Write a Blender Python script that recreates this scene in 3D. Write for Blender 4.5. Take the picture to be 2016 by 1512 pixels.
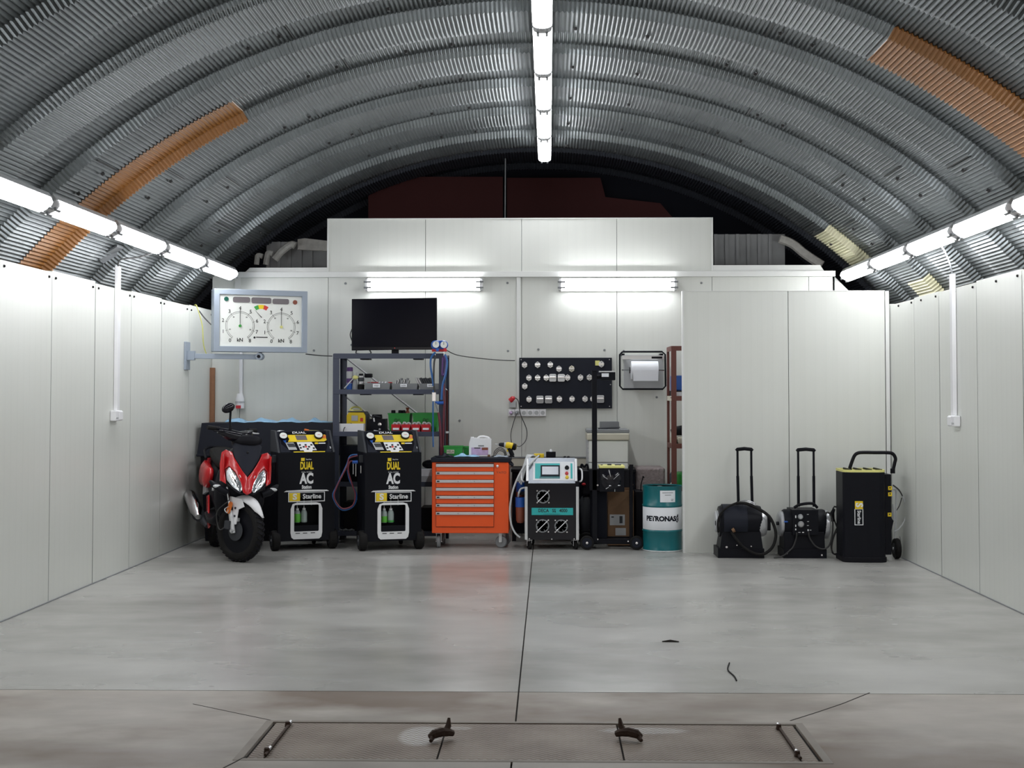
import bpy, bmesh, math, random
from mathutils import Vector, Matrix, Euler
random.seed(7)
PI = math.pi
R = math.radians
for o in list(bpy.data.objects):
    bpy.data.objects.remove(o, do_unlink=True)
scn = bpy.context.scene
col = scn.collection

# ------------------------------------------------------------ camera, world, exposure
F = 2600.0; CX0 = 1008; CY0 = 756; CAMZ = 1.48
YAW, PITCH = 0.022, 0.035
SX, SY = -14.8/2016, -71.0/2016
cam_d = bpy.data.cameras.new('camera'); cam = bpy.data.objects.new('camera', cam_d); col.objects.link(cam)
cam_d.sensor_width = 36.0; cam_d.lens = F/2016*36.0
cam_d.shift_x = SX; cam_d.shift_y = SY; cam_d.clip_start = 0.05; cam_d.clip_end = 100
cam.location = (0, 0, CAMZ); cam.rotation_euler = (PI/2+PITCH, 0, YAW)
scn.camera = cam
scn.view_settings.view_transform = 'Standard'; scn.view_settings.look = 'None'
scn.view_settings.gamma = 1.0; scn.view_settings.use_curve_mapping = False
scn.view_settings.exposure = 1.5
world = bpy.data.worlds.new('world'); scn.world = world; world.use_nodes = True
bg = world.node_tree.nodes['Background']; bg.inputs[0].default_value = (0.85, 0.8, 0.75, 1); bg.inputs[1].default_value = 0.35
LAMP = 9.0            # emission strength of the tube lights

CR = Euler(cam.rotation_euler).to_matrix()
def at(x, y, Y):
    """world point seen at photo pixel x, y in the vertical plane at distance Y"""
    d = CR @ Vector(((x-CX0+SX*2016)/F, -(y-CY0-SY*2016)/F, -1.0))
    t = Y/d.y
    return Vector((d.x*t, Y, CAMZ+d.z*t))
def AX(x, Y): return at(x, 800, Y).x
def AZ(y, Y, x=1000): return at(x, y, Y).z

# ------------------------------------------------------------ materials
def nt(name):
    m = bpy.data.materials.new(name); m.use_nodes = True
    return m, m.node_tree, m.node_tree.nodes['Principled BSDF']
def mat(name, c, rough=0.5, metal=0.0, var=0.0, scale=6.0, bump=0.0, bscale=60.0, emit=0.0, coat=0.0, trans=0.0, alpha=1.0):
    m, t, p = nt(name)
    c4 = (c[0], c[1], c[2], 1)
    p.inputs['Base Color'].default_value = c4
    p.inputs['Roughness'].default_value = rough
    p.inputs['Metallic'].default_value = metal
    if coat: p.inputs['Coat Weight'].default_value = coat; p.inputs['Coat Roughness'].default_value = 0.08
    if trans: p.inputs['Transmission Weight'].default_value = trans
    if emit:
        p.inputs['Emission Color'].default_value = c4; p.inputs['Emission Strength'].default_value = emit
    tc = t.nodes.new('ShaderNodeTexCoord')
    n = t.nodes.new('ShaderNodeTexNoise'); n.inputs['Scale'].default_value = scale; n.inputs['Detail'].default_value = 4
    t.links.new(tc.outputs['Object'], n.inputs['Vector'])
    v = var if var else 0.05
    mx = t.nodes.new('ShaderNodeMix'); mx.data_type = 'RGBA'
    mx.inputs['A'].default_value = (c[0]*(1-v), c[1]*(1-v), c[2]*(1-v), 1)
    mx.inputs['B'].default_value = (min(1, c[0]*(1+v)), min(1, c[1]*(1+v)), min(1, c[2]*(1+v)), 1)
    t.links.new(n.outputs['Fac'], mx.inputs['Factor'])
    t.links.new(mx.outputs['Result'], p.inputs['Base Color'])
    if bump:
        n2 = t.nodes.new('ShaderNodeTexNoise'); n2.inputs['Scale'].default_value = bscale; n2.inputs['Detail'].default_value = 3
        t.links.new(tc.outputs['Object'], n2.inputs['Vector'])
        b = t.nodes.new('ShaderNodeBump'); b.inputs['Strength'].default_value = bump; b.inputs['Distance'].default_value = 0.01
        t.links.new(n2.outputs['Fac'], b.inputs['Height']); t.links.new(b.outputs['Normal'], p.inputs['Normal'])
    return m

def panel_mat(name, axis, c=(0.72, 0.735, 0.70), rough=0.34):
    """white coated sheet steel with fine rolled lines running up the panel"""
    m, t, p = nt(name)
    tc = t.nodes.new('ShaderNodeTexCoord'); sep = t.nodes.new('ShaderNodeSeparateXYZ')
    t.links.new(tc.outputs['Object'], sep.inputs[0])
    mul = t.nodes.new('ShaderNodeMath'); mul.operation = 'MULTIPLY'; mul.inputs[1].default_value = 1/0.1
    t.links.new(sep.outputs[axis], mul.inputs[0])
    fr = t.nodes.new('ShaderNodeMath'); fr.operation = 'FRACT'; t.links.new(mul.outputs[0], fr.inputs[0])
    ramp = t.nodes.new('ShaderNodeValToRGB'); t.links.new(fr.outputs[0], ramp.inputs[0])
    e = ramp.color_ramp.elements; e[0].position = 0; e[0].color = (0, 0, 0, 1); e[1].position = 0.06; e[1].color = (1, 1, 1, 1)
    e2 = ramp.color_ramp.elements.new(0.5); e2.color = (0.95, 0.95, 0.95, 1)
    e2 = ramp.color_ramp.elements.new(0.54); e2.color = (0.4, 0.4, 0.4, 1)
    e2 = ramp.color_ramp.elements.new(0.58); e2.color = (0.95, 0.95, 0.95, 1)
    e2 = ramp.color_ramp.elements.new(1.0); e2.color = (0.2, 0.2, 0.2, 1)
    n = t.nodes.new('ShaderNodeTexNoise'); n.inputs['Scale'].default_value = 1.6; n.inputs['Detail'].default_value = 5
    t.links.new(tc.outputs['Object'], n.inputs['Vector'])
    mx = t.nodes.new('ShaderNodeMix'); mx.data_type = 'RGBA'
    mx.inputs['A'].default_value = (c[0]*.92, c[1]*.92, c[2]*.90, 1); mx.inputs['B'].default_value = (*c, 1)
    t.links.new(n.outputs['Fac'], mx.inputs['Factor'])
    mul2 = t.nodes.new('ShaderNodeMix'); mul2.data_type = 'RGBA'; mul2.blend_type = 'MULTIPLY'; mul2.inputs['Factor'].default_value = 0.025
    t.links.new(mx.outputs['Result'], mul2.inputs['A']); t.links.new(ramp.outputs['Color'], mul2.inputs['B'])
    t.links.new(mul2.outputs['Result'], p.inputs['Base Color'])
    b = t.nodes.new('ShaderNodeBump'); b.inputs['Strength'].default_value = 0.2; b.inputs['Distance'].default_value = 0.001
    t.links.new(ramp.outputs['Color'], b.inputs['Height']); t.links.new(b.outputs['Normal'], p.inputs['Normal'])
    p.inputs['Roughness'].default_value = rough
    return m

def concrete(name, c1, c2, r0=0.16, r1=0.40, sc=0.9, stain=None):
    m, t, p = nt(name)
    tc = t.nodes.new('ShaderNodeTexCoord')
    mp = t.nodes.new('ShaderNodeMapping'); mp.inputs['Scale'].default_value = (0.8, 1.3, 1)
    t.links.new(tc.outputs['Object'], mp.inputs[0])
    n = t.nodes.new('ShaderNodeTexNoise'); n.inputs['Scale'].default_value = sc; n.inputs['Detail'].default_value = 4; n.inputs['Roughness'].default_value = 0.55
    n.inputs['Distortion'].default_value = 0.0
    t.links.new(mp.outputs[0], n.inputs['Vector'])
    rp = t.nodes.new('ShaderNodeValToRGB'); rp.color_ramp.elements[0].position = 0.25; rp.color_ramp.elements[1].position = 0.75
    rp.color_ramp.elements[0].color = (*c1, 1); rp.color_ramp.elements[1].color = (*c2, 1)
    t.links.new(n.outputs['Fac'], rp.inputs[0])
    last = rp.outputs['Color']
    n3 = t.nodes.new('ShaderNodeTexNoise'); n3.inputs['Scale'].default_value = 2.6; n3.inputs['Detail'].default_value = 3
    t.links.new(mp.outputs[0], n3.inputs['Vector'])
    mx = t.nodes.new('ShaderNodeMix'); mx.data_type = 'RGBA'; mx.blend_type = 'OVERLAY'; mx.inputs['Factor'].default_value = 0.3
    t.links.new(last, mx.inputs['A']); t.links.new(n3.outputs['Fac'], mx.inputs['B'])
    last = mx.outputs['Result']
    if stain:
        n4 = t.nodes.new('ShaderNodeTexNoise'); n4.inputs['Scale'].default_value = 0.8; n4.inputs['Detail'].default_value = 6
        t.links.new(mp.outputs[0], n4.inputs['Vector'])
        r4 = t.nodes.new('ShaderNodeValToRGB'); r4.color_ramp.elements[0].position = 0.47; r4.color_ramp.elements[1].position = 0.62
        r4.color_ramp.elements[0].color = (0, 0, 0, 1); r4.color_ramp.elements[1].color = (1, 1, 1, 1)
        t.links.new(n4.outputs['Fac'], r4.inputs[0])
        m2 = t.nodes.new('ShaderNodeMix'); m2.data_type = 'RGBA'
        t.links.new(r4.outputs['Color'], m2.inputs['Factor']); t.links.new(last, m2.inputs['A']); m2.inputs['B'].default_value = (*stain, 1)
        last = m2.outputs['Result']
    t.links.new(last, p.inputs['Base Color'])
    mr = t.nodes.new('ShaderNodeMapRange'); mr.inputs['To Min'].default_value = r0; mr.inputs['To Max'].default_value = r1
    mr.inputs['From Min'].default_value = 0.3; mr.inputs['From Max'].default_value = 0.7
    t.links.new(n.outputs['Fac'], mr.inputs['Value']); t.links.new(mr.outputs[0], p.inputs['Roughness'])
    return m

def checker_mat():
    """worn steel tread plate with rows of raised dashes and patches of white paint"""
    m, t, p = nt('tread plate')
    tc = t.nodes.new('ShaderNodeTexCoord')
    w = t.nodes.new('ShaderNodeTexWave'); w.wave_type = 'BANDS'; w.bands_direction = 'X'; w.inputs['Scale'].default_value = 11; w.inputs['Distortion'].default_value = 0
    w2 = t.nodes.new('ShaderNodeTexWave'); w2.wave_type = 'BANDS'; w2.bands_direction = 'Y'; w2.inputs['Scale'].default_value = 8; w2.inputs['Distortion'].default_value = 0
    sep = t.nodes.new('ShaderNodeSeparateXYZ'); t.links.new(tc.outputs['Object'], sep.inputs[0])
    s1 = t.nodes.new('ShaderNodeMath'); s1.operation = 'SINE'; m1 = t.nodes.new('ShaderNodeMath'); m1.operation = 'MULTIPLY'; m1.inputs[1].default_value = 2*PI/0.036
    t.links.new(sep.outputs[0], m1.inputs[0]); t.links.new(m1.outputs[0], s1.inputs[0])
    s1m = t.nodes.new('ShaderNodeMath'); s1m.operation = 'MULTIPLY_ADD'; s1m.inputs[1].default_value = 1.6
    m2 = t.nodes.new('ShaderNodeMath'); m2.operation = 'MULTIPLY'; m2.inputs[1].default_value = 2*PI/0.03
    t.links.new(sep.outputs[1], m2.inputs[0]); t.links.new(s1.outputs[0], s1m.inputs[0]); t.links.new(m2.outputs[0], s1m.inputs[2])
    s2 = t.nodes.new('ShaderNodeMath'); s2.operation = 'SINE'; t.links.new(s1m.outputs[0], s2.inputs[0])
    gt = t.nodes.new('ShaderNodeMapRange'); gt.inputs['From Min'].default_value = 0.35; gt.inputs['From Max'].default_value = 0.85
    t.links.new(s2.outputs[0], gt.inputs['Value'])
    n = t.nodes.new('ShaderNodeTexNoise'); n.inputs['Scale'].default_value = 3; n.inputs['Detail'].default_value = 6
    t.links.new(tc.outputs['Object'], n.inputs['Vector'])
    rp = t.nodes.new('ShaderNodeValToRGB'); rp.color_ramp.elements[0].position = 0.35; rp.color_ramp.elements[1].position = 0.7
    rp.color_ramp.elements[0].color = (0.155, 0.11, 0.08, 1); rp.color_ramp.elements[1].color = (0.30, 0.245, 0.195, 1)
    t.links.new(n.outputs['Fac'], rp.inputs[0])
    mx = t.nodes.new('ShaderNodeMix'); mx.data_type = 'RGBA'; mx.blend_type = 'MIX'
    mf = t.nodes.new('ShaderNodeMath'); mf.operation = 'MULTIPLY'; mf.inputs[1].default_value = 0.5; t.links.new(gt.outputs[0], mf.inputs[0])
    t.links.new(mf.outputs[0], mx.inputs['Factor']); t.links.new(rp.outputs['Color'], mx.inputs['A']); mx.inputs['B'].default_value = (0.5, 0.46, 0.42, 1)
    last = mx.outputs['Result']
    for (px_, py_, rx_, ry_, am) in ((882-52, 1442, .10, .17, .85), (1265, 1430, .20, .06, .6), (905, 1427, .06, .03, .5)):
        Yp = 1.48*F/(py_-776); Xp = (px_-1080)/F*Yp
        sb = t.nodes.new('ShaderNodeVectorMath'); sb.operation = 'SUBTRACT'; sb.inputs[1].default_value = (Xp, Yp, 0)
        t.links.new(tc.outputs['Object'], sb.inputs[0])
        dv = t.nodes.new('ShaderNodeVectorMath'); dv.operation = 'MULTIPLY'; dv.inputs[1].default_value = (1/rx_, 1/ry_, 0)
        t.links.new(sb.outputs[0], dv.inputs[0])
        ln = t.nodes.new('ShaderNodeVectorMath'); ln.operation = 'LENGTH'; t.links.new(dv.outputs[0], ln.inputs[0])
        mr = t.nodes.new('ShaderNodeMapRange'); mr.inputs['From Min'].default_value = 1.05; mr.inputs['From Max'].default_value = 0.8; mr.inputs['To Max'].default_value = am
        t.links.new(ln.outputs['Value'], mr.inputs['Value'])
        mm = t.nodes.new('ShaderNodeMath'); mm.operation = 'MULTIPLY'; mrg = t.nodes.new('ShaderNodeMath'); mrg.operation = 'MULTIPLY_ADD'; mrg.inputs[1].default_value = 0.8; mrg.inputs[2].default_value = 0.2
        t.links.new(gt.outputs[0], mrg.inputs[0]); t.links.new(mr.outputs[0], mm.inputs[0]); t.links.new(mrg.outputs[0], mm.inputs[1])
        m3 = t.nodes.new('ShaderNodeMix'); m3.data_type = 'RGBA'; t.links.new(mm.outputs[0], m3.inputs['Factor']); t.links.new(last, m3.inputs['A'])
        m3.inputs['B'].default_value = (0.85, 0.87, 0.88, 1); last = m3.outputs['Result']
    t.links.new(last, p.inputs['Base Color'])
    b = t.nodes.new('ShaderNodeBump'); b.inputs['Strength'].default_value = 0.8; b.inputs['Distance'].default_value = 0.004
    t.links.new(gt.outputs[0], b.inputs['Height']); t.links.new(b.outputs['Normal'], p.inputs['Normal'])
    p.inputs['Roughness'].default_value = 0.55; p.inputs['Metallic'].default_value = 0.15
    return m

def galv_mat(name, a, b_, metal=0.75, rough=0.42):
    m, t, p = nt(name)
    tc = t.nodes.new('ShaderNodeTexCoord')
    n = t.nodes.new('ShaderNodeTexNoise'); n.inputs['Scale'].default_value = 0.9; n.inputs['Detail'].default_value = 7; n.inputs['Roughness'].default_value = 0.7
    t.links.new(tc.outputs['Object'], n.inputs['Vector'])
    rp = t.nodes.new('ShaderNodeValToRGB'); rp.color_ramp.elements[0].position = 0.3; rp.color_ramp.elements[1].position = 0.7
    rp.color_ramp.elements[0].color = (*a, 1); rp.color_ramp.elements[1].color = (*b_, 1)
    t.links.new(n.outputs['Fac'], rp.inputs[0]); t.links.new(rp.outputs['Color'], p.inputs['Base Color'])
    p.inputs['Metallic'].default_value = metal; p.inputs['Roughness'].default_value = rough
    return m

M = {}
M['wallx'] = panel_mat('white coated panel back', 0)
M['wally'] = panel_mat('white coated panel side', 1)
M['white'] = mat('white trim', (0.74, 0.75, 0.73), 0.4)
M['whiteplastic'] = mat('white plastic', (0.82, 0.82, 0.84), 0.4)
M['concrete'] = concrete('polished grey concrete', (0.32, 0.314, 0.295), (0.43, 0.426, 0.408), 0.21, 0.33, 0.6)
M['concrete_front'] = concrete('worn brownish concrete', (0.25, 0.212, 0.175), (0.54, 0.51, 0.465), 0.4, 0.65, 1.5, (0.19, 0.14, 0.105))
M['pit'] = mat('dark joint', (0.035, 0.03, 0.027), 0.9)
M['tread'] = checker_mat()
M['pitframe'] = mat('cement frame around pit', (0.30, 0.27, 0.235), 0.7, 0, 0.3, 5)
M['rust'] = mat('rusty iron', (0.06, 0.035, 0.025), 0.7, 0.4, 0.4, 30, 0.4)
M['galv'] = galv_mat('galvanised steel sheet', (0.09, 0.10, 0.103), (0.185, 0.203, 0.208))
M['galvdark'] = galv_mat('steel sheet in shade colour', (0.02, 0.023, 0.032), (0.035, 0.04, 0.05), 0.2, 0.6)  # dark base colour stands in for the unlit vault behind the back wall
M['amber'] = mat('amber fibreglass sheet', (0.30, 0.125, 0.024), 0.5, 0, 0.3, 3)
M['cream'] = mat('cream fibreglass sheet', (0.62, 0.60, 0.42), 0.5, 0, 0.15, 3)
M['black'] = mat('black plastic', (0.009, 0.009, 0.012), 0.5)
M['blackm'] = mat('black powder coat', (0.008, 0.0085, 0.012), 0.42)
M['blackg'] = mat('glossy black', (0.008, 0.008, 0.012), 0.12)
M['charcoal'] = mat('charcoal plastic', (0.016, 0.018, 0.027), 0.5)
M['rubber'] = mat('rubber', (0.014, 0.0135, 0.0135), 0.75, 0, 0.2, 20, 0.3, 90)
M['shelf'] = mat('slate blue painted steel', (0.06, 0.068, 0.10), 0.45)
M['orange'] = mat('orange painted steel', (0.88, 0.10, 0.012), 0.4)
M['orange2'] = mat('orange plastic', (0.8, 0.2, 0.03), 0.4)
M['alu'] = mat('brushed aluminium', (0.72, 0.73, 0.74), 0.28, 0.9)
M['aluw'] = mat('pale aluminium', (0.66, 0.67, 0.68), 0.35, 0.35)
M['brushed'] = mat('dark brushed steel', (0.26, 0.28, 0.31), 0.35, 0.85)
M['chrome'] = mat('chrome', (0.8, 0.8, 0.82), 0.12, 1.0)
M['steel'] = mat('steel', (0.5, 0.5, 0.52), 0.3, 0.9)
M['greyblue'] = mat('grey blue painted frame', (0.32, 0.37, 0.44), 0.42)
M['grey'] = mat('grey plastic', (0.22, 0.23, 0.24), 0.5)
M['lgrey'] = mat('light grey plastic', (0.45, 0.46, 0.47), 0.45)
M['dgrey'] = mat('dark grey plastic', (0.045, 0.048, 0.055), 0.5)
M['red'] = mat('glossy red paint', (0.50, 0.006, 0.010), 0.22, coat=0.4)
M['redp'] = mat('red plastic', (0.55, 0.02, 0.03), 0.4)
M['yellow'] = mat('yellow plastic', (0.82, 0.58, 0.01), 0.4)
M['lyellow'] = mat('pale yellow plastic', (0.75, 0.72, 0.25), 0.5)
M['green'] = mat('green plastic', (0.02, 0.27, 0.04), 0.45)
M['teal'] = mat('teal paint', (0.005, 0.14, 0.16), 0.3)
M['tealb'] = mat('bright teal print', (0.03, 0.45, 0.45), 0.4)
M['paper'] = mat('white paper', (0.82, 0.84, 0.88), 0.7)
M['dial'] = mat('white dial face', (0.80, 0.82, 0.78), 0.35)
M['beige'] = mat('beige plastic', (0.60, 0.57, 0.47), 0.5)
M['cardboard'] = mat('brown cardboard', (0.21, 0.12, 0.065), 0.85, 0, 0.12, 8)
M['wood'] = mat('brown wood', (0.26, 0.12, 0.06), 0.6, 0, 0.25, 14)
M['maroon'] = mat('maroon hose rubber', (0.13, 0.02, 0.035), 0.4)
M['blueh'] = mat('blue hose rubber', (0.02, 0.11, 0.33), 0.35)
M['blue'] = mat('blue plastic', (0.02, 0.10, 0.42), 0.35)
M['ltblue'] = mat('light blue sheet', (0.28, 0.5, 0.72), 0.5)
M['purple'] = mat('dark purple plastic', (0.09, 0.03, 0.16), 0.4)
M['violet'] = mat('violet printed label', (0.55, 0.40, 0.62), 0.5, 0, 0.35, 30)
M['brownshelf'] = mat('brown painted steel', (0.13, 0.04, 0.03), 0.5)
M['darkred'] = mat('dark red board', (0.055, 0.014, 0.014), 0.7)
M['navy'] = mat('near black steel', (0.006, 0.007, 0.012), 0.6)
M['gable'] = mat('grey ribbed sheet', (0.28, 0.285, 0.29), 0.6, 0.1, 0.3, 4)
M['plaster'] = mat('crumbling foam and plaster', (0.5, 0.49, 0.46), 0.9, 0, 0.3, 20, 0.6, 40)
M['foil'] = mat('pinkish wrinkled foil', (0.30, 0.25, 0.25), 0.5, 0.2, 0.35, 30, 0.9, 40)
M['cable'] = mat('dark cable', (0.03, 0.03, 0.03), 0.5)
M['ycable'] = mat('yellow cable', (0.45, 0.45, 0.12), 0.5)
M['clear'] = mat('clear hose', (0.55, 0.57, 0.58), 0.25)
M['glassy'] = mat('headlight reflector', (0.6, 0.63, 0.66), 0.15, 0.85, 0.4, 25, 0.35, 18)
M['gfluid'] = mat('green fluid', (0.12, 0.5, 0.05), 0.3)
M['cfluid'] = mat('pale translucent plastic', (0.35, 0.42, 0.40), 0.3)
M['yellowb'] = mat('yellow print', (0.85, 0.62, 0.02), 0.5)
M['whitep'] = mat('white print', (0.80, 0.81, 0.82), 0.5)
M['blackp'] = mat('black print', (0.02, 0.02, 0.02), 0.6)
M['redpr'] = mat('red print', (0.65, 0.05, 0.04), 0.5)
M['greenpr'] = mat('green print', (0.05, 0.35, 0.06), 0.5)
M['dgreen'] = mat('dark green lens', (0.01, 0.10, 0.07), 0.3)
M['brownl'] = mat('brown red lens', (0.25, 0.07, 0.04), 0.3)
M['lcd'] = mat('grey display window', (0.17, 0.15, 0.16), 0.3)
M['screenlcd'] = mat('pale touch screen', (0.45, 0.48, 0.55), 0.2)
M['silver'] = mat('silver painted plastic', (0.50, 0.51, 0.53), 0.3, 0.5)
M['diffuser'] = mat('lit tube light diffuser', (0.96, 0.975, 1.0), 0.4, emit=LAMP)
M['tvglass'] = mat('tv panel', (0.003, 0.003, 0.007), 0.15)

for k_, v_ in (('black', .12), ('blackm', .12), ('charcoal', .15), ('rubber', .15), ('navy', .1), ('shelf', .3), ('dgrey', .25), ('tvglass', .15), ('blackg', .35), ('galvdark', .2), ('darkred', .2)):
    M[k_].node_tree.nodes['Principled BSDF'].inputs['Specular IOR Level'].default_value = v_
# ------------------------------------------------------------ mesh builder
class MB:
    def __init__(s): s.v = []; s.f = []; s.m = None
    def add(s, vs, fs, mtx=None):
        b = len(s.v)
        if mtx is not None: vs = [mtx @ Vector(v) for v in vs]
        s.v += [tuple(v) for v in vs]; s.f += [tuple(b+i for i in f) for f in fs]
        return s
    def box(s, x0, x1, y0, y1, z0, z1, mtx=None):
        vs = [(x, y, z) for z in (z0, z1) for y in (y0, y1) for x in (x0, x1)]
        return s.add(vs, [(0, 2, 3, 1), (4, 5, 7, 6), (0, 1, 5, 4), (2, 6, 7, 3), (0, 4, 6, 2), (1, 3, 7, 5)], mtx)
    def taper(s, b, t, z0, z1, mtx=None):
        """b, t = (x0,x1,y0,y1) at z0 and z1"""
        vs = [(x, y, z0) for y in b[2:] for x in b[:2]] + [(x, y, z1) for y in t[2:] for x in t[:2]]
        return s.add(vs, [(0, 2, 3, 1), (4, 5, 7, 6), (0, 1, 5, 4), (2, 6, 7, 3), (0, 4, 6, 2), (1, 3, 7, 5)], mtx)
    def cyl(s, p0, p1, r0, r1=None, n=16, mtx=None):
        r1 = r0 if r1 is None else r1
        return s.tubes([p0, p1], [r0, r1], n, mtx)
    def tubes(s, pts, rads, n=8, mtx=None):
        pts = [Vector(p) for p in pts]
        if not isinstance(rads, (list, tuple)): rads = [rads]*len(pts)
        vs = []; fs = []
        up = None
        for i, p in enumerate(pts):
            d = (pts[min(i+1, len(pts)-1)]-pts[max(i-1, 0)]).normalized()
            if up is None:
                up = Vector((0, 0, 1)) if abs(d.z) < 0.9 else Vector((1, 0, 0))
            a = d.cross(up)
            if a.length < 1e-5: a = d.cross(Vector((0, 1, 0)))
            a.normalize(); b = a.cross(d).normalized(); up = b
            for k in range(n):
                t = 2*PI*k/n
                vs.append(p+(a*math.cos(t)+b*math.sin(t))*rads[i])
        for i in range(len(pts)-1):
            for k in range(n):
                k2 = (k+1) % n
                fs.append((i*n+k, i*n+k2, (i+1)*n+k2, (i+1)*n+k))
        fs.append(tuple(range(n))); fs.append(tuple(reversed(range((len(pts)-1)*n, len(pts)*n))))
        return s.add(vs, fs, mtx)
    def curve(s, pts, r, n=8, sub=8, mtx=None, closed=False):
        return s.tubes(smooth_path(pts, sub), r, n, mtx)
    def lathe(s, prof, c=(0, 0, 0), axis='z', n=24, mtx=None):
        vs = []; fs = []
        for (r, h) in prof:
            for k in range(n):
                t = 2*PI*k/n; a, b = r*math.cos(t), r*math.sin(t)
                v = {'z': (a, b, h), 'y': (a, h, b), 'x': (h, a, b)}[axis]
                vs.append((v[0]+c[0], v[1]+c[1], v[2]+c[2]))
        m = len(prof)
        for i in range(m-1):
            for k in range(n):
                k2 = (k+1) % n
                fs.append((i*n+k, i*n+k2, (i+1)*n+k2, (i+1)*n+k))
        if prof[0][0] > 1e-6: fs.append(tuple(reversed(range(n))))
        if prof[-1][0] > 1e-6: fs.append(tuple(range((m-1)*n, m*n)))
        return s.add(vs, fs, mtx)
    def ell(s, c, r, n=16, m=10, mtx=None):
        vs = []; fs = []
        for i in range(m+1):
            ph = PI*i/m
            for k in range(n):
                t = 2*PI*k/n
                vs.append((c[0]+r[0]*math.sin(ph)*math.cos(t), c[1]+r[1]*math.sin(ph)*math.sin(t), c[2]+r[2]*math.cos(ph)))
        for i in range(m):
            for k in range(n):
                k2 = (k+1) % n
                fs.append((i*n+k, (i+1)*n+k, (i+1)*n+k2, i*n+k2))
        return s.add(vs, fs, mtx)
    def prism(s, poly, a, b, axis='y', mtx=None):
        """poly of 2d points extruded between a and b along axis. axis y: (x,z); x: (y,z); z: (x,y)"""
        def mk(p, h): return {'y': (p[0], h, p[1]), 'x': (h, p[0], p[1]), 'z': (p[0], p[1], h)}[axis]
        n = len(poly)
        vs = [mk(p, a) for p in poly]+[mk(p, b) for p in poly]
        fs = [tuple(range(n)), tuple(reversed(range(n, 2*n)))]+[(i, n+i, n+(i+1) % n, (i+1) % n) for i in range(n)]
        return s.add(vs, fs, mtx)
    def ring(s, outer, inner, a, b, axis='y', mtx=None):
        """frame between two outlines with the same number of points"""
        def mk(p, h): return {'y': (p[0], h, p[1]), 'x': (h, p[0], p[1]), 'z': (p[0], p[1], h)}[axis]
        n = len(outer)
        vs = [mk(p, a) for p in outer]+[mk(p, a) for p in inner]+[mk(p, b) for p in outer]+[mk(p, b) for p in inner]
        fs = []
        for i in range(n):
            j = (i+1) % n
            fs += [(i, j, n+j, n+i), (2*n+i, 3*n+i, 3*n+j, 2*n+j), (i, 2*n+i, 2*n+j, j), (n+i, n+j, 3*n+j, 3*n+i)]
        return s.add(vs, fs, mtx)

def smooth_path(pts, sub=8):
    P = [Vector(p) for p in pts]
    if len(P) < 3: return P
    out = []
    for i in range(len(P)-1):
        p0 = P[max(i-1, 0)]; p1 = P[i]; p2 = P[i+1]; p3 = P[min(i+2, len(P)-1)]
        for k in range(sub):
            t = k/sub
            out.append(0.5*((2*p1)+(-p0+p2)*t+(2*p0-5*p1+4*p2-p3)*t*t+(-p0+3*p1-3*p2+p3)*t**3))
    out.append(P[-1])
    return out
def rrect(x0, x1, z0, z1, r, n=5):
    pts = []
    for (cx, cz, a0) in ((x1-r, z1-r, 0), (x0+r, z1-r, 90), (x0+r, z0+r, 180), (x1-r, z0+r, 270)):
        for k in range(n+1):
            a = R(a0+90*k/n); pts.append((cx+r*math.cos(a), cz+r*math.sin(a)))
    return pts
def circ(cx, cz, r, n=24): return [(cx+r*math.cos(2*PI*k/n), cz+r*math.sin(2*PI*k/n)) for k in range(n)]

# ------------------------------------------------------------ things and parts
ORG = {}
def thing(name, label, cat, loc, rot=None, group=None):
    o = bpy.data.objects.new(name, None); col.objects.link(o); o.empty_display_size = 0.1
    o.location = loc
    if rot is not None:
        o.rotation_euler = rot if isinstance(rot, (tuple, list)) else (0, 0, rot)
        ORG[o.name] = Vector((0, 0, 0))
    else: ORG[o.name] = Vector(loc)
    o['label'] = label; o['category'] = cat
    if group: o['group'] = group
    return o
def finish(name, vs, fs, m, bevel, smooth, seg=2):
    me = bpy.data.meshes.new(name); me.from_pydata([tuple(v) for v in vs], [], fs)
    bm = bmesh.new(); bm.from_mesh(me); bmesh.ops.recalc_face_normals(bm, faces=bm.faces); bm.to_mesh(me); bm.free()
    me.materials.append(m)
    o = bpy.data.objects.new(name, me); col.objects.link(o)
    if smooth:
        for p in me.polygons: p.use_smooth = True
        if smooth is True:
            md = o.modifiers.new('split', 'EDGE_SPLIT'); md.split_angle = R(38)
    if bevel:
        b = o.modifiers.new('bevel', 'BEVEL'); b.width = bevel; b.segments = seg; b.limit_method = 'ANGLE'; b.angle_limit = R(35)
    return o
def part(name, parent, mb, m, bevel=0, smooth=False, label=None):
    root = parent
    while root.parent: root = root.parent
    off = ORG.get(root.name, Vector((0, 0, 0)))
    o = finish(name, [Vector(v)-off for v in mb.v], mb.f, M[m] if isinstance(m, str) else m, bevel, smooth)
    o.parent = parent
    if label: o['label'] = label
    return o
def solo(name, label, cat, mb, m, bevel=0, smooth=False, group=None):
    """a thing of one mesh, given in world coordinates; origin at the middle of its base"""
    xs = [v[0] for v in mb.v]; ys = [v[1] for v in mb.v]; zs = [v[2] for v in mb.v]
    c = Vector(((min(xs)+max(xs))/2, (min(ys)+max(ys))/2, min(zs)))
    o = finish(name, [Vector(v)-c for v in mb.v], mb.f, M[m] if isinstance(m, str) else m, bevel, smooth)
    o.location = c; ORG[o.name] = c
    o['label'] = label; o['category'] = cat
    if group: o['group'] = group
    return o
def struct(name, mb, m, bevel=0, smooth=False, label=None):
    o = finish(name, mb.v, mb.f, M[m], bevel, smooth); o['kind'] = 'structure'; ORG[o.name] = Vector((0, 0, 0))
    if label: o['label'] = label
    return o
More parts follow.
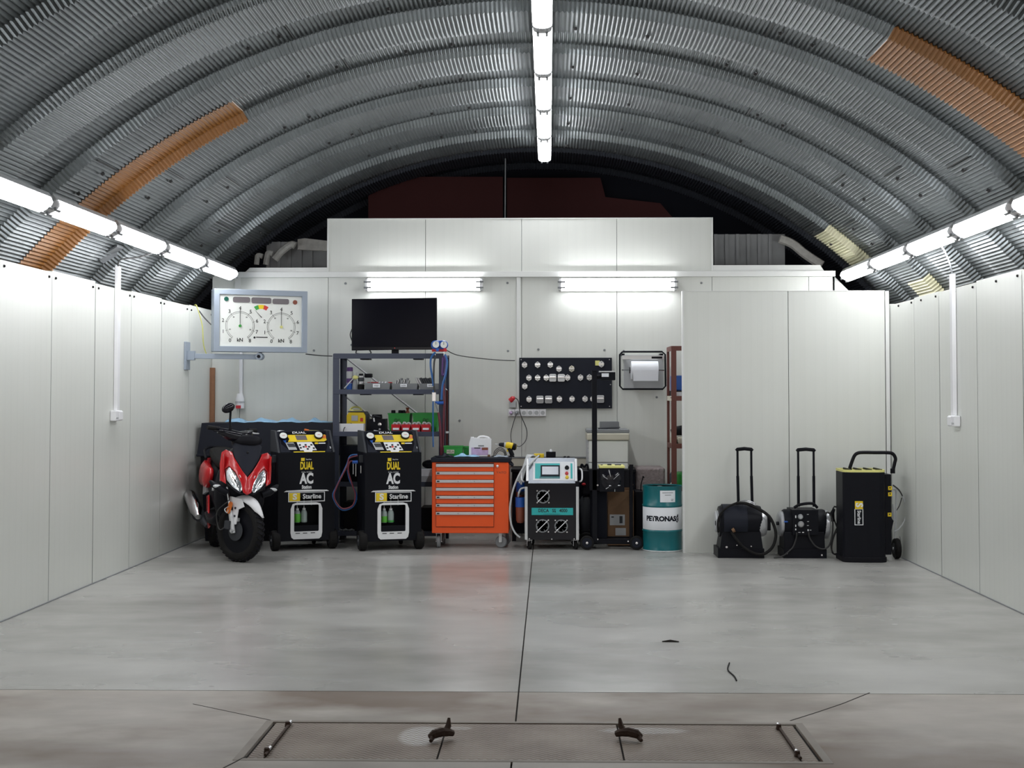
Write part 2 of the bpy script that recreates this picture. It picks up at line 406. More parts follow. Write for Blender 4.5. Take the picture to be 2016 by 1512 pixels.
def text(name, parent, s, size, m, loc, rot=(PI/2, 0, 0), sx=1.0, bold=0.0, align='CENTER', depth=0.0008, space=1.0):
    """raised lettering; loc = middle of the word, in the space of the builder"""
    cu = bpy.data.curves.new(name, 'FONT'); cu.body = s; cu.size = size; cu.align_x = align; cu.align_y = 'CENTER'
    cu.extrude = depth; cu.offset = bold; cu.resolution_u = 3; cu.space_character = space
    tmp = bpy.data.objects.new('tmp', cu); col.objects.link(tmp)
    dg = bpy.context.evaluated_depsgraph_get()
    me = bpy.data.meshes.new_from_object(tmp.evaluated_get(dg)); bpy.data.objects.remove(tmp, do_unlink=True)
    root = parent
    while root.parent: root = root.parent
    off = ORG.get(root.name, Vector((0, 0, 0)))
    mt = Matrix.Translation(Vector(loc)-off) @ Euler(rot).to_matrix().to_4x4() @ Matrix.Diagonal((sx, 1, 1, 1))
    me.transform(mt); me.materials.clear(); me.materials.append(M[m])
    o = bpy.data.objects.new(name, me); col.objects.link(o); o.parent = parent
    return o
def copy_tree(o, parent=None):
    c = o.copy(); col.objects.link(c)
    if parent is not None: c.parent = parent
    for ch in list(o.children): copy_tree(ch, c)
    return c

# ============================================================ SETTING
XL, XR, YB = -3.565, 3.195, 13.9          # side walls, back wall
YJ = 6.62
PX0, PX1, PY0, PY1 = -1.245, 1.105, 5.40, 5.995
fb = MB(); g = 0.004
fb.box(-6, -0.15-g, YJ+g, 16, -0.1, 0); fb.box(-0.15+g, 6, YJ+g, 16, -0.1, 0)
struct('floor', fb, 'concrete')
ff = MB()
ff.box(-6, PX0, -3, YJ-g, -0.1, 0); ff.box(PX1, 6, -3, YJ-g, -0.1, 0)
ff.box(PX0, -0.15-g, PY1, YJ-g, -0.1, 0); ff.box(-0.15+g, PX1, PY1, YJ-g, -0.1, 0)
ff.box(PX0, -0.15-g, -3, PY0, -0.1, 0); ff.box(-0.15+g, PX1, -3, PY0, -0.1, 0)
fo = struct('floor_front', ff, 'concrete_front')
part('joint_filler', fo, MB().box(-6, 6, -3, 16, -0.13, -0.012), 'pit')
def crack(pts, w=0.006):
    mb = MB()
    for (a, b) in zip(pts[:-1], pts[1:]):
        a = Vector((*a, 0)); b = Vector((*b, 0)); n = (b-a).cross(Vector((0, 0, 1))).normalized()*w/2
        mb.add([a+n, a-n, b-n, b+n, a+n+Vector((0, 0, .0012)), a-n+Vector((0, 0, .0012)), b-n+Vector((0, 0, .0012)), b+n+Vector((0, 0, .0012))],
               [(0, 1, 2, 3), (7, 6, 5, 4), (0, 4, 5, 1), (1, 5, 6, 2), (2, 6, 7, 3), (3, 7, 4, 0)])
    return mb
def fl(x, y):
    Y = CAMZ*F/(y-776)
    for _ in range(6):
        z = AZ(y, Y, x); Y *= 1-0.0+z/CAMZ if False else (CAMZ/(CAMZ-z))
    p = at(x, y, Y); return (p.x, p.y)
part('crack', fo, crack([fl(1556, 1419), fl(1610, 1402), fl(1660, 1385), fl(1712, 1364)], .006), 'pit')
part('crack', fo, crack([fl(533, 1418), fl(470, 1405), fl(380, 1386)], .004), 'pit')
part('crack', fo, crack([fl(485, 1489), fl(440, 1512)], .006), 'pit')

# side walls made of upright panels with narrow seams
def side_wall(name, x, sgn, seams, ztop, zvar):
    mb = MB()
    for i, (a, b) in enumerate(zip(seams[:-1], seams[1:])):
        zt = ztop+zvar[i % len(zvar)]
        off = (0.0, 0.001, -0.0005, 0.0008)[i % 4]*sgn
        x0, x1 = sorted((x+off, x+sgn*0.10))
        mb.box(x0, x1, a+0.006, b-0.006, 0, zt)
    o = struct(name, mb, 'wally')
    x0, x1 = sorted((x+sgn*0.003, x+sgn*0.09))
    part('seam_backing', o, MB().box(x0, x1, seams[0], seams[-1], 0, ztop-0.03), 'dgrey')
    return o
lseams = [3.565*F/(1080-x) for x in (93, 180, 252, 313, 368)]
st = (lseams[-1]-lseams[0])/4
seamsL = sorted([lseams[0]-k*st for k in range(13, 0, -1)]+lseams+[lseams[-1]+st, 13.98])
wl = side_wall('wall_left', XL, -1, seamsL, 2.355, (0.0, 0.012, -0.004, 0.008))
rseams = [8.97-k*.95 for k in range(12, 0, -1)]+[8.97, 9.92, 10.87, 11.6, 12.42]
wr = side_wall('wall_right', XR, 1, rseams+[13.95], 2.315, (0.01, 0.0, 0.006, -0.004))
def rivets(parent, x, sgn, ys, zt):
    for i, y in enumerate(ys):
        part('screw_head', parent, MB().cyl((x, y, zt), (x-sgn*0.010, y, zt), 0.010, 0.008, 8), 'rubber')
rivets(wl, XL, -1, [y+d for y in seamsL[12:18] for d in (0.06, 0.84)], 2.318)
rivets(wr, XR, 1, [y+d for y in rseams[11:16] for d in (0.07, 0.5)], 2.285)

# back wall
xs = [AX(p, YB) for p in (645, 837, 1027, 1215, 1403)]
step = (xs[-1]-xs[0])/4
bseams = [XL, xs[0]-step+0.08]+xs+[xs[-1]+step, xs[-1]+step*1.25]
ztopL, ztopR = AZ(526, YB), AZ(523, YB)
zbeam0, zbeam1 = AZ(546, YB), AZ(535, YB)
ztopC = AZ(430.5, YB)
mb = MB()
for a, b in zip(bseams[:-1], bseams[1:]):
    mid = (a+b)/2
    zt = ztopC if xs[0]-0.01 < mid < xs[-1]+0.01 else zbeam1-0.01
    mb.box(a+0.0025, b-0.0025, YB, YB+0.08, 0, zt)
wb = struct('wall_back', mb, 'wallx')
part('seam_backing', wb, MB().box(XL, bseams[-1], YB+0.012, YB+0.07, 0, zbeam1-0.05).box(xs[0]+.01, xs[-1]-.01, YB+0.012, YB+0.07, 2, ztopC-.02), 'grey')
mb = MB().box(xs[0], xs[-1], YB-0.012, YB+0.092, ztopC-0.004, ztopC+0.006)
mb.box(xs[0]-0.012, xs[0]+.006, YB-0.012, YB+0.09, zbeam1, ztopC+.006); mb.box(xs[-1]-.006, xs[-1]+0.012, YB-0.012, YB+0.09, zbeam1, ztopC+.006)
struct('trim_1', mb, 'white')
struct('trim_2', MB().box(AX(452, YB), AX(1645, YB), YB-0.05, YB-0.003, zbeam0, zbeam1), 'white', 0.003)
mb = MB(); mb.prism([(AX(478, YB), zbeam1-0.01), (xs[0]-0.014, zbeam1-0.01), (xs[0]-0.014, ztopL), (AX(490, YB), ztopL)], YB, YB+.3)
struct('trim_3', mb, 'white')
mb = MB(); mb.prism([(xs[-1]+0.014, zbeam1-0.01), (AX(1626, YB), zbeam1-0.01), (AX(1617, YB), ztopR), (xs[-1]+.014, ztopR)], YB, YB+.3)
struct('trim_4', mb, 'white')
# vertical corner post at the left and short return at the right
struct('trim_5', MB().box(AX(462, YB), AX(473, YB), YB-0.03, YB-0.002, 1.9, zbeam0), 'white')
# vertical cable duct on the back wall
struct('trim_6', MB().box(AX(1017, YB), AX(1024.5, YB), YB-0.035, YB-0.001, AZ(806, YB), zbeam0), 'white', 0.003)

for (x_, y_) in ((680, 558), (692, 679), (618, 690), (999, 557), (1000, 691), (1060, 688), (1190, 689), (1228, 691), (1381, 557), (700, 757), (1293, 782), (905, 828)):
    p_ = at(x_, y_, YB)
    part('screw_head', wb, MB().cyl((p_.x, YB, p_.z), (p_.x, YB-.008, p_.z), .013, .010, 8), 'grey')
for k_, (xa_, xb_) in enumerate(((XL, XL+.012), (XR-.008, XR))):
    part('sealant_line', (wl, wr)[k_], MB().box(xa_, xb_, -2, 13.9 if k_ == 0 else 12.4, 0.0005, .006), ('grey', 'grey')[k_])
# steel angle around the pit covers
fr_ = MB()
fr_.ring([(PX0-.035, PY0-.03), (PX1+.035, PY0-.03), (PX1+.035, PY1+.03), (PX0-.035, PY1+.03)], [(PX0-.001, PY0-.001), (PX1+.001, PY0-.001), (PX1+.001, PY1+.001), (PX0-.001, PY1+.001)], -.01, .0012, 'z')
struct('trim_9', fr_, 'pitframe')

# partition of two wide panels at the right
YP = 12.42
p0, p1, p2 = AX(1345, YP), AX(1553, YP), XR-0.005
zp = AZ(573.5, YP, 1500)
mb = MB().box(p0, p1-0.003, YP, YP+0.06, 0.0, zp).box(p1+0.003, p2-0.045, YP, YP+0.06, 0.0, zp)
wp = struct('wall_partition', mb, 'wallx')
part('seam_backing', wp, MB().box(p0+.01, p2-.05, YP+.012, YP+.05, 0, zp-.01), 'grey')
struct('trim_7', MB().box(p0-0.006, p0+0.012, YP-0.006, YP+0.066, 0, zp+.003).box(p0, p2-.04, YP-0.005, YP+0.065, zp, zp+0.006), 'white')
struct('trim_8', MB().box(p2-0.038, p2-0.004, YP-0.01, YP+0.06, 0.0, zp), 'white')
# light triangle return behind the partition
mb = MB(); mb.prism([(AX(1645, YB), 0), (XR, 0), (XR, AZ(590, YB)), (AX(1690, YB), AZ(590, YB)), (AX(1646, YB), zbeam0)], YB+0.01, YB+0.05)
struct('wall_corner', mb, 'white')

# ------------------------------------------------------------ vaulted ceiling
ACX, ACZ, AR = -0.13, 4.09-4.92, 4.92
def archpt(a, Y, dr): return (ACX+(AR+dr)*math.sin(a), Y, ACZ+(AR+dr)*math.cos(a))
def band(Y):      # 0 low, 1 high; steps every 0.55
    k = math.floor((Y-8.9)/0.55); return k
SPAN = 0.92
PER = 0.031
def arch(Y0, Y1, a0, a1, base=0.0, amp=0.0075, spp=4):
    """corrugated sheet between two distances; the sheet steps up and down every 0.55 m"""
    mb = MB()
    stops = []
    k0 = math.floor((Y0-8.9)/0.55)-1
    y = 8.9+0.55*k0
    while y < Y1+0.6:
        k = round((y-8.9)/0.55)
        hi_next = 0.0 if k % 2 == 0 else 0.065
        hi_prev = 0.065 if k % 2 == 0 else 0.0
        stops += [(y-0.022, hi_prev), (y+0.022, hi_next)]
        y += 0.55
    prof = []
    def hgt(Y):
        for (p, q) in zip(stops[:-1], stops[1:]):
            if p[0] <= Y <= q[0]:
                t = (Y-p[0])/(q[0]-p[0]); return p[1]+(q[1]-p[1])*t
        return 0
    prof.append((Y0, hgt(Y0)))
    for s_ in stops:
        if Y0+1e-4 < s_[0] < Y1-1e-4: prof.append(s_)
    prof.append((Y1, hgt(Y1)))
    n = max(2, int((a1-a0)*AR/PER*spp))
    da = (a1-a0)/n
    m = len(prof)
    for i in range(n+1):
        a = a0+da*i
        c = math.sin(a*AR/PER*2*PI)*amp
        for (Y, h) in prof: mb.v.append(archpt(a, Y, base+h+c))
    for i in range(n):
        for j in range(m-1):
            mb.f.append((i*m+j, (i+1)*m+j, (i+1)*m+j+1, i*m+j+1))
    return mb
def hit(x, y):
    """where the photo ray meets the vault: (angle, distance)"""
    d = CR @ Vector(((x-CX0+SX*2016)/F, -(y-CY0-SY*2016)/F, -1.0))
    o = Vector((0, 0, CAMZ))
    A = d.x**2+d.z**2; ox = o.x-ACX; oz = o.z-ACZ
    B = 2*(ox*d.x+oz*d.z); C = ox*ox+oz*oz-(AR+.02)**2
    t = (-B+math.sqrt(B*B-4*A*C))/(2*A)
    p = o+d*t
    return math.atan2(p.x-ACX, p.z-ACZ), p.y
def bandof(Y):
    k = math.floor((Y-8.9)/0.55); return 8.9+0.55*k, 8.9+0.55*(k+1)
YA = 14.25
patches = [(-SPAN, -0.458, 9.45, 10.0, 'amber'), (0.452, SPAN, 7.80, 8.35, 'amber'), (0.634, 0.748, 13.3, 13.85, 'cream'), (0.815, 0.86, 12.2, 12.75, 'cream')]
# main sheet, band by band, leaving out the coloured sheets
cm = MB()
yy = 8.9-0.55*21
while yy < YA-0.01:
    y1 = min(yy+0.55, YA)
    cuts = sorted([(p[0], p[1]) for p in patches if abs(p[2]-yy) < 0.05])
    a = -SPAN
    for (c0, c1) in cuts+[(SPAN, SPAN)]:
        if c0 > a+0.01:
            b_ = arch(yy, y1, a, min(c0, SPAN)); cm.add(b_.v, b_.f)
        a = c1
    yy += 0.55
ce = struct('ceiling', cm, 'galv')
for (a0, a1, Y0, Y1, mt) in patches:
    lab = ('translucent amber corrugated roof sheet in the left side of the vault' if a0 < 0 else 'translucent amber corrugated roof sheet in the right side of the vault') if mt == 'amber' else \
        ('pale cream roof sheet low in the right side of the vault above the lights' if Y0 > 13 else 'small pale cream roof sheet below the right row of lights')
    o = finish('roof_sheet', arch(Y0-.04, Y1+.04, a0, a1, -0.006).v, arch(Y0-.04, Y1+.04, a0, a1, -0.006).f, M[mt], 0, False)
    o['label'] = lab; o['category'] = 'roof panel'
# rear vault and gable behind the back wall, shade put into their colour
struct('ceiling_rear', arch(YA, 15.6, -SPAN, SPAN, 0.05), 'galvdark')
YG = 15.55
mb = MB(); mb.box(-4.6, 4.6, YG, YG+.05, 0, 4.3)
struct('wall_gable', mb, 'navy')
# overlapping sheet ends and bolts
bolt0 = None
def bolt(a, Y):
    global bolt0
    k = math.floor((Y-8.9)/0.55); h = 0.0 if k % 2 == 0 else 0.065
    p = Vector(archpt(a, Y, h-0.004)); q = Vector(archpt(a, Y, h-0.02))
    if bolt0 is None:
        bolt0 = part('bolt', ce, MB().cyl((0, 0, 0), (0, 0, 0.02), 0.016, 0.011, 6), 'blackp'); b = bolt0
    else:
        b = bolt0.copy(); col.objects.link(b); b.parent = ce
    d = (q-p).normalized()
    b.location = p; b.rotation_euler = d.to_track_quat('Z', 'Y').to_euler()
for i in range(11):
    Yc = 8.9+0.55*(i-1)+0.275
    k = i-1
    for s in (-1, 1):
        base = (0.34 if k % 2 else 0.62)+0.05*math.sin(i*2.1)
        for da in (0, 0.045): bolt(s*(base+da), Yc+0.05)
    bolt(-0.12 if k % 2 else 0.065, Yc+0.1); bolt(-0.19 if k % 2 else 0.17, Yc+.1)
    # lap line
    for s in (-1, 1):
        a = s*((0.34 if k % 2 else 0.62)+0.05*math.sin(i*2.1)-0.015)
        h = 0.0 if k % 2 == 0 else 0.065
        p = [Vector(archpt(a, Yc-0.23, h-0.008)), Vector(archpt(a, Yc+0.23, h-0.008))]
        part('lap_seam', ce, MB().cyl(p[0], p[1], 0.005, None, 4), 'blackp')

# ------------------------------------------------------------ things stored above and behind the back wall
def board(name, label, x0, x1, y0, y1, Y, m, poly=None, th=.02, cat='board'):
    if poly is None: poly = [(x0, y1), (x1, y1), (x1, y0), (x0, y0)]
    pts = [(at(x, y, Y).x, at(x, y, Y).z) for (x, y) in poly]
    return solo(name, label, cat, MB().prism(pts, Y, Y+th), m)
board('rust_board', 'dark red painted sheet behind the top of the back wall, left of the hanging rod', 0, 0, 0, 0, 15.3, 'darkred', [(725, 470), (990, 470), (990, 348), (800, 348), (725, 385)])
board('rust_board', 'dark red painted sheet behind the top of the back wall, right of the hanging rod', 0, 0, 0, 0, 15.36, 'darkred', [(998, 470), (1360, 470), (1300, 400), (1192, 388), (1182, 350), (998, 350)])
def ribbed(x0, x1, y0, y1, Y):
    mb = MB(); a = at(x0, y1, Y); b = at(x1, y0, Y)
    mb.box(a.x, b.x, Y, Y+.01, a.z, b.z)
    n = int((b.x-a.x)/0.12)
    for i in range(n): mb.box(a.x+i*.12, a.x+i*.12+.035, Y-.02, Y, a.z, b.z)
    return mb
solo('ribbed_sheet', 'grey ribbed metal sheet behind the back wall, at the left end of its top', 'sheet', ribbed(525, 644, 476, 560, 14.6), 'gable')
solo('ribbed_sheet', 'grey ribbed metal sheet behind the back wall, at the right end of its top', 'sheet', ribbed(1406, 1545, 461, 560, 14.6), 'gable')
mb = MB(); pts = [(586, 471), (600, 469), (644, 474), (644, 494), (620, 493), (586, 491)]
mb.prism([(at(x, y, 14.5).x, at(x, y, 14.5).z) for x, y in pts], 14.5, 14.55)
solo('foam_slab', 'torn pale insulation slab lying behind the back wall top, left end', 'insulation', mb, 'plaster')
for (a, b, lab, r) in (((505, 521), (508, 503), 'short pale foam pipe end standing by the vault, left of the others', .028), ((523, 521), (528, 498), 'second short pale foam chunk by the vault above the left ledge', .03),
                    ((541, 511), (572, 482), 'long bent pale foam pipe slanting up behind the left ledge', .04)):
    A = at(*a, 14.3); B = at(*b, 14.3)
    solo('foam_pipe', lab, 'insulation', MB().curve([A, (A*.6+B*.4)+Vector((0, 0, .02)), B, B+Vector((.05, 0, -.01))], r, 8, 4), 'plaster', 0, True)
mb = MB(); A = at(1560, 475, 14.4); B = at(1620, 520, 14.4)
mb.curve([at(1535, 470, 14.5), at(1560, 480, 14.5), at(1585, 500, 14.45), at(1618, 522, 14.4)], .05, 8, 5)
solo('foam_pipe', 'ragged brown grey insulation strip along the vault, right end', 'insulation', mb, 'plaster', 0, True)
solo('hanging_rod', 'thin steel rod hanging from the vault behind the white top panels', 'rod', MB().cyl(at(995, 312, 14.6), at(994, 470, 14.6), .007, None, 6), 'grey')

# ------------------------------------------------------------ tube lights
def light_fixture(label, group, loc, rot, L=1.20):
    t = thing('tube_light', label, 'light', loc, rot, group)
    hw = 0.068
    hous = MB().prism([(-hw, 0.0), (-hw*0.9, 0.045), (hw*0.9, 0.045), (hw, 0.0)], -L/2, L/2, 'y')
    part('housing', t, hous, 'lgrey', 0.006)
    prof = [(-hw*.97, 0.0)]+[(-hw*.97*math.cos(PI*k/10), -0.012-0.043*math.sin(PI*k/10)**0.6) for k in range(0, 11)]+[(hw*.97, 0.0)]
    d = MB(); n = len(prof)
    secs = [(-L/2+.03, 1.0), (-L/2+.2, 1.0), (L/2-.2, 1.0), (L/2-.03, 1.0)]
    for (y, s) in secs:
        for (x, z) in prof: d.v.append((x*s, y, z*s))
    for i in range(3):
        for j in range(n-1): d.f.append((i*n+j, i*n+j+1, (i+1)*n+j+1, (i+1)*n+j))
        d.f.append((i*n+n-1, i*n, (i+1)*n, (i+1)*n+n-1))
    d.f.append(tuple(range(n))); d.f.append(tuple(range(3*n, 4*n)))
    part('diffuser', t, d, 'diffuser', 0, True)
    for q in (-1, 1):
        e = MB()
        for (y, s_) in ((q*(L/2-.0295), 1.0), (q*(L/2-.012), .93), (q*(L/2-.001), .70)):
            for (x, z) in prof: e.v.append((x*s_, y, z*s_))
        for i in range(2):
            for j in range(n-1): e.f.append((i*n+j, i*n+j+1, (i+1)*n+j+1, (i+1)*n+j))
            e.f.append((i*n+n-1, i*n, (i+1)*n, (i+1)*n+n-1))
        e.f.append(tuple(range(n))); e.f.append(tuple(range(2*n, 3*n)))
        part('end_cap', t, e, 'whiteplastic', 0, True)
    for s in (-1, 1):
        for q in (-1, 1):
            part('clip', t, MB().box(s*.03-.009, s*.03+.009, q*(L/2-.03)-.04, q*(L/2-.03)+.04, -0.066, -0.04), 'grey', .003)
            part('mounting_bracket', t, MB().box(-.02, .02, q*.38-.015, q*.38+.015, .045, .075), 'lgrey') if s == 1 else None
    return t
def row(n, Yfar, pitch, x, z, roll, gname, words, side):
    proto = None
    for i in range(n):
        Yc = Yfar-0.62-pitch*i
        o = None
        lab = 'lit twin tube light under the vault, %s from back in %s row' % (words[i], side)
        if proto is None:
            proto = light_fixture(lab, gname, (x, Yc, z), (0, roll, 0)); 
        else:
            o = copy_tree(proto); o['label'] = lab; o.location = (x+0.0*i, Yc, z)
W = ['first', 'second', 'third', 'fourth', 'fifth', 'sixth', 'seventh']
row(6, 13.85, 1.265, -0.04, 3.975, 0, 'tube lights of the centre row', W, 'centre')
row(6, 13.55, 1.27, -3.27, 2.72, R(-28), 'tube lights of the left row', W, 'left')
row(6, 13.85, 1.275, 3.11, 2.72, R(28), 'tube lights of the right row', W, 'right')  # last lamp of each row is out of view, added for its light
for (x0, x1, lab) in ((718, 951, 'lit tube light on the back wall above the television'), (1099, 1333, 'lit tube light on the back wall above the paper towel holder')):
    A = at((x0+x1)/2, 560, 13.8)
    t = light_fixture(lab, 'tube lights on the back wall', (A.x, 13.815, A.z), (R(80), 0, PI/2), 1.235)
    t.rotation_euler = Matrix(((0, 1, 0), (0, 0, 1), (1, 0, 0))).to_euler() if False else (Matrix.Rotation(R(-84), 4, 'X') @ Matrix.Rotation(PI/2, 4, 'Z')).to_euler()

# ------------------------------------------------------------ pit covers in the floor
sx_ = [PX0+.012, PX0+.085, -0.455, 0.305, PX1-.085, PX1-.012]
labs = ['narrow steel end strip of the pit cover, left end', 'worn steel tread plate over the pit, left of three', 'worn steel tread plate over the pit, middle of three', 'worn steel tread plate over the pit, right of three', 'narrow steel end strip of the pit cover, right end']
for i in range(5):
    w_ = sx_[i+1]-sx_[i]; cxp = (sx_[i]+sx_[i+1])/2
    o = finish('pit_cover', MB().box(sx_[i]+.004, sx_[i+1]-.004, PY0+.008, PY1-.008, -0.011, -0.002).v, MB().box(0, 1, 0, 1, 0, 1).f, M['tread'], 0.0008, False)
    o['label'] = labs[i]; o['category'] = 'floor plate'; o['group'] = 'pit cover plates'
for sgn, x, side in ((-1, PX0+.085, 'left'), (1, PX1-.085, 'right')):
    t = thing('hinge_rod', 'rusty steel rod with knob ends across the pit cover, %s end' % side, 'rod', (x, (PY0+PY1)/2, 0))
    part('rod', t, MB().cyl((x, PY0+.03, 0.006), (x, PY1-.03, 0.006), .006, None, 8), 'rust', 0, True)
    for y in (PY0+.08, PY1-.08):
        part('knob', t, MB().cyl((x-.004, y, 0.0), (x-.004, y, .022), .013, .010, 8), 'rust', 0, True)
        part('tip', t, MB().cyl((x, y+.012, 0.010), (x, y+.05, 0.010), .008, None, 8), 'steel', 0, True)
def hook(label, px_, py_, mir, rz):
    x, y = fl(px_, py_)
    t = thing('lifting_hook', label, 'lifting hook', (x, y, 0), rz)
    m_ = mir
    part('hook_body', t, MB().tubes([(-.05*m_, -.01, .016), (-.035*m_, -.02, .03), (0, -.015, .036), (.03*m_, 0, .03), (.055*m_, .01, .02)], [.014, .019, .02, .018, .013], 8), 'rust', 0, True)
    part('hook_prong', t, MB().tubes([(.02*m_, 0, .03), (.035*m_, .01, .055), (.04*m_, .02, .085)], [.016, .013, .006], 7), 'rust', 0, True)
    part('hook_foot', t, MB().tubes([(-.04*m_, -.02, .02), (-.055*m_, -.05, .01)], [.012, .008], 7), 'rust', 0, True)
hook('rusty iron lifting hook lying on the left seam of the pit cover', 868, 1456, 1, .3)
hook('rusty iron lifting hook lying on the right seam of the pit cover', 1238, 1456, -1, -.1)
mb = MB(); x, y = fl(1320, 1264); mb.tubes([(x-.05, y, .003), (x, y+.005, .006), (x+.05, y-.004, .003)], [.003, .008, .003], 6)
solo('wood_splinter', 'small dark splinter lying on the grey floor right of the centre joint', 'splinter', mb, 'pit')
mb = MB(); mb.curve([(*fl(1436, 1306), .003), (*fl(1433, 1320), .003), (*fl(1445, 1332), .003), (*fl(1450, 1341), .003)], .004, 5, 4)
solo('string_scrap', 'short curled scrap of string on the floor, right foreground', 'string', mb, 'rubber')

# ------------------------------------------------------------ ducts and boxes on the side walls
def duct(label, x_, sgn, pxm, ytop, ybot, blab, bx):
    Y = abs(x_)*F/abs(1080-pxm)
    z1 = AZ(ytop, Y, pxm); z0 = AZ(ybot, Y, pxm)
    a, b = sorted((x_-sgn*.002, x_-sgn*.035))
    solo('cable_duct', label, 'duct', MB().box(a, b, Y-.03, Y+.03, z0, z1), 'whiteplastic', .003)
    a, b = sorted((x_-sgn*.002, x_-sgn*.05))
    t = thing('socket_box', blab, 'socket', (a, Y, z0-.085))
    part('case', t, MB().box(a, b, Y-.11*1, Y+.06, z0-.085, z0-.001), 'whiteplastic', .006)
    part('lid', t, MB().box(min(b, b) if sgn < 0 else a-.008, b+.008 if sgn < 0 else a, Y-.045, Y+.05, z0-.077, z0-.01), 'whiteplastic', .003)
    for k in range(3):
        part('socket_hole', t, MB().cyl((b if sgn < 0 else a, Y-.095+.02*k, z0-.06), ((b+.003) if sgn < 0 else a-.003, Y-.095+.02*k, z0-.06), .008, None, 10), 'lgrey')
    return Y, z1
YLd, zLd = duct('white vertical cable duct on the left wall', XL, -1, 220, 525, 808, 'white socket box at the foot of the duct on the left wall', 0)
YRd, zRd = duct('white vertical cable duct on the right wall', XR, 1, 1876, 540, 818, 'white socket box at the foot of the duct on the right wall', 0)
solo('power_cable', 'thin cable from the left wall duct up to the tube lights', 'cable', MB().curve([(XL+.02, YLd, zLd-.01), (XL+.03, YLd+.03, zLd+.06), (-3.47, YLd+.3, 2.64), (-3.40, YLd+.5, 2.70)], .007, 6), 'cable', 0, True)
solo('power_cable', 'thin grey cable from the right wall duct up to the tube lights', 'cable', MB().curve([(XR-.02, YRd, zRd-.01), (XR-.03, YRd+.02, zRd+.08), (3.185, YRd+.25, 2.65), (3.19, YRd+.45, 2.72)], .007, 6), 'grey', 0, True)
# grey sagging sheet pieces hanging at the left vault
Y = 10.9
mb = MB(); mb.add([at(192, 508, Y), at(230, 486, Y), at(250, 492, Y+.3), at(218, 505, Y+.3), at(203, 519, Y)], [(0, 1, 2, 3, 4)])
mb.add([Vector(v)+Vector((0, .01, .02)) for v in mb.v[:5]], [(4, 3, 2, 1, 0)])
for i in range(5): mb.f.append((i, (i+1) % 5, 5+(i+1) % 5, 5+i))
solo('loose_flap', 'loose grey sheet flap hanging beside the left row of lights', 'flap', mb, 'grey')

# ------------------------------------------------------------ brake tester display on its wall arm
A = at(420, 692, 12.95); B = at(604, 696, 13.35)
dv = B-A; rz = math.atan2(dv.y, dv.x); Wd = math.hypot(dv.x, dv.y); H = AZ(568, 12.95, 420)-A.z
t = thing('display_board', 'large white two-dial gauge display in a grey blue frame, left upper wall', 'display', (A.x, A.y, A.z), rz)
fw = .055
part('case', t, MB().box(0.0, Wd, .012, .13, 0, H), 'greyblue', .008)
part('frame', t, MB().ring([(0, 0), (Wd, 0), (Wd, H), (0, H)], [(fw, fw), (Wd-fw, fw), (Wd-fw, H-fw), (fw, H-fw)], -.02, .012), 'greyblue', .004)
face = part('dial_face', t, MB().box(fw, Wd-fw, .003, .011, fw, H-fw), 'dial')
iw = Wd-2*fw; ih = H-2*fw
def FP(u, v): return (fw+iw*(u-185)/(1765-185), fw+ih*(1-(v-(215+(u-185)*.018))/(1165-215)))     # u,v in the zoomed crop
def ringp(c, r0, r1, a0, a1, n=40):
    out = [(c[0]+r1*math.cos(R(a0+(a1-a0)*k/n)), c[1]+r1*math.sin(R(a0+(a1-a0)*k/n))) for k in range(n+1)]
    inn = [(c[0]+r0*math.cos(R(a0+(a1-a0)*k/n)), c[1]+r0*math.sin(R(a0+(a1-a0)*k/n))) for k in range(n+1)]
    mb = MB(); m_ = n+1
    vs = [(p[0], .0025, p[1]) for p in out+inn]+[(p[0], .0015, p[1]) for p in out+inn]
    fs = []
    for k in range(n): fs += [(k, k+1, m_+k+1, m_+k), (2*m_+k, 3*m_+k, 3*m_+k+1, 2*m_+k+1)]
    return mb.add(vs, fs)
sc_ = iw/1580
for cu_, cv_, pm in ((578, 795, 'greenpr'), (1368, 815, 'lyellow')):
    c = FP(cu_, cv_)
    r = 272*sc_
    mb = ringp(c, r-.0015, r+.0015, -56, 236); b2 = ringp(c, r-.014, r-.012, -56, 236); mb.add(b2.v, b2.f)
    for k in range(9):
        a = R(236-292*k/8); ca, sa = math.cos(a), math.sin(a)
        n_ = (-sa, ca)
        q = [(c[0]+rr*ca+n_[0]*w, c[1]+rr*sa+n_[1]*w) for rr, w in ((r-.014, -.001), (r+.014, -.001), (r+.014, .001), (r-.014, .001))]
        mb.prism(q, .0010, .0024, 'y')
        text('numeral', face, str(k), .052, 'blackp', (c[0]+(r+.034)*ca, .001, c[1]+(r+.034)*sa))
    part('scale_ring', face, mb, 'blackp')
    text('lettering', face, 'kN', .05, 'blackp', (c[0], .001, c[1]-r*.98), bold=.0008)
    part('needle', t, MB().box(c[0]-.0018, c[0]+.0018, -.004, -.001, c[1], c[1]+r+.03), 'blackp')
    part('needle_hub', t, MB().cyl((c[0], .002, c[1]), (c[0], -.008, c[1]), .014, None, 12), pm)
    for k in range(1, 8, 2):
        a = R(236-292*k/8)
        text('numeral', face, str(k*10), .018, 'blackp', (c[0]+(r-.035)*math.cos(a), .001, c[1]+(r-.035)*math.sin(a)))
c = FP(980, 640); r = 230*sc_
for a0, a1, m_ in ((125, 104, 'greenpr'), (104, 77, 'yellowb'), (77, 55, 'redpr')):
    part('color_segment', face, ringp(c, r*.72, r*1.06, a0, a1, 8), m_)
part('needle', t, MB().tubes([(c[0]+.005, -.002, c[1]), (c[0]-.065, -.002, c[1]+.075)], [.004, .001], 6), 'blackp')
part('logo_print', face, MB().cyl((FP(855, 1010)[0], .0015, FP(855, 1010)[1]), (FP(855, 1010)[0], .0005, FP(855, 1010)[1]), .011, None, 12), 'blackp')
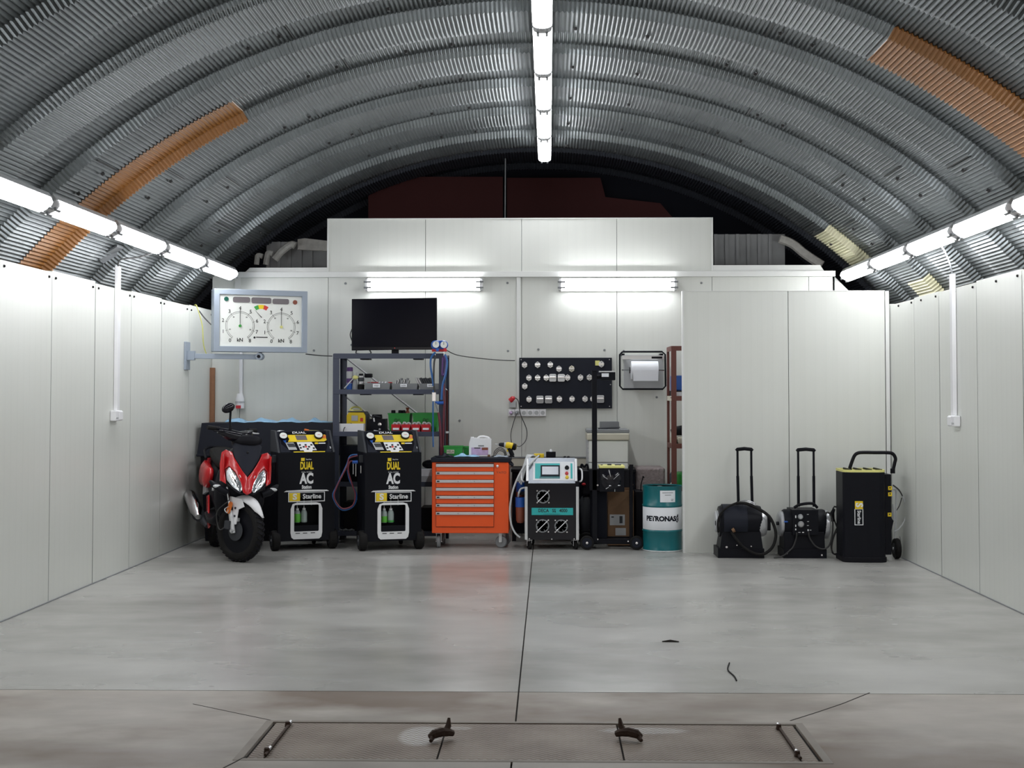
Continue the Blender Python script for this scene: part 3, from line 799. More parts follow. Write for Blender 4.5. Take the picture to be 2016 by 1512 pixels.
part('logo_print', face, MB().box(FP(885, 1005)[0], FP(1105, 1005)[0], .0012, .002, FP(885, 1005)[1]-.004, FP(885, 1005)[1]+.005), 'blackp')
for (u0, u1, v0, v1) in ((440, 765, 258, 365), (790, 1172, 265, 382), (1195, 1515, 285, 392)):
    a = FP(u0, v0); b = FP(u1, v1)
    part('display_window', t, MB().prism(rrect(a[0], b[0], a[1]-(a[1]-b[1])*1.0, a[1], .018), -.002, .004), 'lcd')
for u, v, m_ in ((317, 300, 'dgreen'), (1635, 350, 'brownl')):
    a = FP(u, v); part('indicator_lamp', t, MB().cyl((a[0], .004, a[1]), (a[0], -.008, a[1]), .024, .021, 20), m_, 0, True)
# wall arm
Ya = 12.9; zA = AZ(701, Ya, 450)
t = thing('wall_arm', 'grey steel swing arm on the left wall carrying the gauge display', 'bracket', (XL, Ya, zA))
part('wall_plate', t, MB().box(XL+.001, XL+.02, Ya-.07, Ya+.09, AZ(728, Ya, 390), AZ(673, Ya, 390)), 'greyblue', .003)
part('hinge', t, MB().box(XL+.02, XL+.09, Ya-.03, Ya+.03, zA-.04, zA+.05), 'greyblue', .003)
E_ = at(512, 702, 13.2)
part('arm', t, MB().box(0, (E_-Vector((XL+.05, Ya, zA))).length, -.025, .025, -.025, .025,
     Matrix.Translation((XL+.05, Ya, zA)) @ Matrix.Rotation(math.atan2(E_.y-Ya, E_.x-XL-.05), 4, 'Z')), 'greyblue', .003)
part('clamp', t, MB().cyl((E_.x, E_.y-.06, E_.z), (E_.x, E_.y+.05, E_.z), .035, None, 18), 'greyblue', .003, True)
part('bolt', t, MB().cyl((E_.x, E_.y-.07, E_.z), (E_.x, E_.y-.05, E_.z), .018, None, 6), 'black')
part('riser', t, MB().box(E_.x-.015, E_.x+.015, E_.y-.0, E_.y+.03, E_.z, E_.z+.07), 'greyblue')
# cables at the display
solo('hanging_cable', 'thin yellow cable hanging over the left wall edge beside the display arm', 'cable', MB().curve([(XL+.0, 13.2, 2.375), (XL+.03, 13.18, 2.36), at(398, 640, 13.1), at(401, 680, 13.05), at(410, 706, 13.05)], .006, 6), 'ycable', 0, True)
solo('signal_cable', 'black cable from the left wall top to the display frame', 'cable', MB().curve([at(392, 612, 13.3), at(402, 625, 13.2), at(418, 641, 13.14)], .007, 6), 'cable', 0, True)
solo('signal_cable', 'black cable from the display frame to the shelf unit', 'cable', MB().curve([at(602, 697, 13.45), at(630, 700, 13.4), at(654, 701, 13.33)], .006, 6), 'cable', 0, True)
# wooden pole in the corner, conduit and industrial socket
mb = MB(); a = at(416.5, 832, 13.865-.005)
mb.cyl((a.x, 13.86, 0), (a.x, 13.86, AZ(724, 13.86, 416)), .034, None, 14)
solo('wooden_pole', 'round brown wooden pole standing in the left back corner', 'pole', mb, 'wood', .003, True)
a = at(474, 740, YB-.03)
solo('conduit_pipe', 'white conduit pipe below the gauge display, ending in a socket', 'pipe', MB().cyl((a.x, YB-.025, AZ(778, YB)), (a.x, YB-.025, AZ(600, YB)), .02, None, 12), 'whiteplastic', 0, True)
t = thing('industrial_socket', 'white round industrial socket with red cap under the conduit, behind the mirror', 'socket', (a.x, YB-.06, AZ(806, YB)))
part('body', t, MB().lathe([(.03, AZ(775, YB)), (.045, AZ(785, YB)), (.046, AZ(795, YB)), (.045, AZ(804, YB))], (a.x, YB-.06, 0), 'z', 16), 'whiteplastic', 0, True)
part('collar', t, MB().lathe([(.05, AZ(793, YB)), (.05, AZ(790, YB))], (a.x, YB-.06, 0), 'z', 16), 'lgrey', 0, True)
part('cap', t, MB().box(a.x-.03, a.x+.02, YB-.115, YB-.1, AZ(804, YB), AZ(798, YB)), 'redp')

# ------------------------------------------------------------ black container behind the scooter
Yc = 13.25
x0 = AX(388, Yc); x1 = AX(656, Yc)
zt = AZ(833, Yc, 520); zl = AZ(899, Yc, 450)
t = thing('black_bin', 'big black plastic container with deep lid in the left back corner', 'container', ((x0+x1)/2, Yc+.3, 0))
part('lid', t, MB().taper((x0, x1+.01, Yc, 13.81), (x0+.04, x1-.02, Yc+.03, 13.80), zl, zt), 'charcoal', .025, True)
part('body', t, MB().taper((x0+.08, x1-.12, Yc+.06, 13.75), (x0+.03, x1-.05, Yc+.03, 13.79), 0, zl), 'blackm', .02, True)
part('lid_rim', t, MB().box(x0-.005, x1+.012, Yc-.01, 13.815, zl, zl+.025), 'charcoal', .006)
mb = MB(); xa, xb = AX(450, 13.5), AX(650, 13.5)
n = 26
for j in range(4):
    for i in range(n+1):
        x = xa+(xb-xa)*i/n; y = 13.34+.12*j
        z = zt+.006+(.018+.02*math.sin(i*.9)+.012*math.sin(i*2.3+j))*(1 if 0 < j < 3 else .2)*(.4 if i > 22 else 1)
        mb.v.append((x, y, max(z, zt+.004)))
for j in range(3):
    for i in range(n): mb.f.append((j*(n+1)+i, j*(n+1)+i+1, (j+1)*(n+1)+i+1, (j+1)*(n+1)+i))
o = solo('plastic_sheet', 'crumpled light blue plastic sheet lying on the black container lid', 'sheet', mb, 'ltblue', 0, 'all')
sd = o.modifiers.new('thick', 'SOLIDIFY'); sd.thickness = .004
# oval badge and orange rag hook behind the left station
p = at(552, 850, 13.19)
solo('oval_lid', 'small oval steel lid leaning above the left service station', 'lid', MB().ell((p.x, 13.215, p.z), (.046, .012, .014)), 'alu', 0, True)
p = at(605, 848, 13.235)
t = thing('screwdriver', 'orange handled pick lying behind the left service station top', 'tool', (p.x, 13.235, p.z-.02))
part('handle', t, MB().tubes([(p.x-.03, 13.235, p.z+.01), (p.x+.01, 13.235, p.z), (p.x+.01, 13.235, p.z-.02)], [.012, .014, .01], 8), 'orange2', 0, True)
part('shaft', t, MB().cyl((p.x+.01, 13.235, p.z+.004), (p.x+.12, 13.235, p.z), .003, None, 6), 'lyellow')

# ------------------------------------------------------------ AC service stations
def station(label, pxc, Yf, rz, num):
    c = at(pxc, 1080, Yf)
    t = thing('service_station', label, 'service station', (c.x, Yf, 0), rz)
    W, D = .545, .42; hz = .09; Ht = .925
    # front at y=0, rear at y=D; local coordinates
    hw = W/2
    part('cabinet', t, MB().ring([(-hw, hz), (hw, hz), (hw, Ht), (-hw, Ht)], [(-.115, .235), (.115, .235), (.115, .50), (-.115, .50)], 0, .012), 'blackm', .004)
    part('cabinet_body', t, MB().ring([(-hw, hz), (hw, hz), (hw, Ht), (-hw, Ht)], [(-.125, .22), (.125, .22), (.125, .52), (-.125, .52)], .0125, .16).box(-hw, hw, .16, D, hz, Ht), 'blackm', .006)
    # sloping console between side wings
    part('console_wing', t, MB().prism([(0.0, Ht), (.42, Ht), (.42, Ht+.205), (.19, Ht+.205)], -hw+.0, -hw+.02, 'x'), 'dgrey', .004)
    part('console_wing', t, MB().prism([(0.0, Ht), (.42, Ht), (.42, Ht+.205), (.19, Ht+.205)], hw-.02, hw, 'x'), 'dgrey', .004)
    ang = math.atan2(.20, .18)
    S = Matrix.Translation((0, .004, Ht+.004)) @ Matrix.Rotation(ang-PI/2, 4, 'X')      # panel plane: x across, z up the slope, y inward
    S = Matrix.Translation((0, .004, Ht+.004)) @ Matrix.Rotation(-(PI/2-ang), 4, 'X')
    L_ = math.hypot(.20, .18)
    trap = [(-.245, .0), (.245, .0), (.225, L_), (-.225, L_)]
    con = part('console', t, MB().prism(trap, 0, .03, 'y', S), 'charcoal', .003)
    part('console_back', t, MB().prism([(.02, Ht), (.41, Ht), (.41, Ht+.195), (.19, Ht+.195)], -hw+.021, hw-.021, 'x'), 'charcoal')
    # printed and fitted things on the console (zoom px -> panel)
    def Q(u, v): return ((u-1010)*.545/1400*1.02, (775-v)/(775-345)*L_*.95)        # u,v from the 12.6x crop
    def pl(name, pts, m, h=.002, lab=None):
        return part(name, con, MB().prism([Q(*p) for p in pts], -h, 0, 'y', S), m, 0, False, lab)
    pl('black_print', [(430, 345), (1560, 345), (1560, 600), (1480, 770), (640, 770), (430, 600)], 'blackg', .0012)
    pl('yellow_band', [(590, 415), (1530, 415), (1545, 530), (1480, 560), (600, 560), (640, 500)], 'yellowb', .002)
    pl('blue_print', [(440, 480), (540, 600), (560, 520), (430, 440)], 'blue', .002)
    pl('red_print', [(1450, 430), (1550, 430), (1530, 500), (1450, 490)], 'orange2', .003)
    pl('display_window', [(790, 425), (1050, 425), (1075, 525), (820, 525)], 'lcd', .004)
    pl('keypad', [(805, 570), (1170, 570), (1260, 740), (1160, 740), (1140, 775), (960, 775), (940, 740), (860, 740)], 'whitep', .003)
    pl('name_plate', [(530, 575), (730, 575), (790, 725), (590, 725)], 'lgrey', .002)
    pl('name_plate_print', [(560, 595), (730, 595), (770, 670), (600, 670)], 'dgrey', .003)
    pl('trim_line', [(700, 780), (1450, 780), (1460, 765), (690, 765)], 'yellowb', .0025)
    pl('logo_print', [(1240, 580), (1320, 580), (1320, 612), (1240, 612)], 'yellowb', .003)
    pl('logo_print', [(1330, 588), (1500, 588), (1500, 606), (1330, 606)], 'whitep', .003)
    for (u, v, m_) in ((1010, 630, 'blackp'), (955, 670, 'blackp'), (1012, 668, 'redpr'), (1085, 670, 'blackp'), (1045, 715, 'blackp'), (870, 630, 'blackp'), (880, 690, 'blackp'), (1150, 630, 'blackp'), (1195, 700, 'blackp')):
        pl('button', [(u-25, v-16), (u+25, v-16), (u+25, v+16), (u-25, v+16)], m_, .0045)
    q = Q(900, 385)
    for (u, v) in ((500, 455), (1360, 445)):
        q = Q(u, v)
        gb = part('gauge', con, MB().cyl((q[0], 0, q[1]), (q[0], -.022, q[1]), .044, .042, 28, S), 'blackg', 0, True)
        part('gauge_face', gb, MB().cyl((q[0], -.022, q[1]), (q[0], -.0235, q[1]), .036, None, 28, S), 'dial')
        part('gauge_needle', gb, MB().box(q[0]-.012, q[0]+.014, -.0255, -.0238, q[1]-.0015, q[1]+.0015, S), 'redpr')
    pv = S @ Vector((Q(900, 372)[0], -.003, Q(900, 372)[1]))
    text('lettering', con, 'DUAL', .034, 'whitep', pv, (ang, 0, 0), 1.5, .0005)
    pv = S @ Vector((.235, -.003, .05)); text('lettering', con, num, .03, 'whitep', pv, (ang, 0, 0), 1, .001)
    # front print: scale 207 px/m, centre x=605 photo, bottom 1084
    def Z(v): return (1084-v)/207*1.0
    def T(s, v, size, m_, sx=.62, b=.004, x=0.0): return text('lettering', t, s, size, m_, (x, -.002, Z(v)), (PI/2, 0, 0), sx, b)
    T('DUAL', 919, .098, 'yellowb', .50, .0035); T('R134a / R1234yf', 931, .020, 'lgrey', .75, 0.0002)
    T('AC', 944.3, .135, 'whitep', .68, .006); T('Station', 960.4, .046, 'whitep', .72, .0016)
    part('logo_print', t, MB().box(-.055, -.02, -.0015, 0, Z(909), Z(903)), 'yellowb')
    text('lettering', t, 'Starline', .018, 'whitep', (.018, -.002, Z(906)))
    # name sign with white outline
    part('sign_bar', t, MB().prism([(-.215, Z(969)), (.215, Z(969)), (.195, Z(966.5)), (0, Z(965.5)), (-.195, Z(966.5))], -.006, 0), 'whitep')
    o1 = [(-.175, Z(989)), (.175, Z(989)), (.175, Z(970)), (-.175, Z(970))]; i1 = [(-.168, Z(987.5)), (.168, Z(987.5)), (.168, Z(971.2)), (-.168, Z(971.2))]
    part('sign_outline', t, MB().ring(o1, i1, -.004, 0), 'whitep')
    part('sign_square', t, MB().box(-.165, -.062, -.003, 0, Z(987.3), Z(971.4)), 'yellowb')
    text('lettering', t, 'S', .078, 'whitep', (-.113, -.004, Z(979.4)), (PI/2, 0, 0), 1.15, .003)
    text('lettering', t, 'Starline', .062, 'whitep', (.052, -.002, Z(979)), (PI/2, 0, 0), .95, .0012)
    # rounded white window frame with pictograms
    def ch(x0, x1, z0, z1, c, r): return [(x0+c*.5, z0), (x1-c*.5, z0), (x1-c*.15, z0+c*.3), (x1, z0+c), (x1, z1-c), (x1-c*.3, z1-c*.2), (x1-c, z1), (x0+c, z1), (x0+c*.3, z1-c*.2), (x0, z1-c), (x0, z0+c), (x0+c*.15, z0+c*.3)]
    part('window_frame', t, MB().ring(ch(-.152, .152, Z(1062), Z(990.5), .06, 0), ch(-.118, .118, Z(1047), Z(995), .012, 0), -.005, .0), 'whitep', .001)
    for i, x in enumerate((-.085, -.015, .06)):
        part('caption_print', t, MB().box(x-.02, x+.022, -.0062, -.005, Z(1051), Z(1049.5)), 'blackp')
    # hooks for the bottles
    for x in (-.075, -.01, .06): part('hook', t, MB().cyl((x, .07, .50), (x, .07, .42), .004, None, 6), 'steel')
    # wheels
    for x in (-hw+.0, hw-.0):
        w = part('wheel', t, MB().lathe([(.02, -.035), (.085, -.037), (.095, -.025), (.095, .025), (.085, .037), (.02, .035)], (x-.012 if x < 0 else x-.01, .06, .096), 'x', 26), 'rubber', 0, True)
        part('hub', w, MB().lathe([(.0, -.038), (.05, -.04), (.05, .04), (.0, .038)], (x-.012 if x < 0 else x-.01, .06, .096), 'x', 18), 'dgrey', 0, True)
        part('axle_cap', w, MB().lathe([(0, -.044), (.013, -.043), (.013, .043), (0, .044)], (x-.012 if x < 0 else x-.01, .06, .096), 'x', 12), 'steel')
    for x in (-hw+.03, hw-.1):
        cst = part('caster', t, MB().lathe([(.01, -.014), (.045, -.014), (.05, 0), (.045, .014), (.01, .014)], (x, D+.06, .051), 'x', 18), 'rubber', 0, True)
        part('caster_fork', cst, MB().box(x-.024, x+.024, D+.03, D+.09, .096, .105).box(x-.024, x-.018, D+.045, D+.075, .045, .096).box(x+.018, x+.024, D+.045, D+.075, .045, .096), 'dgrey')
    part('caster_frame', t, MB().box(-hw+.01, hw-.01, D-.02, D+.09, .09, .14), 'blackm')
    # hose couplings on the left side
    hl = part('hose_manifold', t, MB().box(-hw-.035, -hw, .10, .14, .83, .90), 'dgrey', .003)
    part('valve', t, MB().cyl((-hw-.10, .12, .835), (-hw-.05, .12, .835), .016, None, 10), 'blue', 0, True)
    part('coupling', t, MB().cyl((-hw-.09, .12, .82), (-hw-.09, .12, .72), .007, None, 8), 'chrome', 0, True)
    part('coupling', t, MB().cyl((-hw-.065, .12, .82), (-hw-.065, .12, .70), .007, None, 8), 'chrome', 0, True)
    part('coupling', t, MB().cyl((-hw-.02, .10, .80), (-hw-.02, .10, .73), .009, None, 8), 'chrome', 0, True)
    def P(a, b, y=.12): return (a, y, b)
    if num == '1':
        part('hose', t, MB().curve([P(-hw-.05, .895), P(-hw-.13, .87), P(-hw-.15, .80), P(-hw-.25, .60), P(-hw-.27, .50), P(-hw-.20, .40), P(-hw-.10, .42), P(-hw-.07, .52), P(-hw-.10, .62), P(-hw-.14, .76), P(-hw-.12, .84), P(-hw-.08, .835)], .0075, 8, 8), 'maroon', 0, True)
        part('hose', t, MB().curve([P(-hw-.05, .905, .14), P(-hw-.12, .89, .14), P(-hw-.155, .80, .14), P(-hw-.24, .62, .14), P(-hw-.28, .51, .14), P(-hw-.20, .385, .14), P(-hw-.09, .41, .14), P(-hw-.055, .52, .14), P(-hw-.12, .66, .14), P(-hw-.145, .76, .14)], .0065, 8, 8), 'blueh', 0, True)
    else:
        part('hose', t, MB().curve([P(-hw-.05, .90), P(-hw-.09, .88), P(-hw-.10, .80), P(-hw-.09, .70)], .007, 8, 8), 'blueh', 0, True)
    # bottles hang inside the window: things of their own
    return t
S2 = station('black service station on wheels beside the red scooter', 603, 12.55, R(22), '2')
S1 = station('black service station on wheels in front of the shelf unit, left of the orange cabinet', 774, 12.55, R(18), '1')
def sbottle(tst, x, m_, lab, lvl):
    mw = Matrix.Translation(tst.location) @ Euler(tst.rotation_euler).to_matrix().to_4x4()
    p = mw @ Vector((x, .07, .258))
    t = thing('fluid_bottle', lab, 'bottle', p, tst.rotation_euler.z, 'bottles hanging in the service stations')
    part('body', t, MB().lathe([(.001, 0), (.026, .0), (.03, .006), (.03, .085), (.026, .105), (.014, .118)], (0, 0, 0), 'z', 18), 'cfluid', 0, True)
    part('fluid', t, MB().lathe([(.0302, .004), (.0308, .006), (.0308, lvl), (.0302, lvl+.002)], (0, 0, 0), 'z', 18), m_, 0, True)
    part('cap', t, MB().lathe([(.014, .117), (.016, .12), (.016, .132), (.008, .138)], (0, 0, 0), 'z', 14), 'whiteplastic', 0, True)
    part('nozzle', t, MB().lathe([(.008, .138), (.004, .142), (.003, .157), (.001, .158)], (0, 0, 0), 'z', 10), 'whiteplastic', 0, True)
for tst, w in ((S2, 'station beside the scooter'), (S1, 'station beside the orange cabinet')):
    sbottle(tst, -.075, 'gfluid', 'bright green fluid bottle hanging in the window of the %s' % w, .082 if tst is S2 else .06)
    sbottle(tst, -.01, 'cfluid' if tst is S2 else 'greenpr', 'pale clear bottle hanging in the window of the %s' % w, .03 if tst is S2 else .02)

# ------------------------------------------------------------ slate blue shelf unit
YS, YSB = 13.12, 13.62
sx0, sx1 = AX(655, YS), AX(877, YS)
ztop = AZ(697, YS)
t = thing('shelf_unit', 'tall slate blue steel shelf unit behind the right service station', 'shelf unit', ((sx0+sx1)/2, YS, 0))
def angle_post(x, y, sgx, sgy):
    return MB().box(min(x, x+sgx*.066), max(x, x+sgx*.066), min(y, y+sgy*.004), max(y, y+sgy*.004), 0, ztop).box(min(x, x+sgx*.004), max(x, x+sgx*.004), min(y, y+sgy*.05), max(y, y+sgy*.05), 0, ztop)
part('post', t, angle_post(sx0, YS, 1, 1), 'shelf', .002); part('post', t, angle_post(sx1, YS, -1, 1), 'shelf', .002)
part('post', t, angle_post(sx0, YSB, 1, -1), 'shelf', .002); part('post', t, angle_post(sx1, YSB, -1, -1), 'shelf', .002)
part('brace', t, MB().cyl((sx0+.05, YSB+.004, ztop-.02), (sx1-.3, YSB+.004, ztop-.62), .010, None, 4), 'lgrey')
part('brace', t, MB().cyl((sx0+.05, YSB+.004, ztop-.42), (sx1-.3, YSB+.004, ztop-1.02), .010, None, 4), 'lgrey')
def level(y): return AZ(y, YS, 760)
shz = [level(701), level(771), level(854), level(953), level(1050)]
for k, z in enumerate(shz):
    m_ = 'shelf'
    b = part('shelf_board', t, MB().box(sx0+.006, sx1-.006, YS+.006, YSB-.006, z-.005, z+.012).box(sx0+.004, sx1-.004, YS-.003, YS+.006, z-.026, z+.022 if k else z+.026), m_, .002)
    if k < 2: 
        for xx in (.27, .80): part('bracket', t, MB().box(sx0+xx, sx0+xx+.09, YS+.01, YS+.2, z-.035, z-.006), 'black')
def top(k): return shz[k]+.0125
# television
a = at(692, 690, 13.30); b = at(860, 586, 13.30)
t = thing('television', 'black flat television standing on top of the shelf unit', 'television', ((a.x+b.x)/2, 13.33, ztop))
part('screen_case', t, MB().prism([(a.x, a.z), (b.x, a.z+.012), (b.x-.0, b.z), (a.x-.0, b.z-.012)], 13.30, 13.345), 'black', .004)
part('screen_glass', t, MB().prism([(a.x+.012, a.z+.04), (b.x-.012, a.z+.045), (b.x-.012, b.z-.012), (a.x+.012, b.z-.022)], 13.297, 13.30), 'tvglass')
part('lower_bezel', t, MB().box(a.x+.005, b.x-.005, 13.288, 13.30, a.z+.006, a.z+.036), 'blackg', .003)
cx_ = AX(777, 13.3)
part('stand_neck', t, MB().box(cx_-.035, cx_+.035, 13.31, 13.36, ztop+.01, a.z+.09), 'black', .004)
part('stand_foot', t, MB().box(cx_-.16, cx_+.16, 13.24, 13.46, top(0), top(0)+.012), 'blackg', .003)
part('power_light', t, MB().cyl((cx_, 13.288, a.z+.024), (cx_, 13.284, a.z+.024), .005, None, 8), 'redpr')
part('cable_loop', t, MB().curve([(a.x+.06, 13.31, a.z+.02), (a.x+.05, 13.28, top(0)+.02), (a.x+.13, 13.27, top(0)+.012), (a.x+.2, 13.28, top(0)+.02), (a.x+.17, 13.31, a.z+.02)], .008, 6, 5), 'cable', 0, True)
part('cable_loop', t, MB().curve([(a.x-.0, 13.33, a.z+.22), (a.x-.018, 13.33, a.z+.16), (a.x-.0, 13.33, a.z+.1)], .006, 6, 5), 'cable', 0, True)
# manifold gauge hanging from the shelf corner
p = at(866, 682, 13.06)
t = thing('manifold_gauge', 'blue twin dial manifold gauge hanging on the upper right shelf corner', 'gauge', (p.x, 13.06, p.z-.06))
def V(x, y, Y=13.07): return at(x, y, Y)
part('body', t, MB().prism(rrect(V(850.5, 0).x, V(882, 0).x, V(0, 689).z, V(0, 671).z, .04, 6), 13.05, 13.10), 'blue', .006)
for x, y in ((859, 678.5), (874.5, 679)):
    c = V(x, y)
    g_ = part('dial_case', t, MB().lathe([(.0, 13.02), (.036, 13.021), (.041, 13.03), (.041, 13.06)], (c.x, 0, c.z), 'y', 24), 'blue', 0, True)
    part('dial_face', g_, MB().cyl((c.x, 13.0205, c.z), (c.x, 13.0185, c.z), .033, None, 24), 'dial')
    part('dial_needle', g_, MB().box(c.x-.002, c.x+.002, 13.016, 13.0175, c.z-.002, c.z+.026), 'blackp')
part('valve_block', t, MB().box(V(852, 0).x, V(881, 0).x, 13.05, 13.09, V(0, 693).z, V(0, 688).z), 'redp', .004)
for x, m_ in ((862, 'blue'), (877, 'redp')):
    c = V(x, 689); part('valve_knob', t, MB().cyl((c.x, 13.05, c.z), (c.x, 13.015, c.z), .014, .017, 12), m_, 0, True)
for x in (858, 876): part('hook_fitting', t, MB().cyl((V(x, 0).x, 13.07, V(0, 693).z), (V(x, 0).x, 13.07, V(0, 702).z), .008, None, 8), 'chrome', 0, True)
part('hose', t, MB().curve([V(857, 694, 13.05), V(849, 704, 13.04), V(848, 722, 13.03), V(852, 748, 13.03), V(853, 760, 13.03)], .010, 8), 'blueh', 0, True)
part('hose', t, MB().curve([V(858, 700, 13.05), V(855, 712, 13.04), V(854, 730, 13.03), V(854, 758, 13.03), V(857, 772, 13.03)], .009, 8), 'cable', 0, True)
part('hose', t, MB().curve([V(876, 698, 13.05), V(880, 712, 13.04), V(877, 738, 13.03), V(872, 755, 13.03), V(870, 770, 13.03), V(869, 787, 13.03)], .011, 8), 'blueh', 0, True)
part('hose', t, MB().curve([V(874, 700, 13.05), V(878, 715, 13.05), V(875, 735, 13.05), V(871, 736, 13.05), V(872, 704, 13.05)], .011, 8), 'purple', 0, True)
part('filter_can', t, MB().box(V(853, 0).x, V(861, 0).x, 13.02, 13.05, V(0, 790).z, V(0, 772).z), 'chrome', .004)
part('quick_coupling', t, MB().cyl(V(857, 791, 13.035), V(862, 793, 13.035), .012, None, 10).cyl(V(861, 793.5, 13.035), V(873, 793, 13.035), .017, None, 10), 'blue', 0, True)
part('quick_coupling', t, MB().cyl(V(857, 793, 13.035), V(862, 810, 13.035), .006, None, 8), 'grey', 0, True)
part('hose', t, MB().curve([V(853, 768, 13.03), V(852.5, 800, 13.03), V(852.5, 850, 13.03), V(853, 880, 13.0)], .007, 8), 'blueh', 0, True)
solo('air_hose', 'maroon hose running down the right shelf post, nearer the shelf', 'hose', MB().curve([V(863, 812, 13.06), V(866, 835, 13.06), V(868, 870, 13.06), V(868, 896, 13.05)], .012, 8), 'maroon', 0, True)
solo('air_hose', 'maroon hose running down the right shelf post, further from the shelf', 'hose', MB().curve([V(873, 755, 13.11), V(874.5, 790, 13.08), V(873.5, 830, 13.08), V(872, 870, 13.08), V(870, 897, 13.07)], .012, 8), 'maroon', 0, True)
p = V(875, 766, 13.07)
t = thing('grease_gun', 'slim dark red and black rod hanging beside the right shelf post', 'tool', (p.x, 13.1, AZ(892, 13.1)))
x = AX(880, 13.1)
part('tube', t, MB().cyl((x, 13.1, AZ(892, 13.1)), (x, 13.1, AZ(768, 13.1)), .011, None, 10), 'darkred', 0, True)
part('collar', t, MB().cyl((x, 13.1, AZ(853, 13.1)), (x, 13.1, AZ(849, 13.1)), .018, None, 10), 'lgrey', 0, True)
part('hook', t, MB().curve([(x, 13.1, AZ(769, 13.1)), (x-.01, 13.1, AZ(766, 13.1)), (x-.03, 13.11, AZ(768, 13.1))], .006, 6), 'steel', 0, True)
solo('signal_cable', 'thin dark cable sagging from the shelf corner to the wall duct', 'cable', MB().curve([V(880, 690, 13.15), V(900, 699, 13.4), V(940, 705, 13.75), V(985, 709, 13.85), V(1014, 710, 13.86)], .005, 6), 'cable', 0, True)

# top open shelf: cans, adapters, trays
zs = top(1)
def X_(x, Y=13.25): return AX(x, Y)
def Z_(y, Y=13.25): return AZ(y, Y, 760)
def can(name, label, cat, px_, r, y1, m1, m2, ycap, group=None, Y=13.25, shape=None):
    x = X_(px_, Y); z1 = Z_(y1, Y); zc = Z_(ycap, Y)
    t = thing(name, label, cat, (x, Y, zs), None, group)
    part('can', t, MB().lathe([(.001, zs), (r*.95, zs), (r, zs+.006), (r, zc-.006), (r*.93, zc)], (x, Y, 0), 'z', 20), m1, 0, True)
    part('cap', t, MB().lathe([(r*.9, zc), (r*.92, zc+.005), (r*.9, z1-.004), (r*.8, z1), (.001, z1)], (x, Y, 0), 'z', 20), m2, 0, True)
    return t
t = can('spray_can', 'white and blue spray can with dark purple cap at the left of the upper shelf', 'can', 688.5, .034, 723, 'lgrey', 'purple', 731)
x = X_(688.5)
part('label_band', t, MB().lathe([(.0348, zs+.008), (.0348, zs+.07)], (x, 13.25, 0), 'z', 20), 'blue')
part('label_band', t, MB().lathe([(.0348, zs+.075), (.0348, zs+.12)], (x, 13.25, 0), 'z', 20), 'purple')
x = X_(699.5)
t = thing('spray_bottle', 'grey trigger bottle with yellow green nozzle beside the spray can', 'bottle', (x, 13.22, zs))
part('body', t, MB().lathe([(.001, zs), (.03, zs), (.026, zs+.05), (.022, zs+.09), (.014, zs+.11)], (x, 13.22, 0), 'z', 16), 'grey', 0, True)
part('head', t, MB().ell((x+.005, 13.21, zs+.13), (.03, .022, .022)), 'lyellow', 0, True)
part('straw', t, MB().cyl((x-.01, 13.20, zs+.125), (x-.10, 13.17, zs+.02), .006, None, 8), 'clear', 0, True)
part('trigger', t, MB().cyl((x+.01, 13.21, zs+.14), (x+.02, 13.2, zs+.18), .008, .004, 8), 'lgrey', 0, True)
x = X_(711)
for k, (r, z0, z1, m_, lab) in enumerate(((.034, 0, .06, 'rubber', 'dark strapped round block at the bottom of the small ring stack'), (.032, .061, .092, 'steel', 'lower steel ring in the small stack on the upper shelf'), (.032, .093, .125, 'dgrey', 'dark middle ring in the small stack on the upper shelf'), (.032, .126, .15, 'steel', 'upper steel ring in the small stack on the upper shelf'), (.022, .151, .168, 'black', 'black knob topping the small ring stack on the upper shelf'))):
    solo('ring_adapter', lab, 'adapter', MB().lathe([(.001, zs+z0), (r*.85, zs+z0), (r, zs+z0+.004), (r, zs+z1-.004), (r*.85, zs+z1), (.001, zs+z1)], (x, 13.24, 0), 'z', 20), m_, 0, True, 'stack of ring adapters')
x = X_(722)
t = thing('puller_tool', 'black headed tool with thin steel prongs behind the ring stack', 'tool', (x, 13.36, zs))
part('head', t, MB().box(x-.035, x+.04, 13.32, 13.40, zs+.13, zs+.17), 'black', .006)
for q in (-.028, -.012, .006, .022): part('prong', t, MB().cyl((x+q, 13.36, zs), (x+q, 13.36, zs+.135), .0035, None, 6), 'steel', 0, True)
def tray(name, label, cat, xa, xb, ytop, zb, m_, group=None, Y=13.16, D=.22, tape=.93, wall=.004, rim=None):
    a, b = X_(xa, Y), X_(xb, Y); zt_ = AZ(ytop, Y, 760)
    t = thing(name, label, cat, ((a+b)/2, Y, zb), None, group)
    mb = MB(); w = (b-a)/2; c = (a+b)/2; ti = w*tape
    def rect(h, y0, y1, z): return [(c-h, y0, z), (c+h, y0, z), (c+h, y1, z), (c-h, y1, z)]
    vs = rect(ti, Y+.01, Y+D-.01, zb)+rect(w, Y, Y+D, zt_)+rect(w-wall, Y+wall, Y+D-wall, zt_)+rect(ti-wall, Y+.01+wall, Y+D-.01-wall, zb+wall)
    fs = [(3, 2, 1, 0), (12, 13, 14, 15)]
    for L in (0, 4, 8):
        for i in range(4): fs.append((L+i, L+(i+1) % 4, L+4+(i+1) % 4, L+4+i))
    mb.add(vs, fs)
    part('tray_shell' if name == 'parts_tray' else 'crate_shell', t, mb, m_)
    if rim: part('rim', t, MB().ring([(a-.004, Y-.004), (b+.004, Y-.004), (b+.004, Y+D+.004), (a-.004, Y+D+.004)], [(a, Y), (b, Y), (b, Y+D), (a, Y+D)], zt_-.012, zt_, 'z'), rim)
    return t, a, b, zt_
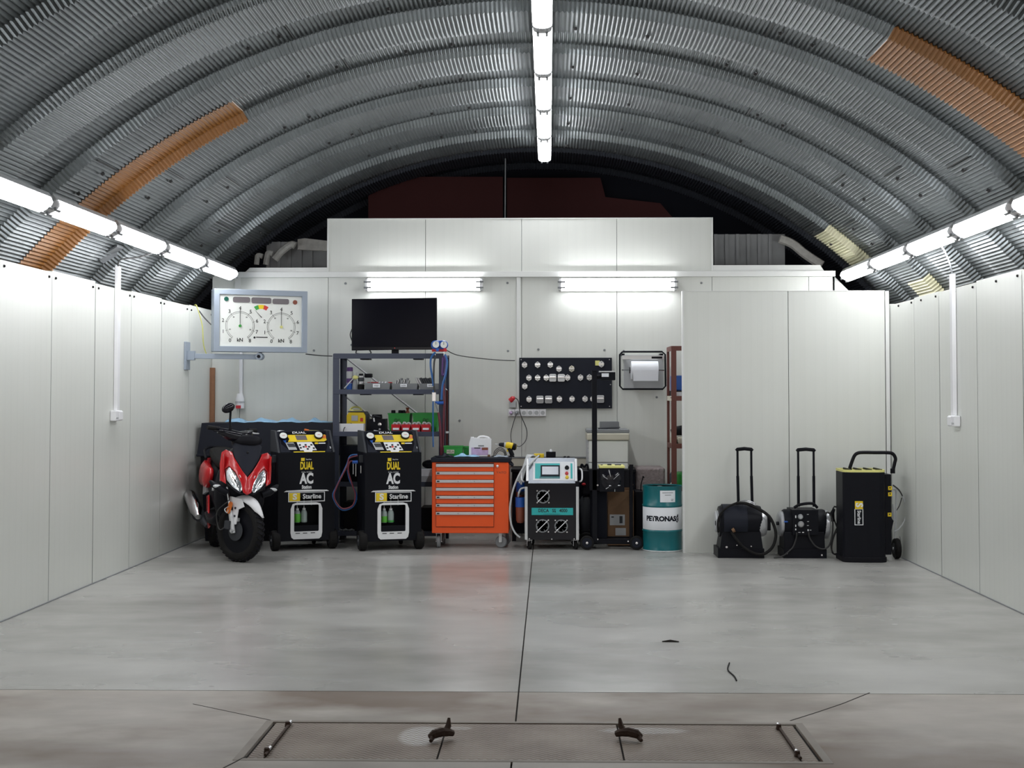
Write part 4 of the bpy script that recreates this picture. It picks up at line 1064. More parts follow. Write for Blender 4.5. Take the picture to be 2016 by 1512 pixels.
t, a, b, zt_ = tray('parts_tray', 'long grey open parts tray with red lining, left on the upper shelf', 'tray', 717, 768, 754, zs, 'grey')
part('red_lining', t, MB().box(a+.005, b-.005, 13.37, 13.374, zs+.01, zt_+.012), 'redp')
part('label_card', t, MB().box(X_(734, 13.16), X_(748, 13.16), 13.155, 13.159, Z_(763), Z_(756)), 'paper'); text('lettering', t, 'VOLK', .022, 'blackp', (X_(741, 13.16), 13.154, Z_(759.5)), sx=.8)
for k in range(3):
    x = X_(748+6*k); solo('caliper_part', ('left', 'middle', 'right')[k]+' of three small grey metal parts in the red lined tray', 'metal part', MB().tubes([(x-.02, 13.27, zt_-.014), (x, 13.27, zt_+.006), (x+.02, 13.27, zt_-.01)], [.012, .018, .012], 8), 'steel', 0, True, 'metal parts in the red lined tray')
t, a, b, zt_ = tray('parts_tray', 'grey open parts tray full of pale discs, middle of upper shelf', 'tray', 771, 822, 755, zs, 'grey')
part('label_card', t, MB().box(X_(788, 13.16), X_(801, 13.16), 13.155, 13.159, Z_(762), Z_(756)), 'paper'); text('lettering', t, 'LUCAS', .020, 'blackp', (X_(794.5, 13.16), 13.154, Z_(759)), sx=.75)
for k in range(7):
    x = X_(778+4*k); h = .045+.012*(k % 3)
    zb_ = zs+.012
    solo('brake_pad', 'pale grey pad standing in the middle tray, %s from the left' % W[k], 'brake pad', MB().box(-.007, .007, 0, .11, 0, h+.045, Matrix.Translation((x, 13.21, zb_)) @ Matrix.Rotation(R(8+2*(k % 3)), 4, 'Y')), ('lgrey', 'steel', 'grey')[k % 3], .003, False, 'pads in the middle tray')
x = X_(775, 13.3)
t, a, b, zt_ = tray('parts_tray', 'grey open parts tray with leaning dark pads, right on the upper shelf', 'tray', 825, 868, 755, zs, 'grey')
part('label_card', t, MB().box(X_(841, 13.16), X_(854, 13.16), 13.155, 13.159, Z_(762), Z_(756)), 'paper'); text('lettering', t, 'TEXTAR', .018, 'blackp', (X_(847.5, 13.16), 13.154, Z_(759)), sx=.75)
for k in range(7):
    x = X_(832+4.4*k); 
    solo('brake_pad', 'dark pad leaning left in the right tray, %s from the left' % W[k], 'brake pad', MB().box(-.009, .009, 0, .13, 0, .125-.006*(k % 2), Matrix.Translation((x-.01, 13.21, zs+.014)) @ Matrix.Rotation(R(-27), 4, 'Y')), 'steel' if k < 2 else 'dgrey', .003, False, 'pads in the right tray')

# lower open shelf
zs = top(2)
t, a, b, zt_ = tray('parts_tray', 'white open box at the left end of the lower shelf, in front of the charger', 'tray', 664, 716, 834.5, zs, 'whiteplastic', None, 13.135, .13, .97)
x0, x1 = X_(683, 13.35), X_(720, 13.35); z0, z1 = zs, Z_(812, 13.35)
t = thing('battery_charger', 'yellow battery charger with grey display on the lower shelf', 'charger', ((x0+x1)/2, 13.4, zs))
part('case', t, MB().prism([(x0, z0), (x1, z0), (x1, z1-.03), (x1-.02, z1), (x0+.02, z1), (x0, z1-.03)], 13.33, 13.56), 'yellow', .006)
part('side_cover', t, MB().prism([(x1-.0, z0), (x1+.012, z0), (x1+.012, z1-.02), (x1-.01, z1+.008), (x0+.01, z1+.008), (x0+.01, z1+.001), (x1-.012, z1+.001), (x1, z1-.03)], 13.34, 13.57), 'dgrey')
part('display_window', t, MB().box(x0+.05, x0+.115, 13.322, 13.329, z1-.085, z1-.03), 'lgrey', .002)
part('switch', t, MB().box(x1-.05, x1-.025, 13.32, 13.329, z1-.09, z1-.055), 'redp', .002)
part('lead', t, MB().curve([(x0+.05, 13.325, z1-.11), (x0+.03, 13.2, z1-.13), (x0+.01, 13.13, z1-.15), (x0+.0, 13.12, zs+.01)], .005, 6), 'cable', 0, True)
x = X_(700, 13.42)
t = thing('coiled_strap', 'coiled yellow strap with grey clip lying on the battery charger', 'strap', (x, 13.42, z1+.009))
part('coil', t, MB().curve([(x-.06, 13.42, z1+.02), (x-.03, 13.42, z1+.05), (x+.03, 13.44, z1+.05), (x+.06, 13.42, z1+.02), (x, 13.40, z1+.018), (x-.05, 13.40, z1+.019)], .010, 8), 'lyellow', 0, True)
part('clip', t, MB().box(x-.07, x+.09, 13.37, 13.42, z1+.009, z1+.014), 'grey', .001)
x0, x1 = X_(727, 13.35), X_(759, 13.35)
t = thing('vacuum_pump', 'black pump with steel lever and round silver cap on the lower shelf', 'pump', ((x0+x1)/2, 13.4, zs))
part('housing', t, MB().box(x0, x1, 13.34, 13.52, zs, zs+.13), 'blackm', .012, True)
part('motor', t, MB().cyl((x0+.02, 13.45, zs+.13), (x1-.05, 13.45, zs+.13), .045, None, 20), 'black', 0, True)
part('lever', t, MB().tubes([(x0+.06, 13.34, zs+.10), (x0+.04, 13.33, zs+.14), (x0+.05, 13.33, zs+.165), (x0+.12, 13.33, zs+.15)], [.01, .008, .007, .006], 8), 'dgrey', 0, True)
part('lever_tip', t, MB().cyl((x0+.055, 13.325, zs+.105), (x0+.05, 13.32, zs+.14), .008, None, 8), 'whiteplastic', 0, True)
part('silver_cap', t, MB().lathe([(.001, 13.325), (.018, 13.326), (.02, 13.34)], (x0+.11, 0, zs+.075), 'y', 18), 'chrome', 0, True)
part('silver_cap', t, MB().lathe([(.001, 13.325), (.010, 13.326), (.012, 13.34)], (x0+.11, 0, zs+.025), 'y', 18), 'steel', 0, True)
for (xa, xb, yt, lab, s_, tx) in ((764, 807, 813.5, 'green plastic crate marked OC with dark lids on top', 'OC', 786), (812, 862, 813, 'green plastic crate at the right end of the lower shelf', 'OC 5W', 842)):
    t, a, b, zt_ = tray('plastic_crate', lab, 'crate', xa, xb, yt, zs, 'green', 'green crates on the lower shelf', 13.30, .28, .86, .005, 'green')
    text('lettering', t, s_.split(' ')[0], .05, 'blackp', (X_(tx-4, 13.3), 13.296, zt_-.075), (PI/2+.04, .1, 0), .8)
    if ' ' in s_: text('lettering', t, s_.split(' ')[1], .05, 'blackp', (X_(tx, 13.3), 13.300, zt_-.115), (PI/2+.04, .1, 0), .8)
zc = Z_(813.5, 13.35)
for k, (px_, w_, lab) in enumerate(((774.5, .022, 'black round cap on the left green crate, left'), (788, .02, 'black round cap on the left green crate, middle'), (795, .018, 'black round cap on the left green crate, right'))):
    x = X_(px_, 13.42); solo('round_cap', lab, 'cap', MB().lathe([(.001, zc-.03), (w_, zc-.03), (w_, zc+.024), (w_*.8, zc+.03), (.001, zc+.03)], (x, 13.42, 0), 'z', 16), 'black', 0, True, 'caps on the green crate')
x = X_(802.5, 13.42)
solo('hourglass_spool', 'small brown spool standing on the left green crate', 'spool', MB().lathe([(.001, zc-.03), (.022, zc-.03), (.022, zc+.01), (.011, zc+.03), (.021, zc+.055), (.001, zc+.06)], (x, 13.42, 0), 'z', 14), 'brownl', 0, True)
for k in range(4):
    xa = 770.5+19.6*k
    t, a, b, zt_ = tray('parts_bin', 'small red bin with white card in front of the green crates, %s from the left' % W[k], 'bin', xa, xa+17.4, 835.5, zs, 'redp', 'red bins on the lower shelf', 13.135, .14, .95)
    part('label_card', t, MB().box(X_(xa+3, 13.13), X_(xa+15, 13.13), 13.128, 13.134, AZ(846.5, 13.13), AZ(842.5, 13.13)), 'paper')
    for j in range(2):
        q = Vector((a+.028+.04*j, 13.2, zt_-.012))
        solo('grey_fitting', 'grey ribbed hose fitting, %s in the %s red bin' % (('left', 'right')[j], W[k]), 'fitting', MB().curve([q+Vector((-.02, 0, -.01)), q+Vector((-.01, 0, .022+.006*((k+j) % 2))), q+Vector((.012, 0, .02)), q+Vector((.02, 0, -.008))], .010, 8, 4), 'lgrey', 0, True, 'fittings in the red bins')
t = thing('drawer_tray', 'flat grey drawer sticking out below the lower shelf pump', 'tray', (X_(746, 13.08), 13.0, zs-.03))
part('front', t, MB().box(X_(722, 13.05), X_(770, 13.05), 13.0, 13.012, zs-.028, zs+.012), 'lgrey', .002)
part('base', t, MB().box(X_(722, 13.05), X_(770, 13.05), 13.012, 13.112, zs-.028, zs-.02), 'lgrey', .002)
solo('folded_paper', 'white paper sheets sticking up in the flat grey drawer', 'paper', MB().prism([(X_(731, 13.05), zs-.018), (X_(752, 13.05), zs-.018), (X_(750, 13.05), zs+.016), (X_(737, 13.05), zs+.026)], 13.03, 13.06), 'paper')

# dark contents low in the shelf unit
zs = top(3)
def crate_box(name, label, cat, xa, xb, ya, Y, D, zb, m_, bev=.008, group=None):
    a, b = AX(xa, Y), AX(xb, Y)
    return solo(name, label, cat, MB().box(a, b, Y, Y+D, zb, AZ(ya, Y)), m_, bev, False, group)
crate_box('toolbox', 'black toolbox inside the shelf unit left of the right station, upper', 'toolbox', 671, 708, 878, 13.2, .35, zs, 'navy')
crate_box('toolbox', 'black toolbox inside the shelf unit left of the right station, lower', 'toolbox', 676, 712, 990, 13.2, .35, top(4), 'black')
t = thing('carton', 'white carton on the shelf between the right station and orange cabinet', 'carton', (X_(840), 13.2, zs))
part('carton_box', t, MB().box(AX(822, 13.2), AX(860, 13.2), 13.2, 13.5, zs, AZ(938, 13.2)), 'lgrey', .003)
t = thing('carton', 'pale carton lying on top of the white carton behind the cabinet', 'carton', (X_(840), 13.2, AZ(938, 13.2)))
part('carton_box', t, MB().box(AX(824, 13.22), AX(858, 13.22), 13.22, 13.5, AZ(938, 13.2)+.001, AZ(924, 13.2)), 'paper', .003)
p = at(834, 912, 13.05)
solo('black_bag', 'black crumpled bag hanging between the right station and orange cabinet', 'bag', MB().ell((AX(845, 13.28), 13.36, AZ(915, 13.28)), (.08, .07, .045), 14, 8), 'black', 0, True)
crate_box('toolbox', 'black box low on the bottom shelf beside the orange cabinet', 'toolbox', 828, 866, 1000, 13.2, .35, top(4), 'black')
for k, (px_, lab) in enumerate(((668, 'pale metal scrap on the bottom shelf, left'), (680, 'pale metal scrap on the bottom shelf, middle'), (692, 'pale metal scrap on the bottom shelf, right'))):
    x = AX(px_, 13.15); solo('metal_scrap', lab, 'metal part', MB().tubes([(x-.02, 13.15, top(4)+.013), (x+.01, 13.15, top(4)+.022), (x+.035, 13.15, top(4)+.012)], [.009, .012, .008], 7), 'grey', 0, True, 'scraps on the bottom shelf')

# ------------------------------------------------------------ orange tool cabinet
Yf = 12.72
x0, x1 = AX(850.5, Yf), AX(1001.5, Yf); zb = AZ(1050, Yf, 900); ztp = AZ(910, Yf, 900)
D = .42
t = thing('tool_cabinet', 'orange seven drawer tool cabinet on casters with black top', 'tool cabinet', ((x0+x1)/2, Yf+D/2, 0))
part('body', t, MB().box(x0, x1, Yf+.01, Yf+D, zb, ztp), 'orange', .006)
part('worktop', t, MB().box(x0-.01, x1+.02, Yf-.005, Yf+D+.01, ztp, AZ(901, Yf, 900)), 'charcoal', .008)
dx0, dx1 = AX(858.5, Yf), AX(972.5, Yf)
ys = [913.5, 929, 945, 960.5, 976, 992, 1007.5, 1037.5]
bars = [916.5, 931.5, 947.5, 963.3, 979, 995, 1010.7]
def y2z(y): return AZ(y, Yf, 900)
for k in range(7):
    zt1 = y2z(ys[k]-.5); zb1 = y2z(ys[k+1]-.5 if k < 6 else 1037.5)
    d_ = part('drawer', t, MB().box(dx0+.003, dx1-.003, Yf-.004, Yf+.03, zb1+.003, zt1-.002), 'orange', .002)
    zc1 = y2z(bars[k])
    h_ = part('drawer_handle', d_, MB().prism([(Yf-.0045, zc1-.015), (Yf-.020, zc1-.012), (Yf-.022, zc1+.012), (Yf-.0045, zc1+.015)], dx0+.002, dx1-.002, 'x'), 'aluw', .002)
    if k not in (0, 3):
        part('label_print', d_, MB().box(dx0+.012, dx0+.036, Yf-.024, Yf-.0215, zc1-.006, zc1+.007), 'dgrey')
        for q in (.38, .66): part('label_print', d_, MB().box(dx0+(dx1-dx0)*q, dx0+(dx1-dx0)*q+.006, Yf-.0235, Yf-.0218, zc1-.004, zc1+.004), 'grey')
part('drawer_gap', t, MB().box(dx0, dx1, Yf+.006, Yf+.0095, y2z(1038), y2z(911.5)), 'pit')
part('lock', t, MB().lathe([(.001, Yf-.008), (.012, Yf-.007), (.014, Yf+.01)], (AX(979.5, Yf), 0, y2z(917.5)), 'y', 16), 'chrome', 0, True)
text('lettering', t, 'YATO', .03, 'brownl', (AX(987, Yf), Yf+.009, y2z(930.5)), sx=1.2)
part('side_handle', t, MB().curve([(x1+.0, Yf+.02, ztp+.0), (x1+.03, Yf+.04, ztp-.03), (x1+.03, Yf+.25, ztp-.03), (x1, Yf+.28, ztp)], .011, 8), 'charcoal', 0, True)
for (px_, y, rot, big) in ((864.5, Yf+.08, 0, 0), (987, Yf+.08, 70, 1), (872, Yf+D-.07, 10, 0), (995, Yf+D-.07, 60, 1)):
    x = AX(px_, y); r = .058
    mt = Matrix.Translation((x, y, r)) @ Matrix.Rotation(R(rot), 4, 'Z')
    c_ = part('caster', t, MB().lathe([(.012, -.014), (r-.006, -.016), (r, -.01), (r, .01), (r-.006, .016), (.012, .014)], (0, 0, 0), 'x', 24, mt), 'grey', 0, True)
    part('caster_fork', c_, MB().box(-.026, -.020, -.016, .016, -.004, zb-r-.008, mt).box(.020, .026, -.016, .016, -.004, zb-r-.008, mt).box(-.032, .032, -.035, .035, zb-r-.008, zb-r, mt), 'aluw', .002)
    part('axle_bolt', c_, MB().cyl((-.03, 0, 0), (.03, 0, 0), .008, None, 10, mt), 'chrome', 0, True)
zt = AZ(901, Yf, 900)
# items on the cabinet
def cloth(label, xa, xb, Y, m_, seed, amp=.02, dy=.12, name='cloth'):
    rnd = random.Random(seed); a, b = AX(xa, Y), AX(xb, Y); n = 22; mb = MB()
    ph = [rnd.random()*6 for _ in range(4)]
    for j in range(7):
        for i in range(n+1):
            u = i/n; v = j/6
            h = amp*(.35+.3*math.sin(9*u+ph[0]+3*v)+.25*math.sin(17*u-5*v+ph[1])+.2*math.sin(8*v+ph[2]))
            e = min(1, 5*u, 5*(1-u), 4*v+.15, 4*(1-v)+.1)
            mb.v.append((a+(b-a)*u, Y+dy*v+.012*math.sin(7*u+ph[3]), zt+.006+max(0, h*e)))
    for j in range(6):
        for i in range(n): mb.f.append((j*(n+1)+i, j*(n+1)+i+1, (j+1)*(n+1)+i+1, (j+1)*(n+1)+i))
    o = solo(name, label, 'cloth', mb, m_, 0, 'all')
    sd = o.modifiers.new('thick', 'SOLIDIFY'); sd.thickness = .004
    return o
cloth('black rag on the left end of the orange cabinet', 858, 893, 12.76, 'charcoal', 3, .035)
cloth('light blue rag in front of the green crate on the orange cabinet', 894, 943, 12.75, 'ltblue', 5, .03)
cloth('greyish blue rag under the drill on the orange cabinet', 972, 1000, 12.76, 'greyblue', 9, .025)
def zat(y, Y, x=950): return AZ(y, Y, x)
def tray2(label, xa, xb, yt, Y, D, lab=None):
    a, b = AX(xa, Y), AX(xb, Y); zt_ = zat(yt, Y)
    t = thing('plastic_crate', label, 'crate', ((a+b)/2, Y, zt), None, 'green crates on the orange cabinet')
    c = (a+b)/2; w = (b-a)/2
    def rect(h, y0, y1, z): return [(c-h, y0, z), (c+h, y0, z), (c+h, y1, z), (c-h, y1, z)]
    vs = rect(w*.94, Y+.006, Y+D-.01, zt)+rect(w, Y, Y+D, zt_)+rect(w-.004, Y+.004, Y+D-.004, zt_)+rect(w*.94-.004, Y+.01, Y+D-.014, zt+.004)
    fs = [(3, 2, 1, 0), (12, 13, 14, 15)]
    for L in (0, 4, 8):
        for i in range(4): fs.append((L+i, L+(i+1) % 4, L+4+(i+1) % 4, L+4+i))
    part('crate_shell', t, MB().add(vs, fs), 'green')
    part('rim', t, MB().ring([(a-.004, Y-.004), (b+.004, Y-.004), (b+.004, Y+D+.004), (a-.004, Y+D+.004)], [(a, Y), (b, Y), (b, Y+D), (a, Y+D)], zt_-.012, zt_, 'z'), 'green')
    if lab:
        x = AX(887, Y); part('label_card', t, MB().box(x-.037, x+.037, Y-.004, Y+.004, zat(893, Y), zat(885.5, Y)), 'beige')
        text('lettering', t, lab, .032, 'blackp', (x, Y-.005, zat(889.2, Y)), sx=.9)
    return t
tray2('green crate with a paper label on the orange cabinet', 874, 911, 878, 12.9, .11, 'HELA')
tray2('green crate half hidden behind the white canister', 912, 945, 879, 12.97, .12)
Y = 12.88; a, b = AX(923.5, Y), AX(967, Y); z1 = zat(863, Y)
t = thing('canister', 'white plastic canister with violet label on the orange cabinet', 'canister', ((a+b)/2, Y+.05, zt))
part('body', t, MB().prism([(a, zt+.005), (b, zt+.005), (b, z1-.012), (b-.012, z1), (a+.085, z1), (a+.06, z1+.004), (a+.016, z1+.004), (a, z1-.05)], Y, Y+.09), 'whiteplastic', .012, True)
part('cap', t, MB().cyl((a+.028, Y+.045, z1+.003), (a+.028, Y+.045, z1+.014), .017, None, 16), 'whiteplastic', .002, True)
part('grip', t, MB().curve([(a+.08, Y+.045, z1-.004), (a+.10, Y+.045, z1+.014), (a+.14, Y+.045, z1+.018), (b-.03, Y+.045, z1+.008), (b-.02, Y+.045, z1-.008)], .009, 8), 'whiteplastic', 0, True)
part('label_print', t, MB().box(a+.022, b-.028, Y-.0015, Y+.001, zat(896, Y), zat(881, Y)), 'violet')
part('label_print', t, MB().box(a+.09, b-.07, Y-.0025, Y-.001, zat(879, Y), zat(876.5, Y)), 'grey')
part('label_print', t, MB().box(a+.05, a+.11, Y-.0028, Y-.0016, zat(883, Y), zat(881, Y)), 'dgrey')
part('label_print', t, MB().box(b-.09, b-.03, Y-.0028, Y-.0016, zat(886, Y), zat(881, Y)), 'brownl')
part('label_print', t, MB().box(b-.035, b-.008, Y-.0028, Y-.0006, zat(899, Y), zat(895, Y)), 'cardboard')
# cordless drill
Y = 12.88
def Dp(x, y): return at(x, y, Y)
t = thing('cordless_drill', 'yellow and black cordless drill standing on the orange cabinet', 'drill', (AX(1006, Y), Y, zt))
part('motor_housing', t, MB().tubes([Dp(995, 876.5), Dp(999, 876.5), Dp(1011, 879), Dp(1016, 880.5)], [.026, .033, .034, .028], 14), 'yellow', 0, True)
part('motor_cap', t, MB().tubes([Dp(1009, 878.5), Dp(1015, 880.5), Dp(1017, 881)], [.035, .033, .02], 14), 'black', 0, True)
part('collar', t, MB().tubes([Dp(992.5, 876), Dp(996, 876.3)], [.026, .027], 14), 'lgrey', 0, True)
part('chuck', t, MB().tubes([Dp(982, 875), Dp(985, 875.2), Dp(993, 876)], [.012, .019, .024], 14), 'charcoal', 0, True)
part('drill_bit', t, MB().cyl(Dp(975, 874.3), Dp(982, 875), .004, None, 8), 'steel', 0, True)
part('handle', t, MB().tubes([Dp(1003, 882), Dp(1006, 890), Dp(1009, 897)], [.026, .021, .022], 12), 'black', 0, True)
part('battery', t, MB().box(Dp(1003, 0).x, Dp(1013, 0).x, Y-.035, Y+.035, zt+.001, zat(896.5, Y)), 'black', .006)
part('trigger', t, MB().box(Dp(998, 0).x, Dp(1003, 0).x, Y-.01, Y+.01, zat(889, Y), zat(884, Y)), 'yellow', .003)
for k in range(3):
    solo('cable_coil', ('outer', 'middle', 'inner')[k]+' loop of thin black cable coiled beside the drill', 'cable',
         MB().curve([at(972+3*k, 898, 12.97-.012*k), at(974+2*k, 888+2*k, 12.97-.012*k), at(984, 881+3*k, 12.97-.012*k), at(994-k, 887+2*k, 12.97-.012*k), at(998-2*k, 899, 12.97-.012*k)], .004, 6), 'cable', 0, True, 'loops of cable beside the drill')

# ------------------------------------------------------------ wall things in the middle
def zw(y, Y=YB, x=1100): return AZ(y, Y, x)
def xw(x, Y=YB): return AX(x, Y)
# socket strip
Y = YB
t = thing('socket_strip', 'row of six white wall sockets above the orange cabinet', 'socket', (xw(1038), Y-.05, zw(820)))
part('back_box', t, MB().box(xw(1001), xw(1075), Y-.045, Y-.001, zw(820), zw(805.5)), 'whiteplastic', .004)
for k in range(6):
    a = xw(1001.5+12.3*k); b = xw(1012.8+12.3*k)
    f_ = part('socket', t, MB().box(a, b, Y-.055, Y-.045, zw(819), zw(806.5)), 'whiteplastic', .003)
    c = (a+b)/2; part('socket_well', f_, MB().lathe([(.019, Y-.0565), (.022, Y-.0565), (.022, Y-.054)], (c, 0, zw(812.7)), 'y', 16), 'lgrey')
t = thing('industrial_socket', 'small white industrial socket with red plug above the socket strip', 'socket', (xw(1010), Y-.06, zw(803)))
part('body', t, MB().box(xw(1003), xw(1016), Y-.07, Y-.001, zw(803), zw(790)), 'lgrey', .008)
part('plug', t, MB().tubes([(xw(1005), Y-.06, zw(789)), (xw(1010), Y-.07, zw(784)), (xw(1014), Y-.07, zw(783))], [.028, .026, .014], 12), 'redp', 0, True)
for k, px_ in enumerate((1006, 1017)):
    solo('plug', ('left', 'right')[k]+' small plug in the white socket strip', 'plug', MB().tubes([(xw(px_), Y-.058, zw(812.5)), (xw(px_), Y-.09, zw(812.5)), (xw(px_+1), Y-.10, zw(814))], [.018, .016, .007], 10), ('violet', 'grey')[k], 0, True, 'plugs in the strip')
solo('power_lead', 'thin black lead looping down from the red plug to the drill', 'cable', MB().curve([(xw(1014), Y-.075, zw(783)), (xw(1021), Y-.09, zw(790)), (xw(1025), Y-.09, zw(815)), (xw(1037), Y-.1, zw(845)), (xw(1036), Y-.15, zw(865)), (xw(1026), Y-.3, zw(876)), (AX(1017, 13.1), 13.1, AZ(878, 13.1))], .0045, 6), 'cable', 0, True)
solo('power_lead', 'thin black lead hanging from the socket strip to the charger', 'cable', MB().curve([(xw(1017), Y-.10, zw(816)), (xw(1012), Y-.1, zw(830)), (xw(1006.5), Y-.12, zw(853)), (xw(1009), Y-.25, zw(872)), (AX(1013, 13.3), 13.3, AZ(878, 13.3))], .0045, 6), 'cable', 0, True)
# black board with aluminium adapters
bx0, bx1, bz0, bz1 = xw(1022.5), xw(1204.5), zw(804), zw(704.5)
YBo = YB-.05
t = thing('adapter_board', 'black rectangular wall board holding aluminium adapters', 'board', ((bx0+bx1)/2, YBo, bz0))
part('board_panel', t, MB().box(bx0, bx1, YBo, YBo+.02, bz0, bz1), 'charcoal', .002)
for (x, y) in ((1026, 708), (1200, 708), (1026, 800), (1200, 800), (1202, 735), (1202, 757)):
    part('screw_head', t, MB().cyl((xw(x, YBo), YBo-.003, zw(y, YBo)), (xw(x, YBo), YBo, zw(y, YBo)), .006, None, 8), 'steel')
    
part('spacer', t, MB().box(bx0+.2, bx1-.2, YBo+.021, YB-.001, bz0+.05, bz1-.05), 'dgrey')
def zc4(u): return 980+u*370/2016
adp = [('first', 'top', 287, 318, 0), ('second', 'top', 427, 317, 0), ('third', 'top', 564, 316, 0), ('fourth', 'top', 657, 361, 0), ('fifth', 'top', 793, 360, 1), ('sixth', 'top', 1113, 310, 0),
       ('first', 'second', 334, 457, 0), ('second', 'second', 427, 457, 0), ('third', 'second', 520, 456, 0), ('fourth', 'second', 590, 457, 2), ('fifth', 'second', 681, 457, 2), ('sixth', 'second', 749, 455, 0), ('seventh', 'second', 888, 454, 0), ('eighth', 'second', 984, 453, 0),
       ('only', 'third', 289, 548, 0),
       ('first', 'bottom', 335, 688, 0), ('second', 'bottom', 452, 690, 3), ('third', 'bottom', 545, 690, 3), ('fourth', 'bottom', 661, 685, 0), ('fifth', 'bottom', 797, 684, 0), ('sixth', 'bottom', 937, 684, 0), ('seventh', 'bottom', 1020, 684, 0), ('eighth', 'bottom', 1102, 684, 3)]
proto = {}
for (nn, rr, u, v, kd) in adp:
    x = xw(980+u*370/2016, YBo-.03); z = zw(660+v*240/1308, YBo-.03)
    word = {0: 'small hexagonal aluminium adapter', 1: 'small brass tinted adapter', 2: 'squarish rounded aluminium adapter', 3: 'wide ribbed aluminium adapter'}[kd]
    lab = '%s on the black board, %s in the %s row' % (word, nn, rr)
    if kd not in proto:
        o = thing('aluminium_adapter', lab, 'adapter', (x, YBo-.001, z), 0.0, 'adapters on the black wall board')
        m_ = 'alu' if kd != 1 else 'beige'
        if kd in (0, 1):
            hx = [(.031*math.sin(PI/3*k), .036*math.cos(PI/3*k)) for k in range(6)]
            part('body', o, MB().prism(hx, -.022, 0), m_, .003)
            part('band', o, MB().box(-.029, .029, -.032, -.022, -.003, .008), 'chrome', .002)
            for (q, r_) in ((0, .02), (0, -.02)): part('hole', o, MB().cyl((q, -.0235, r_), (q, -.022, r_), .005, None, 8), 'blackp')
        elif kd == 2:
            part('body', o, MB().prism(rrect(-.037, .037, -.040, .040, .014), -.03, 0), 'aluw', .003)
            part('band', o, MB().box(-.034, .034, -.042, -.03, 0, .014), 'chrome', .002)
        else:
            part('body', o, MB().prism(rrect(-.038, .038, -.040, .040, .012), -.03, 0), 'silver', .003)
            part('band', o, MB().box(-.034, .034, -.042, -.03, .002, .014), 'chrome', .002)
            for k in range(3): part('groove', o, MB().box(-.034, .034, -.031, -.0302, -.030+.009*k, -.027+.009*k), 'dgrey')
        proto[kd] = o
    else:
        o = copy_tree(proto[kd]); o['label'] = lab; o.location = (x, YBo-.001, z)
part('yellow_sticker', t, MB().box(xw(1172, YBo), xw(1181, YBo), YBo-.002, YBo, zw(719.5, YBo), zw(710, YBo)), 'lyellow')
# paper towel holder
t = thing('towel_holder', 'wall mounted paper towel holder with black tube frame', 'towel holder', (xw(1265), Y-.15, zw(767)))
YT = Y-.16
def TP(x, y, Yq=YT): return (AX(x, Yq), Yq, AZ(y, Yq, 1265))
fr = [TP(1226, 692.5), TP(1304, 692.5), TP(1310, 698), TP(1310.5, 760), TP(1305, 766), TP(1226, 766), TP(1220.5, 760), TP(1220.5, 698), TP(1226, 692.5)]
part('tube_frame', t, MB().tubes(fr, .0095, 8), 'blackm', 0, True)
part('wall_bracket', t, MB().box(AX(1224, YT), AX(1230, YT), YT, Y-.001, AZ(700, YT, 1265), AZ(696, YT, 1265)).box(AX(1300, YT), AX(1306, YT), YT, Y-.001, AZ(700, YT, 1265), AZ(696, YT, 1265)), 'blackm')
part('back_plate', t, MB().box(xw(1228), xw(1306), Y-.03, Y-.001, zw(766), zw(699)), 'lgrey', .004)
part('cutter_bar', t, MB().box(AX(1225, YT), AX(1308, YT), YT-.01, YT+.03, AZ(708, YT, 1265), AZ(699.5, YT, 1265)), 'alu', .004)
part('cutter_blade', t, MB().box(AX(1283, YT), AX(1304, YT), YT-.015, YT-.01, AZ(706, YT, 1265), AZ(702, YT, 1265)), 'black')
part('spindle', t, MB().cyl(TP(1224, 729), TP(1308, 729), .008, None, 8), 'chrome', 0, True)
part('end_disc', t, MB().cyl(TP(1239.5, 729), TP(1241, 729), .032, None, 16), 'black', 0, True)
t = thing('paper_roll', 'bluish white paper towel roll on the wall holder', 'paper roll', TP(1269, 752))
part('roll', t, MB().cyl(TP(1242.5, 729), TP(1295.5, 729), .095, None, 32), 'paper', 0, True)
x0, x1 = AX(1247, YT-.1), AX(1296, YT-.1)
part('loose_sheet', t, MB().box(x0, x1, YT-.101, YT-.097, AZ(750, YT-.1, 1265), AZ(728, YT-.1, 1265)), 'paper')
# workbench behind
Yb = 13.32
t = thing('workbench', 'low black workbench behind the touch screen machine', 'workbench', (AX(1130, Yb), 13.5, 0))
bzt = AZ(924, Yb, 1130)
part('bench_top', t, MB().box(AX(1006, Yb), AX(1252, Yb), Yb, 13.88, bzt-.03, bzt), 'black', .003)
part('front_panel', t, MB().box(AX(1010, Yb), AX(1250, Yb), Yb+.02, Yb+.04, .08, bzt-.03), 'navy')
for x in (1012, 1246):
    for y in (Yb+.05, 13.83): part('leg', t, MB().box(AX(x, Yb)-.02, AX(x, Yb)+.02, y-.02, y+.02, 0, bzt-.03), 'blackm')
solo('wood_board', 'pale wooden board along the back wall above the black workbench', 'board', MB().box(xw(1001), xw(1160), 13.86, 13.895, bzt+.002, AZ(902, 13.86, 1100)), 'beige', .002)
solo('cable_rail', 'thin dark rail along the back wall above the black workbench', 'rail', MB().box(xw(1000), xw(1165), 13.85, 13.898, zw(901.5), zw(899)), 'grey')
